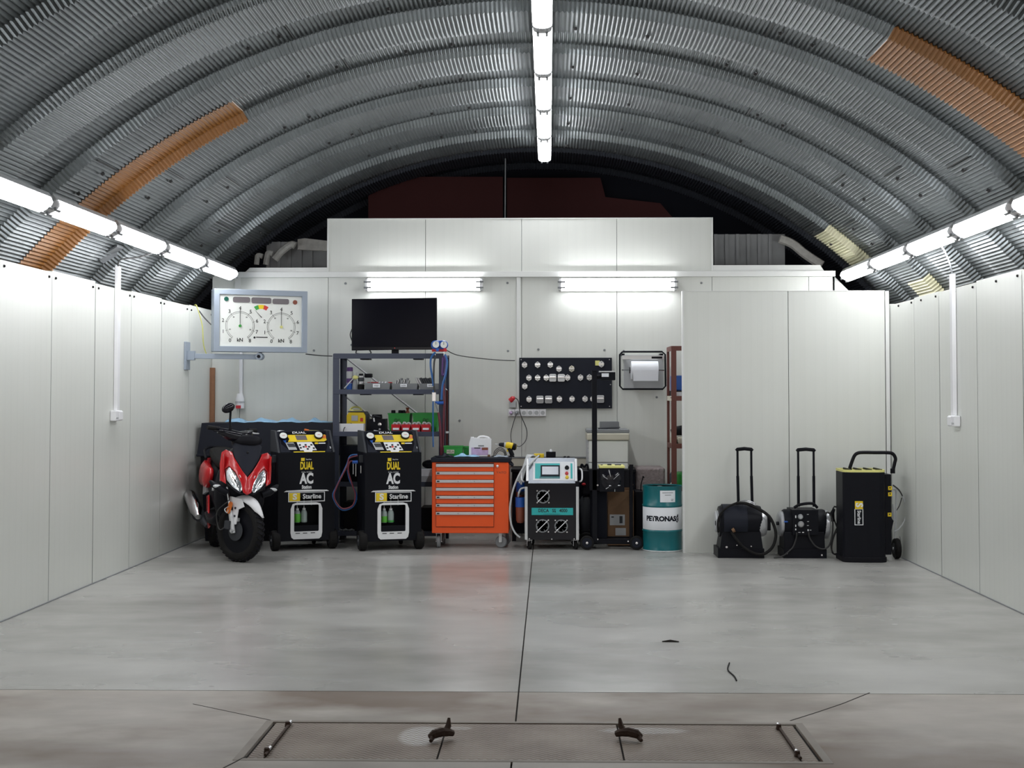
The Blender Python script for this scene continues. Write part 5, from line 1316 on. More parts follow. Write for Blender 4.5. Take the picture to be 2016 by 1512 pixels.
# copier
Yc_ = 13.36
cx0, cx1 = AX(1155, Yc_), AX(1239, Yc_)
t = thing('copier', 'beige and grey office copier behind the black measuring column', 'copier', ((cx0+cx1)/2, Yc_, bzt))
c1 = AZ(853, Yc_, 1200)
part('housing', t, MB().box(cx0+.006, cx1-.012, Yc_, 13.84, bzt+.002, c1-.04), 'lgrey', .008)
part('front_panel', t, MB().box(cx0+.02, cx1-.015, Yc_-.012, Yc_, AZ(910, Yc_, 1200), AZ(868, Yc_, 1200)), 'dial', .006)
part('paper_drawer', t, MB().box(cx0+.02, cx1-.015, Yc_-.012, Yc_, bzt+.004, AZ(912, Yc_, 1200)), 'dial', .006)
part('scanner_head', t, MB().box(cx0, cx1, Yc_-.03, 13.85, AZ(867, Yc_, 1200), c1), 'beige', .012)
part('lid', t, MB().box(cx0+.0, cx1, Yc_-.01, 13.84, c1, c1+.04), 'grey', .010)
part('document_tray', t, MB().prism([(cx0+.14, c1+.02), (cx0+.34, c1+.02), (cx0+.34, AZ(831, 13.6, 1200)), (cx0+.33, AZ(829.5, 13.6, 1200)), (cx0+.14, AZ(829.5, 13.6, 1200))], 13.6, 13.63), 'grey', .004)
part('feeder_flap', t, MB().prism([(cx0+.12, c1+.03), (cx0+.34, c1+.055), (cx0+.34, c1+.062), (cx0+.12, c1+.05)], 13.40, 13.58), 'dgrey')
for k in range(4): part('panel_line', t, MB().box(cx0+.008, cx0+.05, Yc_-.002, Yc_, bzt+.06+.05*k, bzt+.064+.05*k), 'grey')
# battery box and stored boxes under/behind the measuring unit
Yq = 13.25-.08
mb = MB().box(AX(1178, 13.05), AX(1236, 13.05), 13.05, 13.27, AZ(924, 13.05, 1200), AZ(914.5, 13.05, 1200))
# insulation roll, carton, dark stool behind drum
solo('wrapped_pallet', 'pinkish grey foil wrapped block standing behind the teal drum', 'bundle', MB().box(AX(1251, 13.4), AX(1309, 13.4), 13.4, 13.85, 0, AZ(921, 13.4, 1280)), 'foil', .02)
t = thing('carton', 'brown cardboard box with shipping labels beneath the measuring head', 'carton', (AX(1221, 12.9), 13.0, 0))
part('carton_box', t, MB().box(AX(1196, 12.9), AX(1247, 12.9), 12.9, 13.24, .012, AZ(966, 12.9, 1220)), 'cardboard', .003)
fl_ = MB(); za = AZ(966, 12.9, 1220)
fl_.prism([(AX(1221, 12.9), za+.001), (AX(1243, 12.9), za+.001), (AX(1247, 12.9), za+.06), (AX(1236, 12.9), za+.05)], 12.93, 12.94)
part('carton_flap', t, fl_, 'cardboard')
part('shipping_label', t, MB().box(AX(1200, 12.9), AX(1229.5, 12.9), 12.897, 12.90, AZ(1034, 12.9, 1220), AZ(1013, 12.9, 1220)), 'lgrey')
part('shipping_label', t, MB().box(AX(1211, 12.9), AX(1231.5, 12.9), 12.897, 12.90, AZ(1054, 12.9, 1220), AZ(1039.5, 12.9, 1220)), 'lgrey')
part('label_print', t, MB().box(AX(1203, 12.9), AX(1208, 12.9), 12.895, 12.897, AZ(1019, 12.9, 1220), AZ(1016.5, 12.9, 1220)).box(AX(1219, 12.9), AX(1225, 12.9), 12.895, 12.897, AZ(1030, 12.9, 1220), AZ(1016, 12.9, 1220)), 'dgrey')
solo('black_crate', 'tall black crate standing between the cardboard box and the teal drum', 'crate', MB().box(AX(1251, 13.0), AX(1268, 13.0), 13.0, 13.35, 0, AZ(968, 13.0, 1260)), 'black', .004)
solo('hooked_rod', 'thin black hooked rod sticking up behind the teal drum', 'rod', MB().curve([at(1262, 975, 13.1), at(1262, 955, 13.1), at(1265, 943, 13.1), at(1266, 938, 13.1), at(1268, 941, 13.1)], .006, 6), 'black', 0, True)

# ------------------------------------------------------------ black machine with touch screen
Yf = 12.62
def mx(x): return AX(x, Yf)
def mz(y): return AZ(y, Yf, 1090)
a0, a1 = mx(1033), mx(1139.5); D = .48
t = thing('touchscreen_machine', 'black wheeled machine with silver sloping touch screen panel', 'machine', ((a0+a1)/2, Yf+D/2, 0))
zb = mz(1063); zk = mz(952)
part('cabinet', t, MB().box(a0+.015, a1-.015, Yf+.006, Yf+D, zb, zk+.01), 'blackg', .004)
for x in (a0, a1-.028):
    part('corner_profile', t, MB().box(x, x+.028, Yf-.004, Yf+.03, zb, mz(958)), 'aluw', .005)
    part('corner_profile', t, MB().box(x, x+.028, Yf+D-.03, Yf+D+.004, zb, mz(958)), 'aluw', .005)
    # sloping side rails
    part('sloping_rail', t, MB().prism([(Yf-.006, mz(947)), (Yf+.02, mz(947)), (Yf+.16, mz(906)), (Yf+.135, mz(904))], x+(.012 if x == a0 else -.012), x+.026+(.012 if x == a0 else -.012), 'x'), 'aluw', .004)
    part('corner_joint', t, MB().box(x-.002, x+.030, Yf-.008, Yf+.05, mz(958), mz(948)), 'blackm', .004)
    part('side_handle', t, MB().curve([(x-.01 if x == a0 else x+.038, Yf+.05, mz(949)), (x-.03 if x == a0 else x+.058, Yf+.04, mz(944)), (x-.03 if x == a0 else x+.058, Yf+.10, mz(928)), (x-.01 if x == a0 else x+.038, Yf+.12, mz(924))], .008, 8), 'whiteplastic', 0, True)
z0, z1 = zk+.002, mz(903)
an = math.atan2(z1-z0, .14)
Sx = Matrix.Translation(((a0+a1)/2, Yf, z0)) @ Matrix.Rotation(-(PI/2-an), 4, 'X')
Ls = math.hypot(z1-z0, .14); hw = (a1-a0)/2-.035
part('hood', t, MB().prism([(Yf+.012, z0), (Yf+D, z0), (Yf+D, z1-.004), (Yf+.152, z1-.004)], a0+.03, a1-.03, 'x'), 'blackm')
pan = part('sloping_panel', t, MB().prism([(-hw, 0), (hw, 0), (hw, Ls), (-hw, Ls)], -.002, .010, 'y', Sx), 'brushed')
def U(x, y): return ((x-1086)/(1139.5-1033)*(a1-a0), (948-y)/(948-903)*Ls)
def pp(nm, x0, x1, y0, y1, m_, h=.004):
    p_, q_ = U(x0, y1), U(x1, y0)
    return part(nm, pan, MB().prism([(p_[0], p_[1]), (q_[0], p_[1]), (q_[0], q_[1]), (p_[0], q_[1])], -h, -.002, 'y', Sx), m_)
pp('label_sheet', 1049, 1130, 910, 943, 'paper', .0035); pp('teal_print', 1053, 1102, 913, 940, 'tealb', .0042)
pp('blue_print', 1062, 1102, 936, 940, 'teal', .0048); pp('screen_bezel', 1064, 1102, 917, 936, 'charcoal', .012); pp('touch_screen', 1067, 1099, 919.5, 933.5, 'screenlcd', .0135)
pp('green_print', 1123, 1127, 913, 940, 'tealb', .0042)
for (x, y, r, m_) in ((1116, 921, .022, 'black'), (1115.5, 931, .017, 'redp'), (1116, 938, .018, 'yellow')):
    c = U(x, y); part('knob', pan, MB().cyl((c[0], -.0036, c[1]), (c[0], -.022, c[1]), r, r*.8, 16, Sx), m_, 0, True)
# fans
for (x, y) in ((1069, 978), (1068, 1035.5), (1104.5, 1036)):
    c = (mx(x), mz(y)); r = .062
    f_ = part('fan', t, MB().lathe([(.001, Yf+.004), (r, Yf+.004), (r, Yf+.006)], (c[0], 0, c[1]), 'y', 26), 'navy')
    for rr in (.25, .45, .65, .85, 1.0): part('guard_ring', f_, MB().lathe([(r*rr, Yf), (r*rr+.0018, Yf+.001), (r*rr, Yf+.002)], (c[0], 0, c[1]), 'y', 26), 'grey')
    for k in range(7):
        a = R(51*k+20); part('blade', f_, MB().tubes([(c[0]+.015*math.cos(a), Yf+.003, c[1]+.015*math.sin(a)), (c[0]+r*.9*math.cos(a+.35), Yf+.003, c[1]+r*.9*math.sin(a+.35))], [.002, .0045], 5), 'lgrey')
    part('guard_bar', f_, MB().cyl((c[0]-r*.8, Yf-.002, c[1]-r*.8), (c[0]+r*.8, Yf-.002, c[1]+r*.8), .0045, None, 6), 'aluw')
    for sx2 in (-1, 1):
        for sz2 in (-1, 1): part('screw_head', f_, MB().cyl((c[0]+sx2*r*.9, Yf+.006, c[1]+sz2*r*.9), (c[0]+sx2*r*.9, Yf-.002, c[1]+sz2*r*.9), .007, None, 10), 'chrome')
part('name_plate', t, MB().box(mx(1046.5), mx(1128), Yf+.001, Yf+.006, mz(1014), mz(1000)), 'tealb')
text('lettering', t, 'DECA   SS   4000', .046, 'blackp', (mx(1088), Yf, mz(1005.5)), sx=.84, bold=.0006)
text('lettering', t, 'automatic transmission service', .013, 'teal', (mx(1086), Yf, mz(1012)))
for (x, y) in ((1042, 1061), (1086, 1061.5), (1130, 1061)): part('screw_head', t, MB().cyl((mx(x), Yf+.006, mz(y)), (mx(x), Yf, mz(y)), .006, None, 8), 'chrome')
for (x, y) in ((1042, Yf+.05), (1133, Yf+.05), (1046, Yf+D-.05), (1131, Yf+D-.05)):
    X0 = mx(x); r = .037
    c_ = part('caster', t, MB().lathe([(.01, -.012), (r-.004, -.013), (r, -.008), (r, .008), (r-.004, .013), (.01, .012)], (0, 0, 0), 'x', 20, Matrix.Translation((X0, y, r)) @ Matrix.Rotation(R(25), 4, 'Z')), 'rubber', 0, True)
    part('caster_fork', c_, MB().box(X0-.024, X0-.018, y-.014, y+.014, r-.005, zb-.008).box(X0+.018, X0+.024, y-.014, y+.014, r-.005, zb-.008).box(X0-.03, X0+.03, y-.03, y+.03, zb-.008, zb), 'steel', .002)
# filters and hoses at its left side
fx = mx(1024)
for (yy, zt_, zb_, nm) in ((Yf+.12, 979, 998, 1), (Yf+.28, 950, 968, 2)):
    f_ = part('filter_head', t, MB().cyl((fx, yy, AZ(zb_, yy, 1020)), (fx, yy, AZ(zt_, yy, 1020)), .048, None, 20), 'blue', .003, True)
    part('filter_bowl', f_, MB().lathe([(.001, AZ(zb_+32, yy, 1020)), (.03, AZ(zb_+31, yy, 1020)), (.042, AZ(zb_+26, yy, 1020)), (.045, AZ(zb_, yy, 1020))], (fx, yy, 0), 'z', 20), 'brownl', 0, True)
part('side_bracket', t, MB().box(fx-.02, a0+.016, Yf+.10, Yf+.30, mz(976), mz(971)), 'blackm')
def hz(x, y, Yq=Yf+.05): return at(x, y, Yq)
part('clear_hose', t, MB().curve([hz(1033, 960), hz(1025, 963), hz(1021, 972), hz(1020.5, 980, Yf+.12)], .009, 8), 'clear', 0, True)
for k in range(4):
    part('clear_hose', t, MB().curve([hz(1042+4*k, 900-k*.5, Yf+.2), hz(1039+3*k, 896+.3*k, Yf+.18), hz(1036+2*k, 902, Yf+.15), hz(1028+2*k, 925, Yf+.1), hz(1017+3*k, 945+3*k, Yf+.06)], .0085, 8), 'clear', 0, True)
part('clear_hose', t, MB().curve([hz(1034, 915, Yf+.1), hz(1022, 935), hz(1010, 965), hz(1004, 1000), hz(1006, 1030), hz(1014, 1049), hz(1024, 1058)], .009, 8), 'clear', 0, True)
part('clear_hose', t, MB().curve([hz(1061, 897, Yf+.16), hz(1054, 903, Yf+.13), hz(1044, 913, Yf+.06), hz(1041, 917, Yf+.05)], .010, 8), 'clear', 0, True)
zt = mz(903)-.003
a, b = AX(1051, 12.85), AX(1071, 12.85)
t = thing('yellow_tool_box', 'small yellow case lying on top of the touch screen machine', 'case', ((a+b)/2, 12.85, zt))
part('case', t, MB().box(a, b, 12.83, 12.9, zt, zt+.04), 'yellow', .006)
part('catch', t, MB().box((a+b)/2-.01, (a+b)/2+.01, 12.826, 12.83, zt+.008, zt+.028), 'black')
a, b = AX(1075, 12.85), AX(1094, 12.85)
t = thing('black_container', 'small black box with a clear dome on top of the machine', 'container', ((a+b)/2, 12.87, zt))
part('box', t, MB().box(a, b, 12.83, 12.92, zt, zt+.058), 'black', .004)
part('dome', t, MB().ell(((a+b)/2, 12.875, zt+.062), (.014, .014, .02)), 'paper', 0, True)
for k, x in enumerate((1112, 1119)):
    solo('small_knob', ('left', 'right')[k]+' of two small black knobs on the machine top', 'knob', MB().lathe([(.001, zt), (.015, zt), (.015, zt+.01), (.008, zt+.016), (.001, zt+.017)], (AX(x, 12.85), 12.86, 0), 'z', 14), 'black', 0, True, 'knobs on the machine top')

# ------------------------------------------------------------ headlight measuring stand
Yh = 12.66
def hx_(x): return AX(x, Yh)
def hz_(y): return AZ(y, Yh, 1200)
t = thing('measuring_stand', 'tall black wheeled column with sliding optical box and sighting head', 'measuring device', (hx_(1200), Yh+.15, 0))
part('column', t, MB().box(hx_(1165.5), hx_(1175.5), Yh, Yh+.055, .06, hz_(731)), 'blackm', .004)
part('column_cap', t, MB().box(hx_(1165), hx_(1176.5), Yh-.004, Yh+.06, hz_(731), hz_(729.5)), 'black')
hd = part('sighting_head', t, MB().box(hx_(1184), hx_(1211.5), Yh-.02, Yh+.07, hz_(748.5), hz_(732)), 'blackm', .006)
part('sight_plate', hd, MB().box(hx_(1179), hx_(1210.5), Yh-.03, Yh+.08, hz_(733), hz_(730.5)), 'silver', .002)
part('sticker', hd, MB().box(hx_(1184.5), hx_(1198.5), Yh-.022, Yh-.02, hz_(742), hz_(735)), 'paper')
part('head_arm', t, MB().cyl((hx_(1175), Yh+.03, hz_(742)), (hx_(1185), Yh+.03, hz_(742)), .018, None, 12), 'black', 0, True)
part('base_rail', t, MB().box(hx_(1150), hx_(1255), Yh+.02, Yh+.07, .05, .10), 'blackm', .004)
part('base_rail', t, MB().box(hx_(1150), hx_(1255), Yh+.22, Yh+.25, .05, .10), 'blackm', .004)
for x in (1155, 1252):
    w = part('wheel', t, MB().lathe([(.02, Yh-.045), (.060, Yh-.047), (.067, Yh-.04), (.067, Yh-.018), (.060, Yh-.012), (.02, Yh-.012)], (hx_(x), 0, .0675), 'y', 28), 'rubber', 0, True)
    part('wheel_disc', w, MB().lathe([(.001, Yh-.048), (.045, Yh-.05), (.048, Yh-.046)], (hx_(x), 0, .0675), 'y', 24), 'charcoal', 0, True)
    part('axle_cap', w, MB().lathe([(.001, Yh-.055), (.012, Yh-.054), (.013, Yh-.048)], (hx_(x), 0, .0675), 'y', 14), 'chrome', 0, True)
w = part('wheel', t, MB().lathe([(.02, 12.92), (.060, 12.918), (.067, 12.925), (.067, 12.945), (.060, 12.95), (.02, 12.95)], (hx_(1155), 0, .0675), 'y', 28), 'rubber', 0, True)
part('push_bar', t, MB().tubes([(hx_(1242.5), Yh+.045, .08), (hx_(1242.5), Yh+.045, hz_(925)), (hx_(1243), Yh+.045, hz_(915))], [.018, .018, .02], 12), 'black', 0, True)
ob = part('optical_box', t, MB().box(hx_(1180), hx_(1228.5), Yh-.03, Yh+.22, hz_(968), hz_(921.5)), 'blackm', .006)
part('top_cover', ob, MB().box(hx_(1179), hx_(1229.5), Yh-.032, Yh+.23, hz_(921.5), hz_(916.5)), 'lyellow', .006)
for (x0_, x1_, y_) in ((1183, 1187, 915.3), (1196, 1204, 914), (1211, 1223, 915)): part('cover_fitting', ob, MB().box(hx_(x0_), hx_(x1_), Yh+.05, Yh+.09, hz_(916.5), hz_(y_)), 'dgrey')
c = (hx_(1202.5), hz_(944))
part('lens', ob, MB().lathe([(.001, Yh-.052), (.05, Yh-.049), (.082, Yh-.042), (.096, Yh-.03)], (c[0], 0, c[1]), 'y', 32), 'blackg', 0, True)
for (a, b_) in (((1198.5, 926.5), (1201.5, 938)), ((1218, 933), (1207, 943)), ((1187, 937), (1196, 943)), ((1192, 962), (1198, 958)), ((1209.5, 967), (1209.5, 962))):
    part('fresnel_line', ob, MB().cyl((hx_(a[0]), Yh-.046, hz_(a[1])), (hx_(b_[0]), Yh-.055, hz_(b_[1])), .0035, .0015, 5), 'aluw')
for (x, y) in ((1200.5, 955.5), (1218, 955)): part('light_spot', ob, MB().ell((hx_(x), Yh-.05, hz_(y)), (.013, .006, .006)), 'chrome', 0, True)
part('slide_carriage', t, MB().box(hx_(1160), hx_(1181), Yh+.0, Yh+.14, hz_(966), hz_(924)), 'black', .006)
part('clamp_knob', t, MB().cyl((hx_(1176), Yh-.02, hz_(955)), (hx_(1176), Yh+.0, hz_(955)), .009, None, 10), 'chrome', 0, True)
part('back_arm', t, MB().box(hx_(1228), hx_(1244), Yh+.04, Yh+.10, hz_(960), hz_(925)), 'black', .004)
part('shroud', t, MB().box(hx_(1163), hx_(1195), Yh+.06, Yh+.26, .10, hz_(966)), 'navy', .004)
for (x, y) in ((1169, 1060.5), (1176, 1062), (1236, 1066)): part('bolt', t, MB().cyl((hx_(x), Yh+.02, hz_(y)), (hx_(x), Yh+.012, hz_(y)), .007, None, 8), 'chrome')
# black gear between machine and column
t = thing('black_hose_reel', 'tall black cart frame standing behind the machine and the column', 'cart', (AX(1150, 12.98), 13.0, 0))
part('frame_tube', t, MB().curve([(AX(1144, 13.1), 13.1, .15), (AX(1143, 13.1), 13.1, AZ(925, 13.1)), (AX(1150, 13.1), 13.1, AZ(919, 13.1)), (AX(1158, 13.1), 13.1, AZ(925, 13.1)), (AX(1160, 13.1), 13.1, .15)], .010, 8), 'blackm', 0, True)
part('tank', t, MB().lathe([(.001, .14), (.055, .15), (.07, .2), (.07, AZ(990, 13.1)), (.05, AZ(978, 13.1)), (.001, AZ(975, 13.1))], (AX(1152, 13.1), 13.12, 0), 'z', 20), 'dgrey', 0, True)
part('upper_box', t, MB().box(AX(1146, 13.1), AX(1164, 13.1), 13.04, 13.2, AZ(972, 13.1), AZ(926, 13.1)), 'black', .006)
part('red_knob', t, MB().ell((AX(1149, 13.05), 13.03, AZ(953, 13.05)), (.02, .015, .015)), 'redp', 0, True)
part('foot', t, MB().box(AX(1142, 13.1), AX(1162, 13.1), 13.05, 13.25, 0, .15), 'black', .01)

# ------------------------------------------------------------ drum
Yd = 12.64; r = (AX(1341, Yd)-AX(1265, Yd))/2; cxd = (AX(1341, Yd)+AX(1265, Yd))/2
def dz(y): return AZ(y, Yd-r, 1303)
zt = dz(957)-.003
t = thing('oil_drum', 'teal and white steel oil drum beside the white partition', 'drum', (cxd, Yd, 0))
h1, h2 = dz(1047), dz(997)
part('drum_shell', t, MB().lathe([(r*.90, .002), (r+.003, .0), (r+.003, .012), (r, .018), (r, h1-.012), (r+.006, h1-.004), (r+.006, h1+.004), (r, h1+.012), (r, h2-.012), (r+.006, h2-.004), (r+.006, h2+.004), (r, h2+.012), (r, zt-.02), (r+.003, zt-.014), (r+.003, zt), (r-.006, zt), (r-.008, zt-.014), (.001, zt-.014)], (cxd, Yd, 0), 'z', 56), 'teal', 0, True)
part('white_band', t, MB().lathe([(r+.0005, h1+.013), (r+.0012, h1+.014), (r+.0012, h2-.014), (r+.0005, h2-.013)], (cxd, Yd, 0), 'z', 56), 'paper', 0, True)
part('drum_lid', t, MB().lathe([(.001, zt-.012), (r-.009, zt-.012)], (cxd, Yd, 0), 'z', 56), 'paper', 0, True)
part('bottom_ring', t, MB().lathe([(r+.0035, .001), (r+.005, .003), (r+.005, .010), (r+.0035, .012)], (cxd, Yd, 0), 'z', 56), 'aluw', 0, True)
part('bung', t, MB().cyl((cxd-.03, Yd-.08, zt-.011), (cxd-.03, Yd-.08, zt-.002), .022, None, 16), 'steel', 0, True)
def on_drum(o, dr):
    for v in o.data.vertices:
        x = v.co.x; y = v.co.y
        th = x/r
        rr = r+dr-y
        v.co.x = rr*math.sin(th); v.co.y = -rr*math.cos(th)
        
zc_ = (h1+h2)/2
o = text('lettering', t, 'PETRONAS', .062, 'charcoal', (cxd-.03, Yd, zc_-.0), (PI/2, 0, 0), 1.0, .0034, depth=.0004); on_drum(o, .0018)
def drumpoly(name, pts, m_, dr=.0018, n=8):
    mb = MB()
    # pts is a convex strip given as rows of (x0,x1,z)
    for (x0, x1, z) in pts:
        for i in range(n+1):
            th = (x0+(x1-x0)*i/n)/r
            for q in (dr, dr-.001): mb.v.append((cxd+(r+q)*math.sin(th), Yd-(r+q)*math.cos(th), z))
    w_ = (n+1)*2
    for j in range(len(pts)-1):
        for i in range(n): 
            a = j*w_+2*i; mb.f.append((a, a+2, a+w_+2, a+w_)); mb.f.append((a+1, a+w_+1, a+w_+3, a+3))
    return part(name, t, mb, m_)
drumpoly('paper_label', [(-.035, .115, dz(989)), (-.035, .115, dz(966))], 'paper')
for (x0, x1, y) in ((-.015, .09, 971), (.01, .07, 975.5), (.07, .095, 984), (.07, .09, 986.5)):
    drumpoly('label_print', [(x0, x1, dz(y)), (x0, x1, dz(y-1.2))], 'grey', .0026)
for x in (.140,):
    drumpoly('drop_logo', [(x-.006, x+.006, zc_-.035), (x-.016, x+.016, zc_-.022), (x-.018, x+.018, zc_-.006), (x-.013, x+.016, zc_+.012), (x+.0, x+.016, zc_+.032), (x+.008, x+.013, zc_+.042)], 'charcoal', .0018, 4)
    drumpoly('drop_logo_gap', [(x-.004, x+.006, zc_-.024), (x-.010, x-.002, zc_-.012), (x-.008, x+.000, zc_+.002), (x+.002, x+.008, zc_+.016)], 'paper', .0026, 4)

# ------------------------------------------------------------ brown shelf unit behind the partition
Yr = 13.05
t = thing('shelf_unit', 'narrow brown steel shelf unit half hidden behind the white partition', 'shelf unit', (AX(1345, Yr), Yr, 0))
zt = AZ(682, Yr, 1330)
xa, xb = AX(1322, Yr), AX(1440, Yr)
xr = AX(1313.5, 13.45)
def lpost(x, y, s2): return MB().box(x, x+.045, y, y+.004, 0, zt).box(x, x+.004, min(y, y+s2*.045), max(y, y+s2*.045), 0, zt)
part('post', t, MB().box(xa, xa+.05, Yr, Yr+.045, 0, zt), 'brownshelf', .003)
part('post', t, MB().box(xr, xr+.025, 13.45, 13.49, 0, zt), 'brownshelf', .003)
part('post', t, MB().box(xb, xb+.05, Yr, Yr+.045, 0, zt), 'brownshelf', .003)
part('post', t, MB().box(xb, xb+.05, 13.45, 13.49, 0, zt), 'brownshelf', .003)
for (y) in (683.5, 782, 876, 960):
    z = AZ(y, Yr, 1330)
    b_ = part('shelf_board', t, MB().box(xr+.005, xb+.04, Yr+.006, 13.485, z-.01, z), 'brownshelf')
    part('side_rail', t, MB().prism([(xa, Yr+.004), (xa+.012, Yr+.004), (xr+.012, 13.48), (xr, 13.48)], z-.035, z+.012, 'z'), 'brownshelf' if y != 782 else 'beige')
    part('front_rail', t, MB().box(xa, xb+.04, Yr-.002, Yr+.006, z-.035, z+.012), 'brownshelf')
def sit(y): return AZ(y, Yr, 1330)+.0005
solo('plastic_crate', 'blue plastic crate on the upper brown shelf', 'crate', MB().box(AX(1321, 13.3), AX(1352, 13.3), 13.14, 13.38, sit(782)+.065, sit(782)+.065+.15), 'blue', .01)
solo('dark_case', 'black case with white paper under the blue crate', 'case', MB().box(AX(1320, 13.3), AX(1352, 13.3), 13.12, 13.40, sit(782), sit(782)+.064), 'black', .004)
solo('paper_card', 'white paper card leaning against the black case on the brown shelf', 'paper', MB().box(AX(1325, 13.1), AX(1342, 13.1), 13.106, 13.111, sit(782), sit(782)+.052), 'paper')
solo('beige_box', 'beige rounded box on the middle brown shelf', 'box', MB().box(AX(1332, 13.25), AX(1356, 13.25), 13.12, 13.38, sit(876), sit(876)+.075), 'beige', .02)
solo('wood_block', 'pale wooden block on the middle brown shelf beside the beige box', 'block', MB().box(AX(1320.5, 13.3), AX(1329, 13.3), 13.15, 13.4, sit(876), sit(876)+.07), 'beige', .004)
solo('black_bag', 'black folded bag lying on the beige box in the brown shelf', 'bag', MB().tubes([(AX(1322, 13.25), 13.27, sit(876)+.115), (AX(1330, 13.25), 13.27, sit(876)+.13), (AX(1350, 13.25), 13.27, sit(876)+.14), (AX(1358, 13.25), 13.27, sit(876)+.12)], [.03, .045, .055, .03], 12), 'black', 0, True)
solo('green_canister', 'green container low on the brown shelf behind the drum', 'canister', MB().box(AX(1332, 13.3), AX(1352, 13.3), 13.12, 13.4, sit(960), sit(960)+.14), 'green', .02)
solo('wood_offcut', 'slanting pale wood offcut low in the brown shelf', 'wood', MB().cyl((AX(1318, 13.3), 13.2, sit(960)+.012), (AX(1328, 13.3), 13.2, sit(960)+.09), .012, None, 6), 'beige')
solo('spray_can', 'dark spray can behind the brown shelf post, lower shelf', 'can', MB().lathe([(.001, sit(960)), (.025, sit(960)), (.025, sit(960)+.11), (.012, sit(960)+.13), (.001, sit(960)+.14)], (AX(1323, 13.35), 13.38, 0), 'z', 14), 'dgrey', 0, True)

# ------------------------------------------------------------ portable machines by the partition
def uv(u, v, Y, s=4.8): return at(1380+u/s, 860+v/s, Y)
def porta(label, Y, rails, hv, kind):
    u0, u1 = rails
    base = uv((u0+u1)/2, 1140, Y)
    t = thing('portable_machine', label, 'machine', (base.x, Y+.15, 0), None, None)
    Yr_ = Y+.20
    def q(u, v, yy=Yr_): return uv(u, v, yy)
    for u in (u0, u1):
        du = 7 if u == u0 else -2
        part('handle_rail', t, MB().cyl(q(u+(10 if kind == 'A' else 4), 660), q(u+2, 370), .0135, None, 8), 'blackm', 0, True)
        part('handle_rail', t, MB().cyl(q(u+2, 372), q(u, 120), .0105, None, 8), 'blackm', 0, True)
    part('grip', t, MB().tubes([q(u0-14, hv+16), q(u0-2, hv+4), q((u0+u1)/2, hv-3), q(u1+2, hv+4), q(u1+14, hv+16)], [.013, .017, .017, .017, .013], 10), 'black', 0, True)
    return t, q
# left one
Y = 12.03
t, q = porta('portable black drum machine with thick hose, left of two by the partition', Y, (345, 475), 115, 'A')
c = uv(385, 800, Y+.16); r = .148
xl, xr_ = uv(160, 800, Y+.16).x, uv(560, 800, Y+.16).x
part('drum', t, MB().lathe([(.05, xl), (r*.93, xl+.005), (r, xl+.03), (r, xr_-.03), (r*.95, xr_), (.05, xr_+.004)], (0, c.y, c.z), 'x', 36), 'blackm', 0, True)
part('end_cap', t, MB().lathe([(.001, xl-.03), (r*.6, xl-.028), (r*.66, xl-.02), (r*.68, xl+.0)], (0, c.y, c.z), 'x', 28), 'silver', 0, True)
part('end_cap', t, MB().lathe([(r*.80, xr_-.035), (r*.84, xr_-.03), (r*.84, xr_+.02), (r*.74, xr_+.045), (.001, xr_+.052)], (0, c.y-.02, c.z-.01), 'x', 28), 'silver', 0, True)
mb = MB(); n = 14; a0, a1 = uv(215, 0, Y).x, uv(440, 0, Y).x
for i in range(n+1):
    a = R(60+150*i/n)
    for (x, rr) in ((a0, r+.012), (a1, r+.012), (a0, r+.004), (a1, r+.004)): mb.v.append((x, c.y+rr*math.cos(a), c.z+rr*math.sin(a)))
for i in range(n):
    b = 4*i; mb.f += [(b, b+1, b+5, b+4), (b+2, b+6, b+7, b+3), (b, b+4, b+6, b+2), (b+1, b+3, b+7, b+5)]
mb.f += [(0, 2, 3, 1), (4*n, 4*n+1, 4*n+3, 4*n+2)]
part('curved_cover', t, mb, 'charcoal', 0, True)
zt0 = uv(0, 930, Y).z
xb0, xb1 = uv(155, 0, Y).x, uv(592, 0, Y).x
part('stand', t, MB().taper((xb0+.02, xb1-.005, Y+.02, Y+.30), (xb0+.05, xb1-.03, Y+.04, Y+.28), .07, c.z-.05), 'blackm', .006)
part('foot', t, MB().box(xb0, xb1, Y, Y+.32, 0.0, .085), 'blackm', .012, True)
part('top_mount', t, MB().box(uv(330, 0, Y).x, uv(510, 0, Y).x, c.y-.03, c.y+.09, c.z+r*.7, uv(0, 650, Y+.2).z), 'black', .008)
part('coiled_wire', t, MB().curve([q(360, 610, Y+.1), q(430, 600, Y+.1), q(505, 625, Y+.1), q(510, 640, Y+.1), q(440, 612, Y+.1), q(385, 605, Y+.1)], .003, 5), 'steel', 0, True)
part('side_box', t, MB().box(uv(615, 0, Y+.1).x, uv(655, 0, Y+.1).x, Y+.10, Y+.20, uv(0, 885, Y+.1).z, uv(0, 740, Y+.1).z), 'black', .006)
part('left_knob', t, MB().cyl(q(135, 815, Y+.1), q(155, 815, Y+.1), .022, None, 12), 'black', 0, True)
hp = [(335, 628, .10), (430, 632, .03), (560, 690, 0), (650, 760, -.01), (700, 870, -.02), (705, 960, -.03), (670, 1050, -.03), (590, 1108, -.03), (500, 1100, -.03), (400, 1040, -.03), (330, 960, -.02), (290, 900, .0)]
part('hose', t, MB().curve([uv(u, v, Y+d) for (u, v, d) in hp], .014, 10, 6), 'rubber', 0, True)
part('hose', t, MB().curve([uv(u, v, Y+d) for (u, v, d) in [(330, 628, .10), (240, 670, .02), (180, 740, .02), (160, 820, .03), (165, 900, .06)]], .010, 10, 6), 'rubber', 0, True)
part('brass_fitting', t, MB().cyl(uv(318, 878, Y-.01), uv(295, 890, Y-.01), .022, .018, 8), 'cardboard', 0, True)
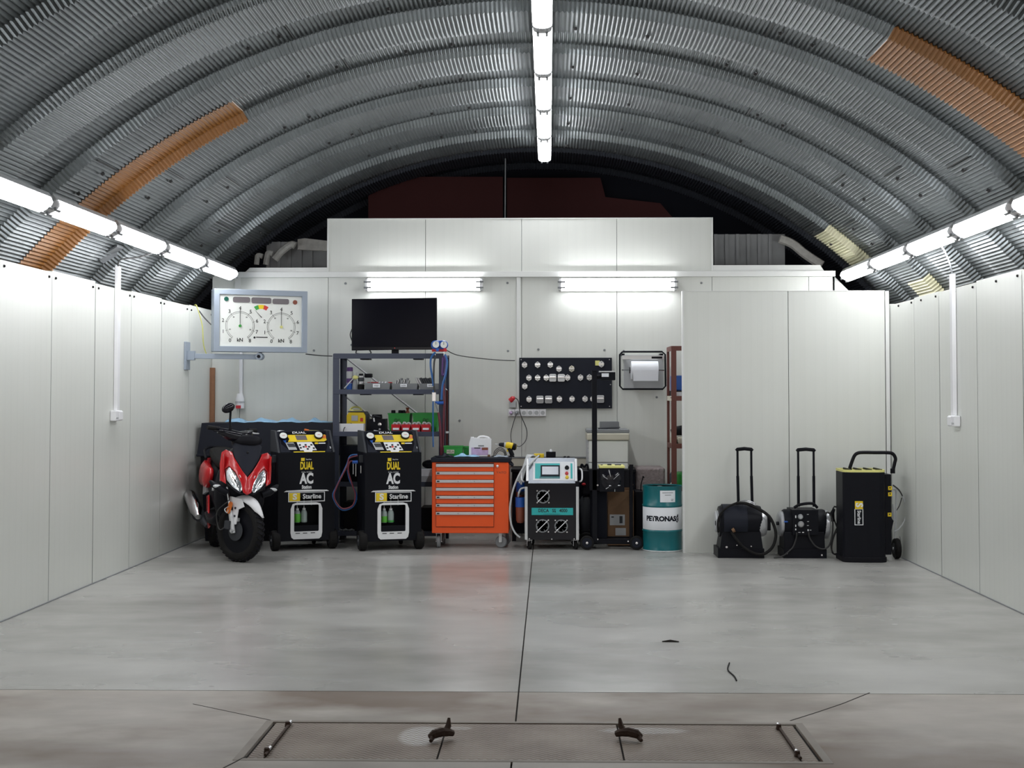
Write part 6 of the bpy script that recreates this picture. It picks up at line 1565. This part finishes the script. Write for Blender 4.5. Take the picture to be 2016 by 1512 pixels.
part('outlet_pipe', t, MB().cyl(uv(305, 880, Y-.01), uv(305, 880, Y+.06), .02, None, 10), 'black', 0, True)
for u, v in ((243, 1042), (340, 1025), (475, 1035)): part('screw_head', t, MB().cyl(uv(u, v, Y+.03), uv(u, v, Y+.01), .006 if u > 250 else .01, None, 8), 'steel')
# right one
Y = 12.03
t, q = porta('portable black drum machine with gauges and switch panel, right of two by the partition', Y, (918, 1064), 120, 'B')
t['label'] = 'portable black drum machine with gauges, right of two by the partition'
c = uv(970, 822, Y+.16); r = .135
xl, xr_ = uv(765, 800, Y+.16).x, uv(1165, 800, Y+.16).x
part('drum', t, MB().lathe([(.05, xl), (r*.93, xl+.005), (r, xl+.02), (r, xr_-.02), (r*.95, xr_), (.05, xr_+.004)], (0, c.y, c.z), 'x', 36), 'blackm', 0, True)
part('end_cap', t, MB().lathe([(.001, xl-.045), (r*.72, xl-.035), (r*.84, xl-.02), (r*.86, xl+.01)], (0, c.y, c.z), 'x', 28), 'silver', 0, True)
part('end_cap', t, MB().lathe([(r*.95, xr_-.02), (r*.97, xr_-.01), (r*.97, xr_+.025), (r*.75, xr_+.04), (.001, xr_+.045)], (0, c.y, c.z-.005), 'x', 28), 'silver', 0, True)
part('front_panel', t, MB().box(uv(862, 0, Y).x, uv(1104, 0, Y).x, Y, Y+.3, uv(0, 925, Y).z, uv(0, 690, Y).z), 'blackm', .012, True)
part('top_handle', t, MB().curve([uv(880, 670, Y+.06), uv(940, 640, Y+.05), uv(1050, 630, Y+.05), uv(1100, 670, Y+.06)], .013, 8), 'black', 0, True)
xb0, xb1 = uv(775, 0, Y).x, uv(1180, 0, Y).x
part('stand', t, MB().taper((xb0+.01, xb1-.01, Y+.02, Y+.30), (xb0+.012, xb1-.012, Y+.03, Y+.28), .06, c.z-.06), 'blackm', .006)
part('foot', t, MB().box(xb0, xb1, Y, Y+.32, 0.0, .08), 'blackm', .01, True)
for (u, v, rr, m_) in ((940, 755, .024, 'lgrey'), (945, 826, .028, 'steel')):
    p = uv(u, v, Y)
    g_ = part('gauge', t, MB().lathe([(.001, Y-.014), (rr*.8, Y-.013), (rr, Y-.008), (rr, Y+.002)], (p.x, 0, p.z), 'y', 22), 'grey', 0, True)
    part('gauge_face', g_, MB().lathe([(.001, Y-.0155), (rr*.7, Y-.015)], (p.x, 0, p.z), 'y', 22), m_)
for (u, v, w, h, m_) in ((895, 755, 5, 12, 'whitep'), (895, 840, 4, 10, 'whitep'), (895, 875, 5, 8, 'whitep'), (1010, 733, 8, 3, 'lgrey'), (1012, 800, 8, 3, 'lgrey'), (1010, 838, 8, 3, 'lgrey'), (1012, 882, 5, 8, 'whitep'), (1035, 882, 8, 3, 'lgrey'), (930, 903, 10, 3, 'lgrey'), (965, 903, 8, 4, 'whitep'), (805, 803, 16, 5, 'blue')):
    p = uv(u-w, v+h, Y-.001); q2 = uv(u+w, v-h, Y-.001)
    part('switch', t, MB().box(p.x, q2.x, Y-.005, Y+(.002 if u > 850 else .03), p.z, q2.z), m_)
part('left_knob', t, MB().cyl(q(712, 818, Y+.1), q(740, 818, Y+.1), .016, None, 10), 'black', 0, True)
part('cord', t, MB().curve([uv(u, v, Y-.01) for (u, v) in ((905, 905), (900, 960), (870, 1040), (820, 1090), (770, 1128))]+[uv(690, 1141, Y-.02)], .007, 8), 'cable', 0, True)
part('cord', t, MB().curve([uv(u, v, Y-.01) for (u, v) in ((1015, 900), (1030, 960), (1080, 1030), (1150, 1060), (1210, 1030), (1240, 930), (1245, 800), (1220, 730), (1190, 715), (1175, 740))], .0075, 8), 'cable', 0, True)
for (u, v) in ((812, 1100), (1143, 1118)): part('screw_head', t, MB().cyl(uv(u, v, Y+.002), uv(u, v, Y-.003), .008, None, 8), 'steel')
p = uv(1290, 1120, 12.0)
t = thing('charging_cable', 'black looped charging cable with clamps between the machine and the cart', 'cable', (p.x, 12.0, 0))
part('cable', t, MB().curve([uv(u, v, 12.05) for (u, v) in ((1255, 665), (1240, 720), (1265, 800), (1310, 920), (1275, 900), (1240, 1000), (1240, 1090), (1290, 1115), (1325, 1080), (1328, 1000))], .007, 8), 'cable', 0, True)
part('cable', t, MB().curve([uv(u, v, 12.06) for (u, v) in ((1325, 680), (1318, 790), (1280, 870), (1255, 930), (1230, 1030), (1250, 1100), (1275, 1105))], .006, 8), 'cable', 0, True)
part('clamp', t, MB().tubes([uv(1248, 800, 12.04), uv(1240, 720, 12.04), uv(1258, 680, 12.04)], [.016, .02, .012], 8), 'black', 0, True)
part('clamp', t, MB().tubes([uv(1308, 800, 12.04), uv(1320, 740, 12.04), uv(1322, 685, 12.04)], [.018, .02, .010], 8), 'black', 0, True)
part('bridge_cable', t, MB().cyl(uv(1255, 658, 12.05), uv(1328, 672, 12.05), .007, None, 8), 'cable', 0, True)

# ------------------------------------------------------------ tall black cart in the right corner
Yc_ = 11.73
def w(u, v, Y=Yc_): return uv(u, v, Y)
t = thing('service_cart', 'tall black wheeled service cart with yellow top edge in the right corner', 'cart', (w(1580, 0).x, Yc_+.18, 0))
xa, xb = w(1348, 0).x, w(1748, 0).x
zt = w(0, 335).z
out = [(xa, Yc_+.33), (xa, Yc_+.06), (xa+.015, Yc_+.03), (xa+.06, Yc_+.008), (xa+.2, Yc_), (xb-.06, Yc_), (xb-.015, Yc_+.02), (xb, Yc_+.05), (xb, Yc_+.33)]
part('body', t, MB().prism(out, .03, zt, 'z'), 'blackm', .006)
part('base_skirt', t, MB().prism([(x+(-.008 if x < xa+.1 else (.008 if x > xb-.1 else 0)), y-.006) for x, y in out], .0, .045, 'z'), 'black', .004)
xs2 = w(1815, 0).x
part('side_panel', t, MB().prism([(xb+.002, .06), (xs2-.0, .06), (xs2+.0, w(0, 890).z), (xs2+.02, w(0, 800).z), (xs2, w(0, 770).z), (xs2, zt-.02), (xb+.002, zt-.02)], Yc_+.08, Yc_+.30), 'blackm', .004)
top_ = [(x, y) for x, y in out]
part('yellow_rim', t, MB().ring([(x, y) for x, y in out], [(x*.94+.06*(xa+xb)/2, (y-Yc_-.17)*.9+Yc_+.17) for x, y in out], zt+.001, zt+.022, 'z'), 'lyellow')
for k in range(4):
    x = xa+.06+.09*k; part('top_divider', t, MB().box(x, x+.012, Yc_+.02, Yc_+.31, zt+.001, zt+.028), 'black', .002)
part('top_tray', t, MB().box(xa+.03, xb-.03, Yc_+.03, Yc_+.30, zt+.001, zt+.012), 'lyellow')
part('push_handle', t, MB().curve([w(1405, 300, Yc_+.2), w(1425, 240, Yc_+.2), w(1450, 180, Yc_+.2), w(1480, 155, Yc_+.2), w(1530, 148, Yc_+.2), w(1640, 149, Yc_+.2), w(1770, 150, Yc_+.2), w(1815, 163, Yc_+.2), w(1838, 205, Yc_+.2), w(1830, 250, Yc_+.2), w(1812, 330, Yc_+.2)], .0155, 12, 5), 'black', 0, True)
for u in (1405, 1812): part('handle_socket', t, MB().cyl(w(u, 300, Yc_+.2), w(u, 345, Yc_+.2), .022, None, 12), 'black', 0, True)
for v in (485, 543, 735):
    p = w(1768 if v < 700 else 1764, v+18, Yc_+.08); q2 = w(1805 if v < 700 else 1800, v-18, Yc_+.08)
    s_ = part('yellow_sticker', t, MB().box(p.x, q2.x, Yc_+.076, Yc_+.0795, p.z, q2.z), 'yellow', .001)
    part('sticker_print', s_, MB().prism([(p.x+.008, q2.z-.008), (q2.x-.008, q2.z-.008), ((p.x+q2.x)/2, p.z+.01)], Yc_+.075, Yc_+.0762), 'blackp')
p = w(1455, 682, Yc_-.001); q2 = w(1530, 608, Yc_-.001)
part('logo_square', t, MB().box(p.x, q2.x, Yc_-.003, Yc_, p.z, q2.z), 'yellow')
text('lettering', t, 'S', .085, 'whitep', ((p.x+q2.x)/2, Yc_-.004, (p.z+q2.z)/2), (PI/2, PI/2, 0), 1.0, .003)
p3 = w(1450, 835, Yc_-.001)
part('sign_outline', t, MB().ring([(p.x-.004, p3.z), (q2.x+.002, p3.z), (q2.x+.002, p.z-.001), (p.x-.004, p.z-.001)], [(p.x+.002, p3.z+.006), (q2.x-.004, p3.z+.006), (q2.x-.004, p.z-.004), (p.x+.002, p.z-.004)], Yc_-.0025, Yc_), 'whitep')
text('lettering', t, 'Starline', .043, 'whitep', ((p.x+q2.x)/2, Yc_-.003, (p.z+p3.z)/2), (PI/2, PI/2, 0), .9, .0008)
for u, yy in ((1838, Yc_+.28), (1345, Yc_+.38)):
    wx = w(u, 0, yy).x
    wl_ = part('wheel', t, MB().lathe([(.02, wx-.022), (.084, wx-.024), (.092, wx-.014), (.092, wx+.014), (.084, wx+.024), (.02, wx+.022)], (0, yy, .093), 'x', 28), 'rubber', 0, True)
    part('hub', wl_, MB().lathe([(.001, wx-.027), (.05, wx-.026), (.05, wx+.026), (.001, wx+.03)], (0, yy, .093), 'x', 20), 'charcoal', 0, True)
    part('axle_cap', wl_, MB().lathe([(.001, wx-.034), (.012, wx-.034), (.012, wx+.034), (.001, wx+.036)], (0, yy, .093), 'x', 12), 'steel', 0, True)
def cc(pts, rr, m_, Y=Yc_+.24): part('side_hose', t, MB().curve([w(u, v, Y) for u, v in pts], rr, 8, 6), m_, 0, True)
cc([(1815, 460), (1880, 520), (1925, 610), (1940, 700), (1920, 800), (1870, 870), (1830, 895)], .006, 'clear')
cc([(1815, 455), (1870, 500), (1905, 560)], .005, 'cable', Yc_+.22)
cc([(1815, 500), (1840, 505), (1845, 560), (1842, 700), (1838, 850), (1832, 960)], .007, 'clear', Yc_+.26)
cc([(1815, 640), (1825, 720), (1822, 800)], .007, 'clear', Yc_+.25)
cc([(1845, 700), (1875, 650), (1897, 575)], .004, 'cable', Yc_+.26)
cc([(1868, 1030), (1880, 1000), (1885, 985), (1878, 940)], .004, 'steel', Yc_+.28)

# ------------------------------------------------------------ scooter (x forward, y to its left, z up)
pc = at(462, 1106, 11.62)
LEAN, HEAD, STEER = R(5), R(-67), R(33)
sc = thing('motor_scooter', 'red and black motor scooter leaning on its stand, front wheel turned', 'scooter', (pc.x+.012, 11.68, 0), (-LEAN, 0, HEAD))
SF = Matrix.Rotation(STEER, 4, 'Z')
def tire(parent, mtx, r, hw, name):
    prof = []
    rc = r-hw*.95
    for k in range(13):
        a = R(-110+220*k/12)
        prof.append((rc+hw*math.cos(a)*.95, hw*math.sin(a)))
    wh = part(name, sc, MB().lathe([(rc-.032, -hw*.55)]+prof+[(rc-.032, hw*.55)], (0, 0, 0), 'y', 48, mtx), 'rubber', 0, True)
    # tread blocks
    tr = MB()
    for k in range(36):
        a = 2*PI*k/36
        for s in (-1, 1):
            m2 = mtx @ Matrix.Rotation(a+s*.04, 4, 'Y') @ Matrix.Translation((0, s*hw*.42, r-.0015)) @ Matrix.Rotation(s*R(28), 4, 'Z') @ Matrix.Rotation(-s*R(24), 4, 'X')
            tr.box(-.012, .010, -.022, .022, -.006, .0015, m2)
    part('tread', wh, tr, 'black')
    rim = part('rim', wh, MB().lathe([(rc-.012, -hw*.62), (rc-.03, -hw*.6), (rc-.04, -hw*.2), (rc-.04, hw*.2), (rc-.03, hw*.6), (rc-.012, hw*.62)], (0, 0, 0), 'y', 40, mtx), 'blackm', 0, True)
    sp = MB()
    for k in range(5):
        a = 2*PI*k/5+.3
        for s in (-.18, .18):
            sp.tubes([(.03*math.cos(a), 0, .03*math.sin(a)), ((rc-.035)*math.cos(a+s), .0, (rc-.035)*math.sin(a+s))], [.016, .011], 6, mtx)
    part('spokes', wh, sp, 'blackm', 0, True)
    part('hub', wh, MB().lathe([(.001, -hw*.9), (.035, -hw*.85), (.04, 0), (.035, hw*.85), (.001, hw*.9)], (0, 0, 0), 'y', 18, mtx), 'dgrey', 0, True)
    return wh
WR = .272
Wf = SF @ Matrix.Translation((0, 0, WR))
fw_ = tire(sc, Wf, WR, .052, 'front_wheel')
part('brake_disc', fw_, MB().lathe([(.05, -.062), (.088, -.062), (.088, -.058), (.05, -.058)], (0, 0, 0), 'y', 32, Wf), 'dgrey')
part('balance_sticker', fw_, MB().box(-.01, .03, -.072, -.050, .085, .115, Wf), 'lgrey')
tire(sc, Matrix.Translation((-1.28, 0, WR)), WR, .06, 'rear_wheel')
for s in (-1, 1):
    part('fork_leg', sc, MB().tubes([(0, s*.085, WR-.02), (-.045, s*.085, WR+.13), (-.06, s*.085, WR+.17)], [.021, .023, .02], 12, SF), 'aluw', 0, True)
    part('fork_tube', sc, MB().cyl((-.055, s*.085, WR+.16), (-.14, s*.085, WR+.42), .0145, None, 12, SF), 'chrome', 0, True)
    part('axle_nut', sc, MB().cyl((0, s*.075, WR), (0, s*.115, WR), .016, None, 8, SF), 'lgrey')
part('brake_caliper', sc, MB().box(-.085, -.02, -.125, -.09, WR+.01, WR+.085, SF), 'dgrey', .008)
part('amber_reflector', sc, MB().prism(rrect(-.022, .022, -.055, .055, .02), -.118, -.108, 'y', SF @ Matrix.Translation((-.045, 0, WR+.20)) @ Matrix.Rotation(R(17), 4, 'Y')), 'orange2', .002)
part('brake_hose', sc, MB().curve([(-.05, -.115, WR+.05), (-.13, -.13, WR+.0), (-.16, -.15, WR+.15), (-.02, -.16, WR+.26), (-.05, -.13, WR+.3), (-.12, -.10, WR+.44)], .005, 6, 6, SF), 'cable', 0, True)
part('brake_hose', sc, MB().curve([(-.05, -.12, WR+.18), (.01, -.19, WR+.16), (.0, -.21, WR+.19), (-.05, -.12, WR+.21)], .004, 6, 6, SF), 'aluw', 0, True)
# fender
mb = MB(); n = 16
secs = []
for i in range(n+1):
    u = i/n; a = R(28+85*u)
    wdt = .012+.062*min(1, u*2.2)
    rr = WR+.030+.02*math.sin(PI*u)
    row_ = []
    for j in range(9):
        b = -1+2*j/8
        rad = rr-.045*abs(b)**2.2*(1 if u > .2 else u*5)
        row_.append((rad*math.cos(a), b*wdt, WR+rad*math.sin(a)))
    secs.append(row_)
for rw in secs: mb.v += rw
for i in range(n):
    for j in range(8): mb.f.append((i*9+j, i*9+j+1, (i+1)*9+j+1, (i+1)*9+j))
mb.v = [tuple(SF @ Vector(v)) for v in mb.v]
o = part('front_fender', sc, mb, 'whiteplastic', 0, 'all'); md = o.modifiers.new('thick', 'SOLIDIFY'); md.thickness = .005
o = part('fender_side', sc, MB().prism([(-.12, WR+.30), (.06, WR+.285), (.10, WR+.22), (.03, WR+.19), (.02, WR+.06), (-.035, WR+.045), (-.04, WR+.2)], -.080, -.070, 'y', SF), 'whiteplastic', .003)
part('fender_side', sc, MB().prism([(-.12, WR+.30), (.06, WR+.285), (.10, WR+.22), (.03, WR+.19), (.02, WR+.06), (-.035, WR+.045), (-.04, WR+.2)], .070, .080, 'y', SF), 'whiteplastic', .003)
for (x, z) in ((-.005, .20), (-.005, .13)): part('fender_bolt', sc, MB().cyl((x, -.086, WR+z), (x, -.078, WR+z), .010, None, 10, SF), 'dgrey')
part('inner_fender', sc, MB().lathe([(WR+.03, -.05), (WR+.045, 0), (WR+.03, .05)], (0, 0, 0), 'y', 40, Wf @ Matrix.Identity(4)) if False else MB().box(-.22, -.19, -.1, .1, .3, .62), 'black', .01)

def loft(secs, n=24, p=2.6):
    """closed body from sections along x: (x, zc, half width, half height)"""
    mb = MB()
    for (x, zc, hw, hh) in secs:
        for k in range(n):
            a = 2*PI*k/n; ca, sa = math.cos(a), math.sin(a)
            mb.v.append((x, hw*math.copysign(abs(ca)**(2/p), ca), zc+hh*math.copysign(abs(sa)**(2/p), sa)))
    m = len(secs)
    for i in range(m-1):
        for k in range(n):
            k2 = (k+1) % n; mb.f.append((i*n+k, i*n+k2, (i+1)*n+k2, (i+1)*n+k))
    mb.f.append(tuple(range(n))); mb.f.append(tuple(range((m-1)*n, m*n)))
    return mb
def fx_(y, z): return .13-1.9*y*y-.42*(z-.62)
def sheet(name, poly, m, off=0.0, thick=.012, parent=None, smooth='all', mirror=False, fn=fx_, lab=None):
    bm = bmesh.new()
    vs = [bm.verts.new((0, y*(-1 if mirror else 1), z)) for (y, z) in poly]
    bm.faces.new(vs)
    bmesh.ops.triangulate(bm, faces=bm.faces)
    for _ in range(3):
        long_ = [e for e in bm.edges if e.calc_length() > .035]
        if not long_: break
        bmesh.ops.subdivide_edges(bm, edges=long_, cuts=1); bmesh.ops.triangulate(bm, faces=[f for f in bm.faces if len(f.verts) > 3])
    for v in bm.verts: v.co.x = fn(v.co.y, v.co.z)+off
    bmesh.ops.recalc_face_normals(bm, faces=bm.faces)
    # make normals face forward
    if sum(f.normal.x*f.calc_area() for f in bm.faces) < 0: bmesh.ops.reverse_faces(bm, faces=bm.faces)
    me = bpy.data.meshes.new(name); bm.to_mesh(me); bm.free(); me.materials.append(M[m])
    o = bpy.data.objects.new(name, me); col.objects.link(o); o.parent = parent or sc
    for p in me.polygons: p.use_smooth = True
    md = o.modifiers.new('thick', 'SOLIDIFY'); md.thickness = thick; md.offset = 1
    b = o.modifiers.new('bevel', 'BEVEL'); b.width = .003; b.segments = 2; b.limit_method = 'ANGLE'; b.angle_limit = R(50)
    return o
# central body of the front
body = [(-.36, .62, .13, .26), (-.28, .66, .19, .33), (-.16, .72, .20, .30), (-.06, .76, .17, .25), (.0, .74, .11, .17), (.03, .72, .05, .08)]
part('front_body', sc, loft(body), 'blackm', 0, 'all')
V_ = [(0.0, .745), (.045, .80), (.11, .905), (.13, .955), (.18, .97), (.21, .945), (.222, .84), (.215, .70), (.17, .675), (.185, .80), (.15, .83), (.10, .78), (.055, .70), (.035, .615), (.0, .595)]
for mir in (False, True):
    fa = sheet('front_fairing', V_, 'red', 0, .016, mirror=mir)
    hl = sheet('headlight', [(.035, .64), (.055, .705), (.10, .775), (.15, .825), (.18, .80), (.168, .71), (.12, .655), (.06, .615)], 'glassy', .002, .008, mirror=mir)
    sheet('headlight_lens', [(.07, .665), (.10, .72), (.145, .77), (.155, .75), (.125, .69), (.09, .655)], 'chrome', .010, .006, hl, mirror=mir)
    sheet('headlight_trim', [(.03, .605), (.06, .60), (.13, .64), (.18, .69), (.178, .70), (.12, .652), (.06, .613)], 'black', .0, .014, hl, mirror=mir)
    sheet('white_decal', [(.135, .945), (.155, .955), (.16, .915), (.142, .87), (.147, .91)], 'whitep', .0165, .001, fa, mirror=mir)
    sheet('dark_decal', [(.195, .87), (.203, .86), (.205, .78), (.199, .76)], 'purple', .0165, .001, fa, mirror=mir)
    sheet('white_decal', [(.05, .74), (.057, .74), (.115, .84), (.109, .845)], 'whitep', .0165, .001, fa, mirror=mir)
    s = -1 if mir else 1
    # side skin of the fairing
    part('side_skin', sc, MB().prism([(.03, .70), (.02, .945), (-.07, .92), (-.14, .86), (-.09, .69)], s*.200, s*.212, 'y'), 'red' if mir else 'red', .004)
    tm = part('turn_signal', sc, MB().tubes([(.04, s*.15, .60), (.03, s*.21, .625), (.0, s*.275, .665), (-.04, s*.30, .69)], [.03, .035, .028, .012], 10), 'blackm', 0, True)
    part('signal_lens', tm, MB().ell((.030, s*.245, .652), (.018, .04, .017), 14, 8, Matrix.Identity(4)), 'clear', 0, True)
sheet('windscreen', [(-.0, .75), (.045, .81), (.11, .915), (.13, 1.02), (.08, 1.065), (0, 1.075), (-.08, 1.065), (-.13, 1.02), (-.11, .915), (-.045, .81)], 'charcoal', -.012, .008)
part('screen_badge', sc, MB().ell((fx_(0, .965), 0, .965), (.006, .011, .013)), 'blackg', 0, True)
part('dashboard', sc, loft([(-.24, 1.02, .10, .05), (-.18, 1.06, .13, .06), (-.08, 1.07, .13, .05), (-.04, 1.06, .08, .03)]), 'black', 0, 'all')
part('leg_shield', sc, loft([(-.40, .55, .14, .20), (-.33, .60, .21, .30), (-.22, .60, .23, .28), (-.12, .55, .20, .16)]), 'black', 0, 'all')
part('lower_cowl', sc, loft([(-.72, .24, .10, .07), (-.5, .26, .13, .09), (-.34, .30, .13, .12), (-.27, .40, .10, .14)]), 'blackm', 0, 'all')
# centre tunnel, floorboards, seat, tail
part('floorboard', sc, loft([(-.85, .34, .20, .05), (-.6, .30, .21, .045), (-.38, .32, .20, .06), (-.3, .38, .17, .07)]), 'black', 0, 'all')
part('centre_tunnel', sc, loft([(-.8, .46, .10, .14), (-.6, .42, .09, .12), (-.4, .46, .09, .14)]), 'blackm', 0, 'all')
part('rear_body', sc, loft([(-1.62, .80, .06, .05), (-1.45, .76, .12, .09), (-1.2, .68, .16, .14), (-.95, .62, .17, .19), (-.78, .55, .15, .20), (-.7, .5, .1, .12)]), 'blackm', 0, 'all')
for s in (-1, 1):
    pn = part('tail_panel', sc, loft([(-1.60, .82, .02, .025), (-1.42, .775, .045, .07), (-1.15, .70, .06, .115), (-.92, .68, .05, .10), (-.80, .72, .02, .04)]), 'red', 0, 'all')
    for v in pn.data.vertices:
        x = v.co.x; v.co.y += s*(.075+.105*min(1, max(0, (x+1.62)/.45)))
    part('white_decal', pn, MB().prism([(-1.28, .74), (-1.18, .76), (-1.05, .70), (-1.12, .66), (-1.2, .70)], s*.196, s*.206, 'y'), 'whitep')
    part('foot_peg_panel', sc, MB().prism([(-.95, .50), (-.85, .52), (-.72, .30), (-.62, .25), (-.68, .22), (-.84, .34)], s*.165, s*.18, 'y'), 'red' if s < 0 else 'blackm', .004)
    part('grey_panel', sc, MB().prism([(-1.2, .60), (-1.0, .62), (-.96, .54), (-1.16, .50)], s*.16, s*.185, 'y'), 'lgrey', .004)
    part('side_print', sc, MB().prism([(-.33, .62), (-.27, .64), (-.27, .61), (-.33, .59)], s*.214, s*.232, 'y'), 'whitep')
part('seat', sc, loft([(-1.5, .92, .10, .03), (-1.3, .91, .14, .055), (-1.1, .87, .15, .06), (-.9, .83, .14, .06), (-.72, .80, .10, .06), (-.66, .79, .05, .04)]), 'rubber', 0, 'all')
part('grab_rail', sc, MB().curve([(-1.25, -.17, .84), (-1.45, -.16, .92), (-1.62, -.07, .95), (-1.62, .07, .95), (-1.45, .16, .92), (-1.25, .17, .84)], .013, 8), 'black', 0, True)
part('engine', sc, loft([(-1.36, .30, .09, .07), (-1.1, .31, .11, .09), (-.85, .31, .10, .08)]), 'dgrey', 0, 'all')
ex = part('exhaust', sc, MB().tubes([(-.9, -.15, .22), (-1.02, -.19, .27), (-1.08, -.215, .31), (-1.5, -.245, .45), (-1.54, -.247, .46)], [.02, .035, .062, .062, .045], 18), 'dgrey', 0, True)
part('heat_shield', ex, MB().tubes([(-.96, -.232, .30), (-1.05, -.250, .36), (-1.40, -.275, .47), (-1.46, -.275, .49)], [.03, .058, .058, .03], 18), 'chrome', 0, True)
part('side_stand', sc, MB().tubes([(-.62, .13, .24), (-.60, .27, .035), (-.57, .29, .045)], [.012, .012, .010], 8), 'black', 0, True)
# handlebar
HB = Matrix.Rotation(STEER, 4, 'Z') @ Matrix.Translation((-.17, 0, 1.06))
part('handlebar', sc, MB().curve([(-.06, -.27, .10), (-.02, -.17, .09), (0, -.07, .03), (0, .07, .03), (-.02, .17, .09), (-.06, .27, .10)], .012, 8, 6, HB), 'black', 0, True)
part('handlebar_cover', sc, MB().tubes([(-.02, -.20, .08), (.02, -.1, .05), (.03, 0, .03), (.02, .1, .05), (-.02, .2, .08)], [.025, .05, .055, .05, .025], 12, HB), 'blackg', 0, True)
for s in (-1, 1):
    part('grip', sc, MB().cyl((-.035, s*.17, .095), (-.062, s*.29, .10), .019, None, 12, HB), 'rubber', 0, True)
    part('brake_lever', sc, MB().tubes([(.01, s*.15, .08), (.03, s*.19, .075), (.0, s*.27, .075)], [.009, .007, .006], 8, HB), 'aluw' if s > 0 else 'black', 0, True)
s = -1
part('mirror_stem', sc, MB().tubes([(.02, -.085, .07), (.0, -.09, .16), (-.0, -.095, .27)], [.016, .010, .010], 10, HB), 'black', 0, True)
mm = HB @ Matrix.Translation((.0, -.125, .285)) @ Matrix.Rotation(R(20), 4, 'X')
part('mirror_head', sc, MB().ell((0, 0, 0), (.028, .075, .042), 20, 12, mm), 'blackg', 0, True)
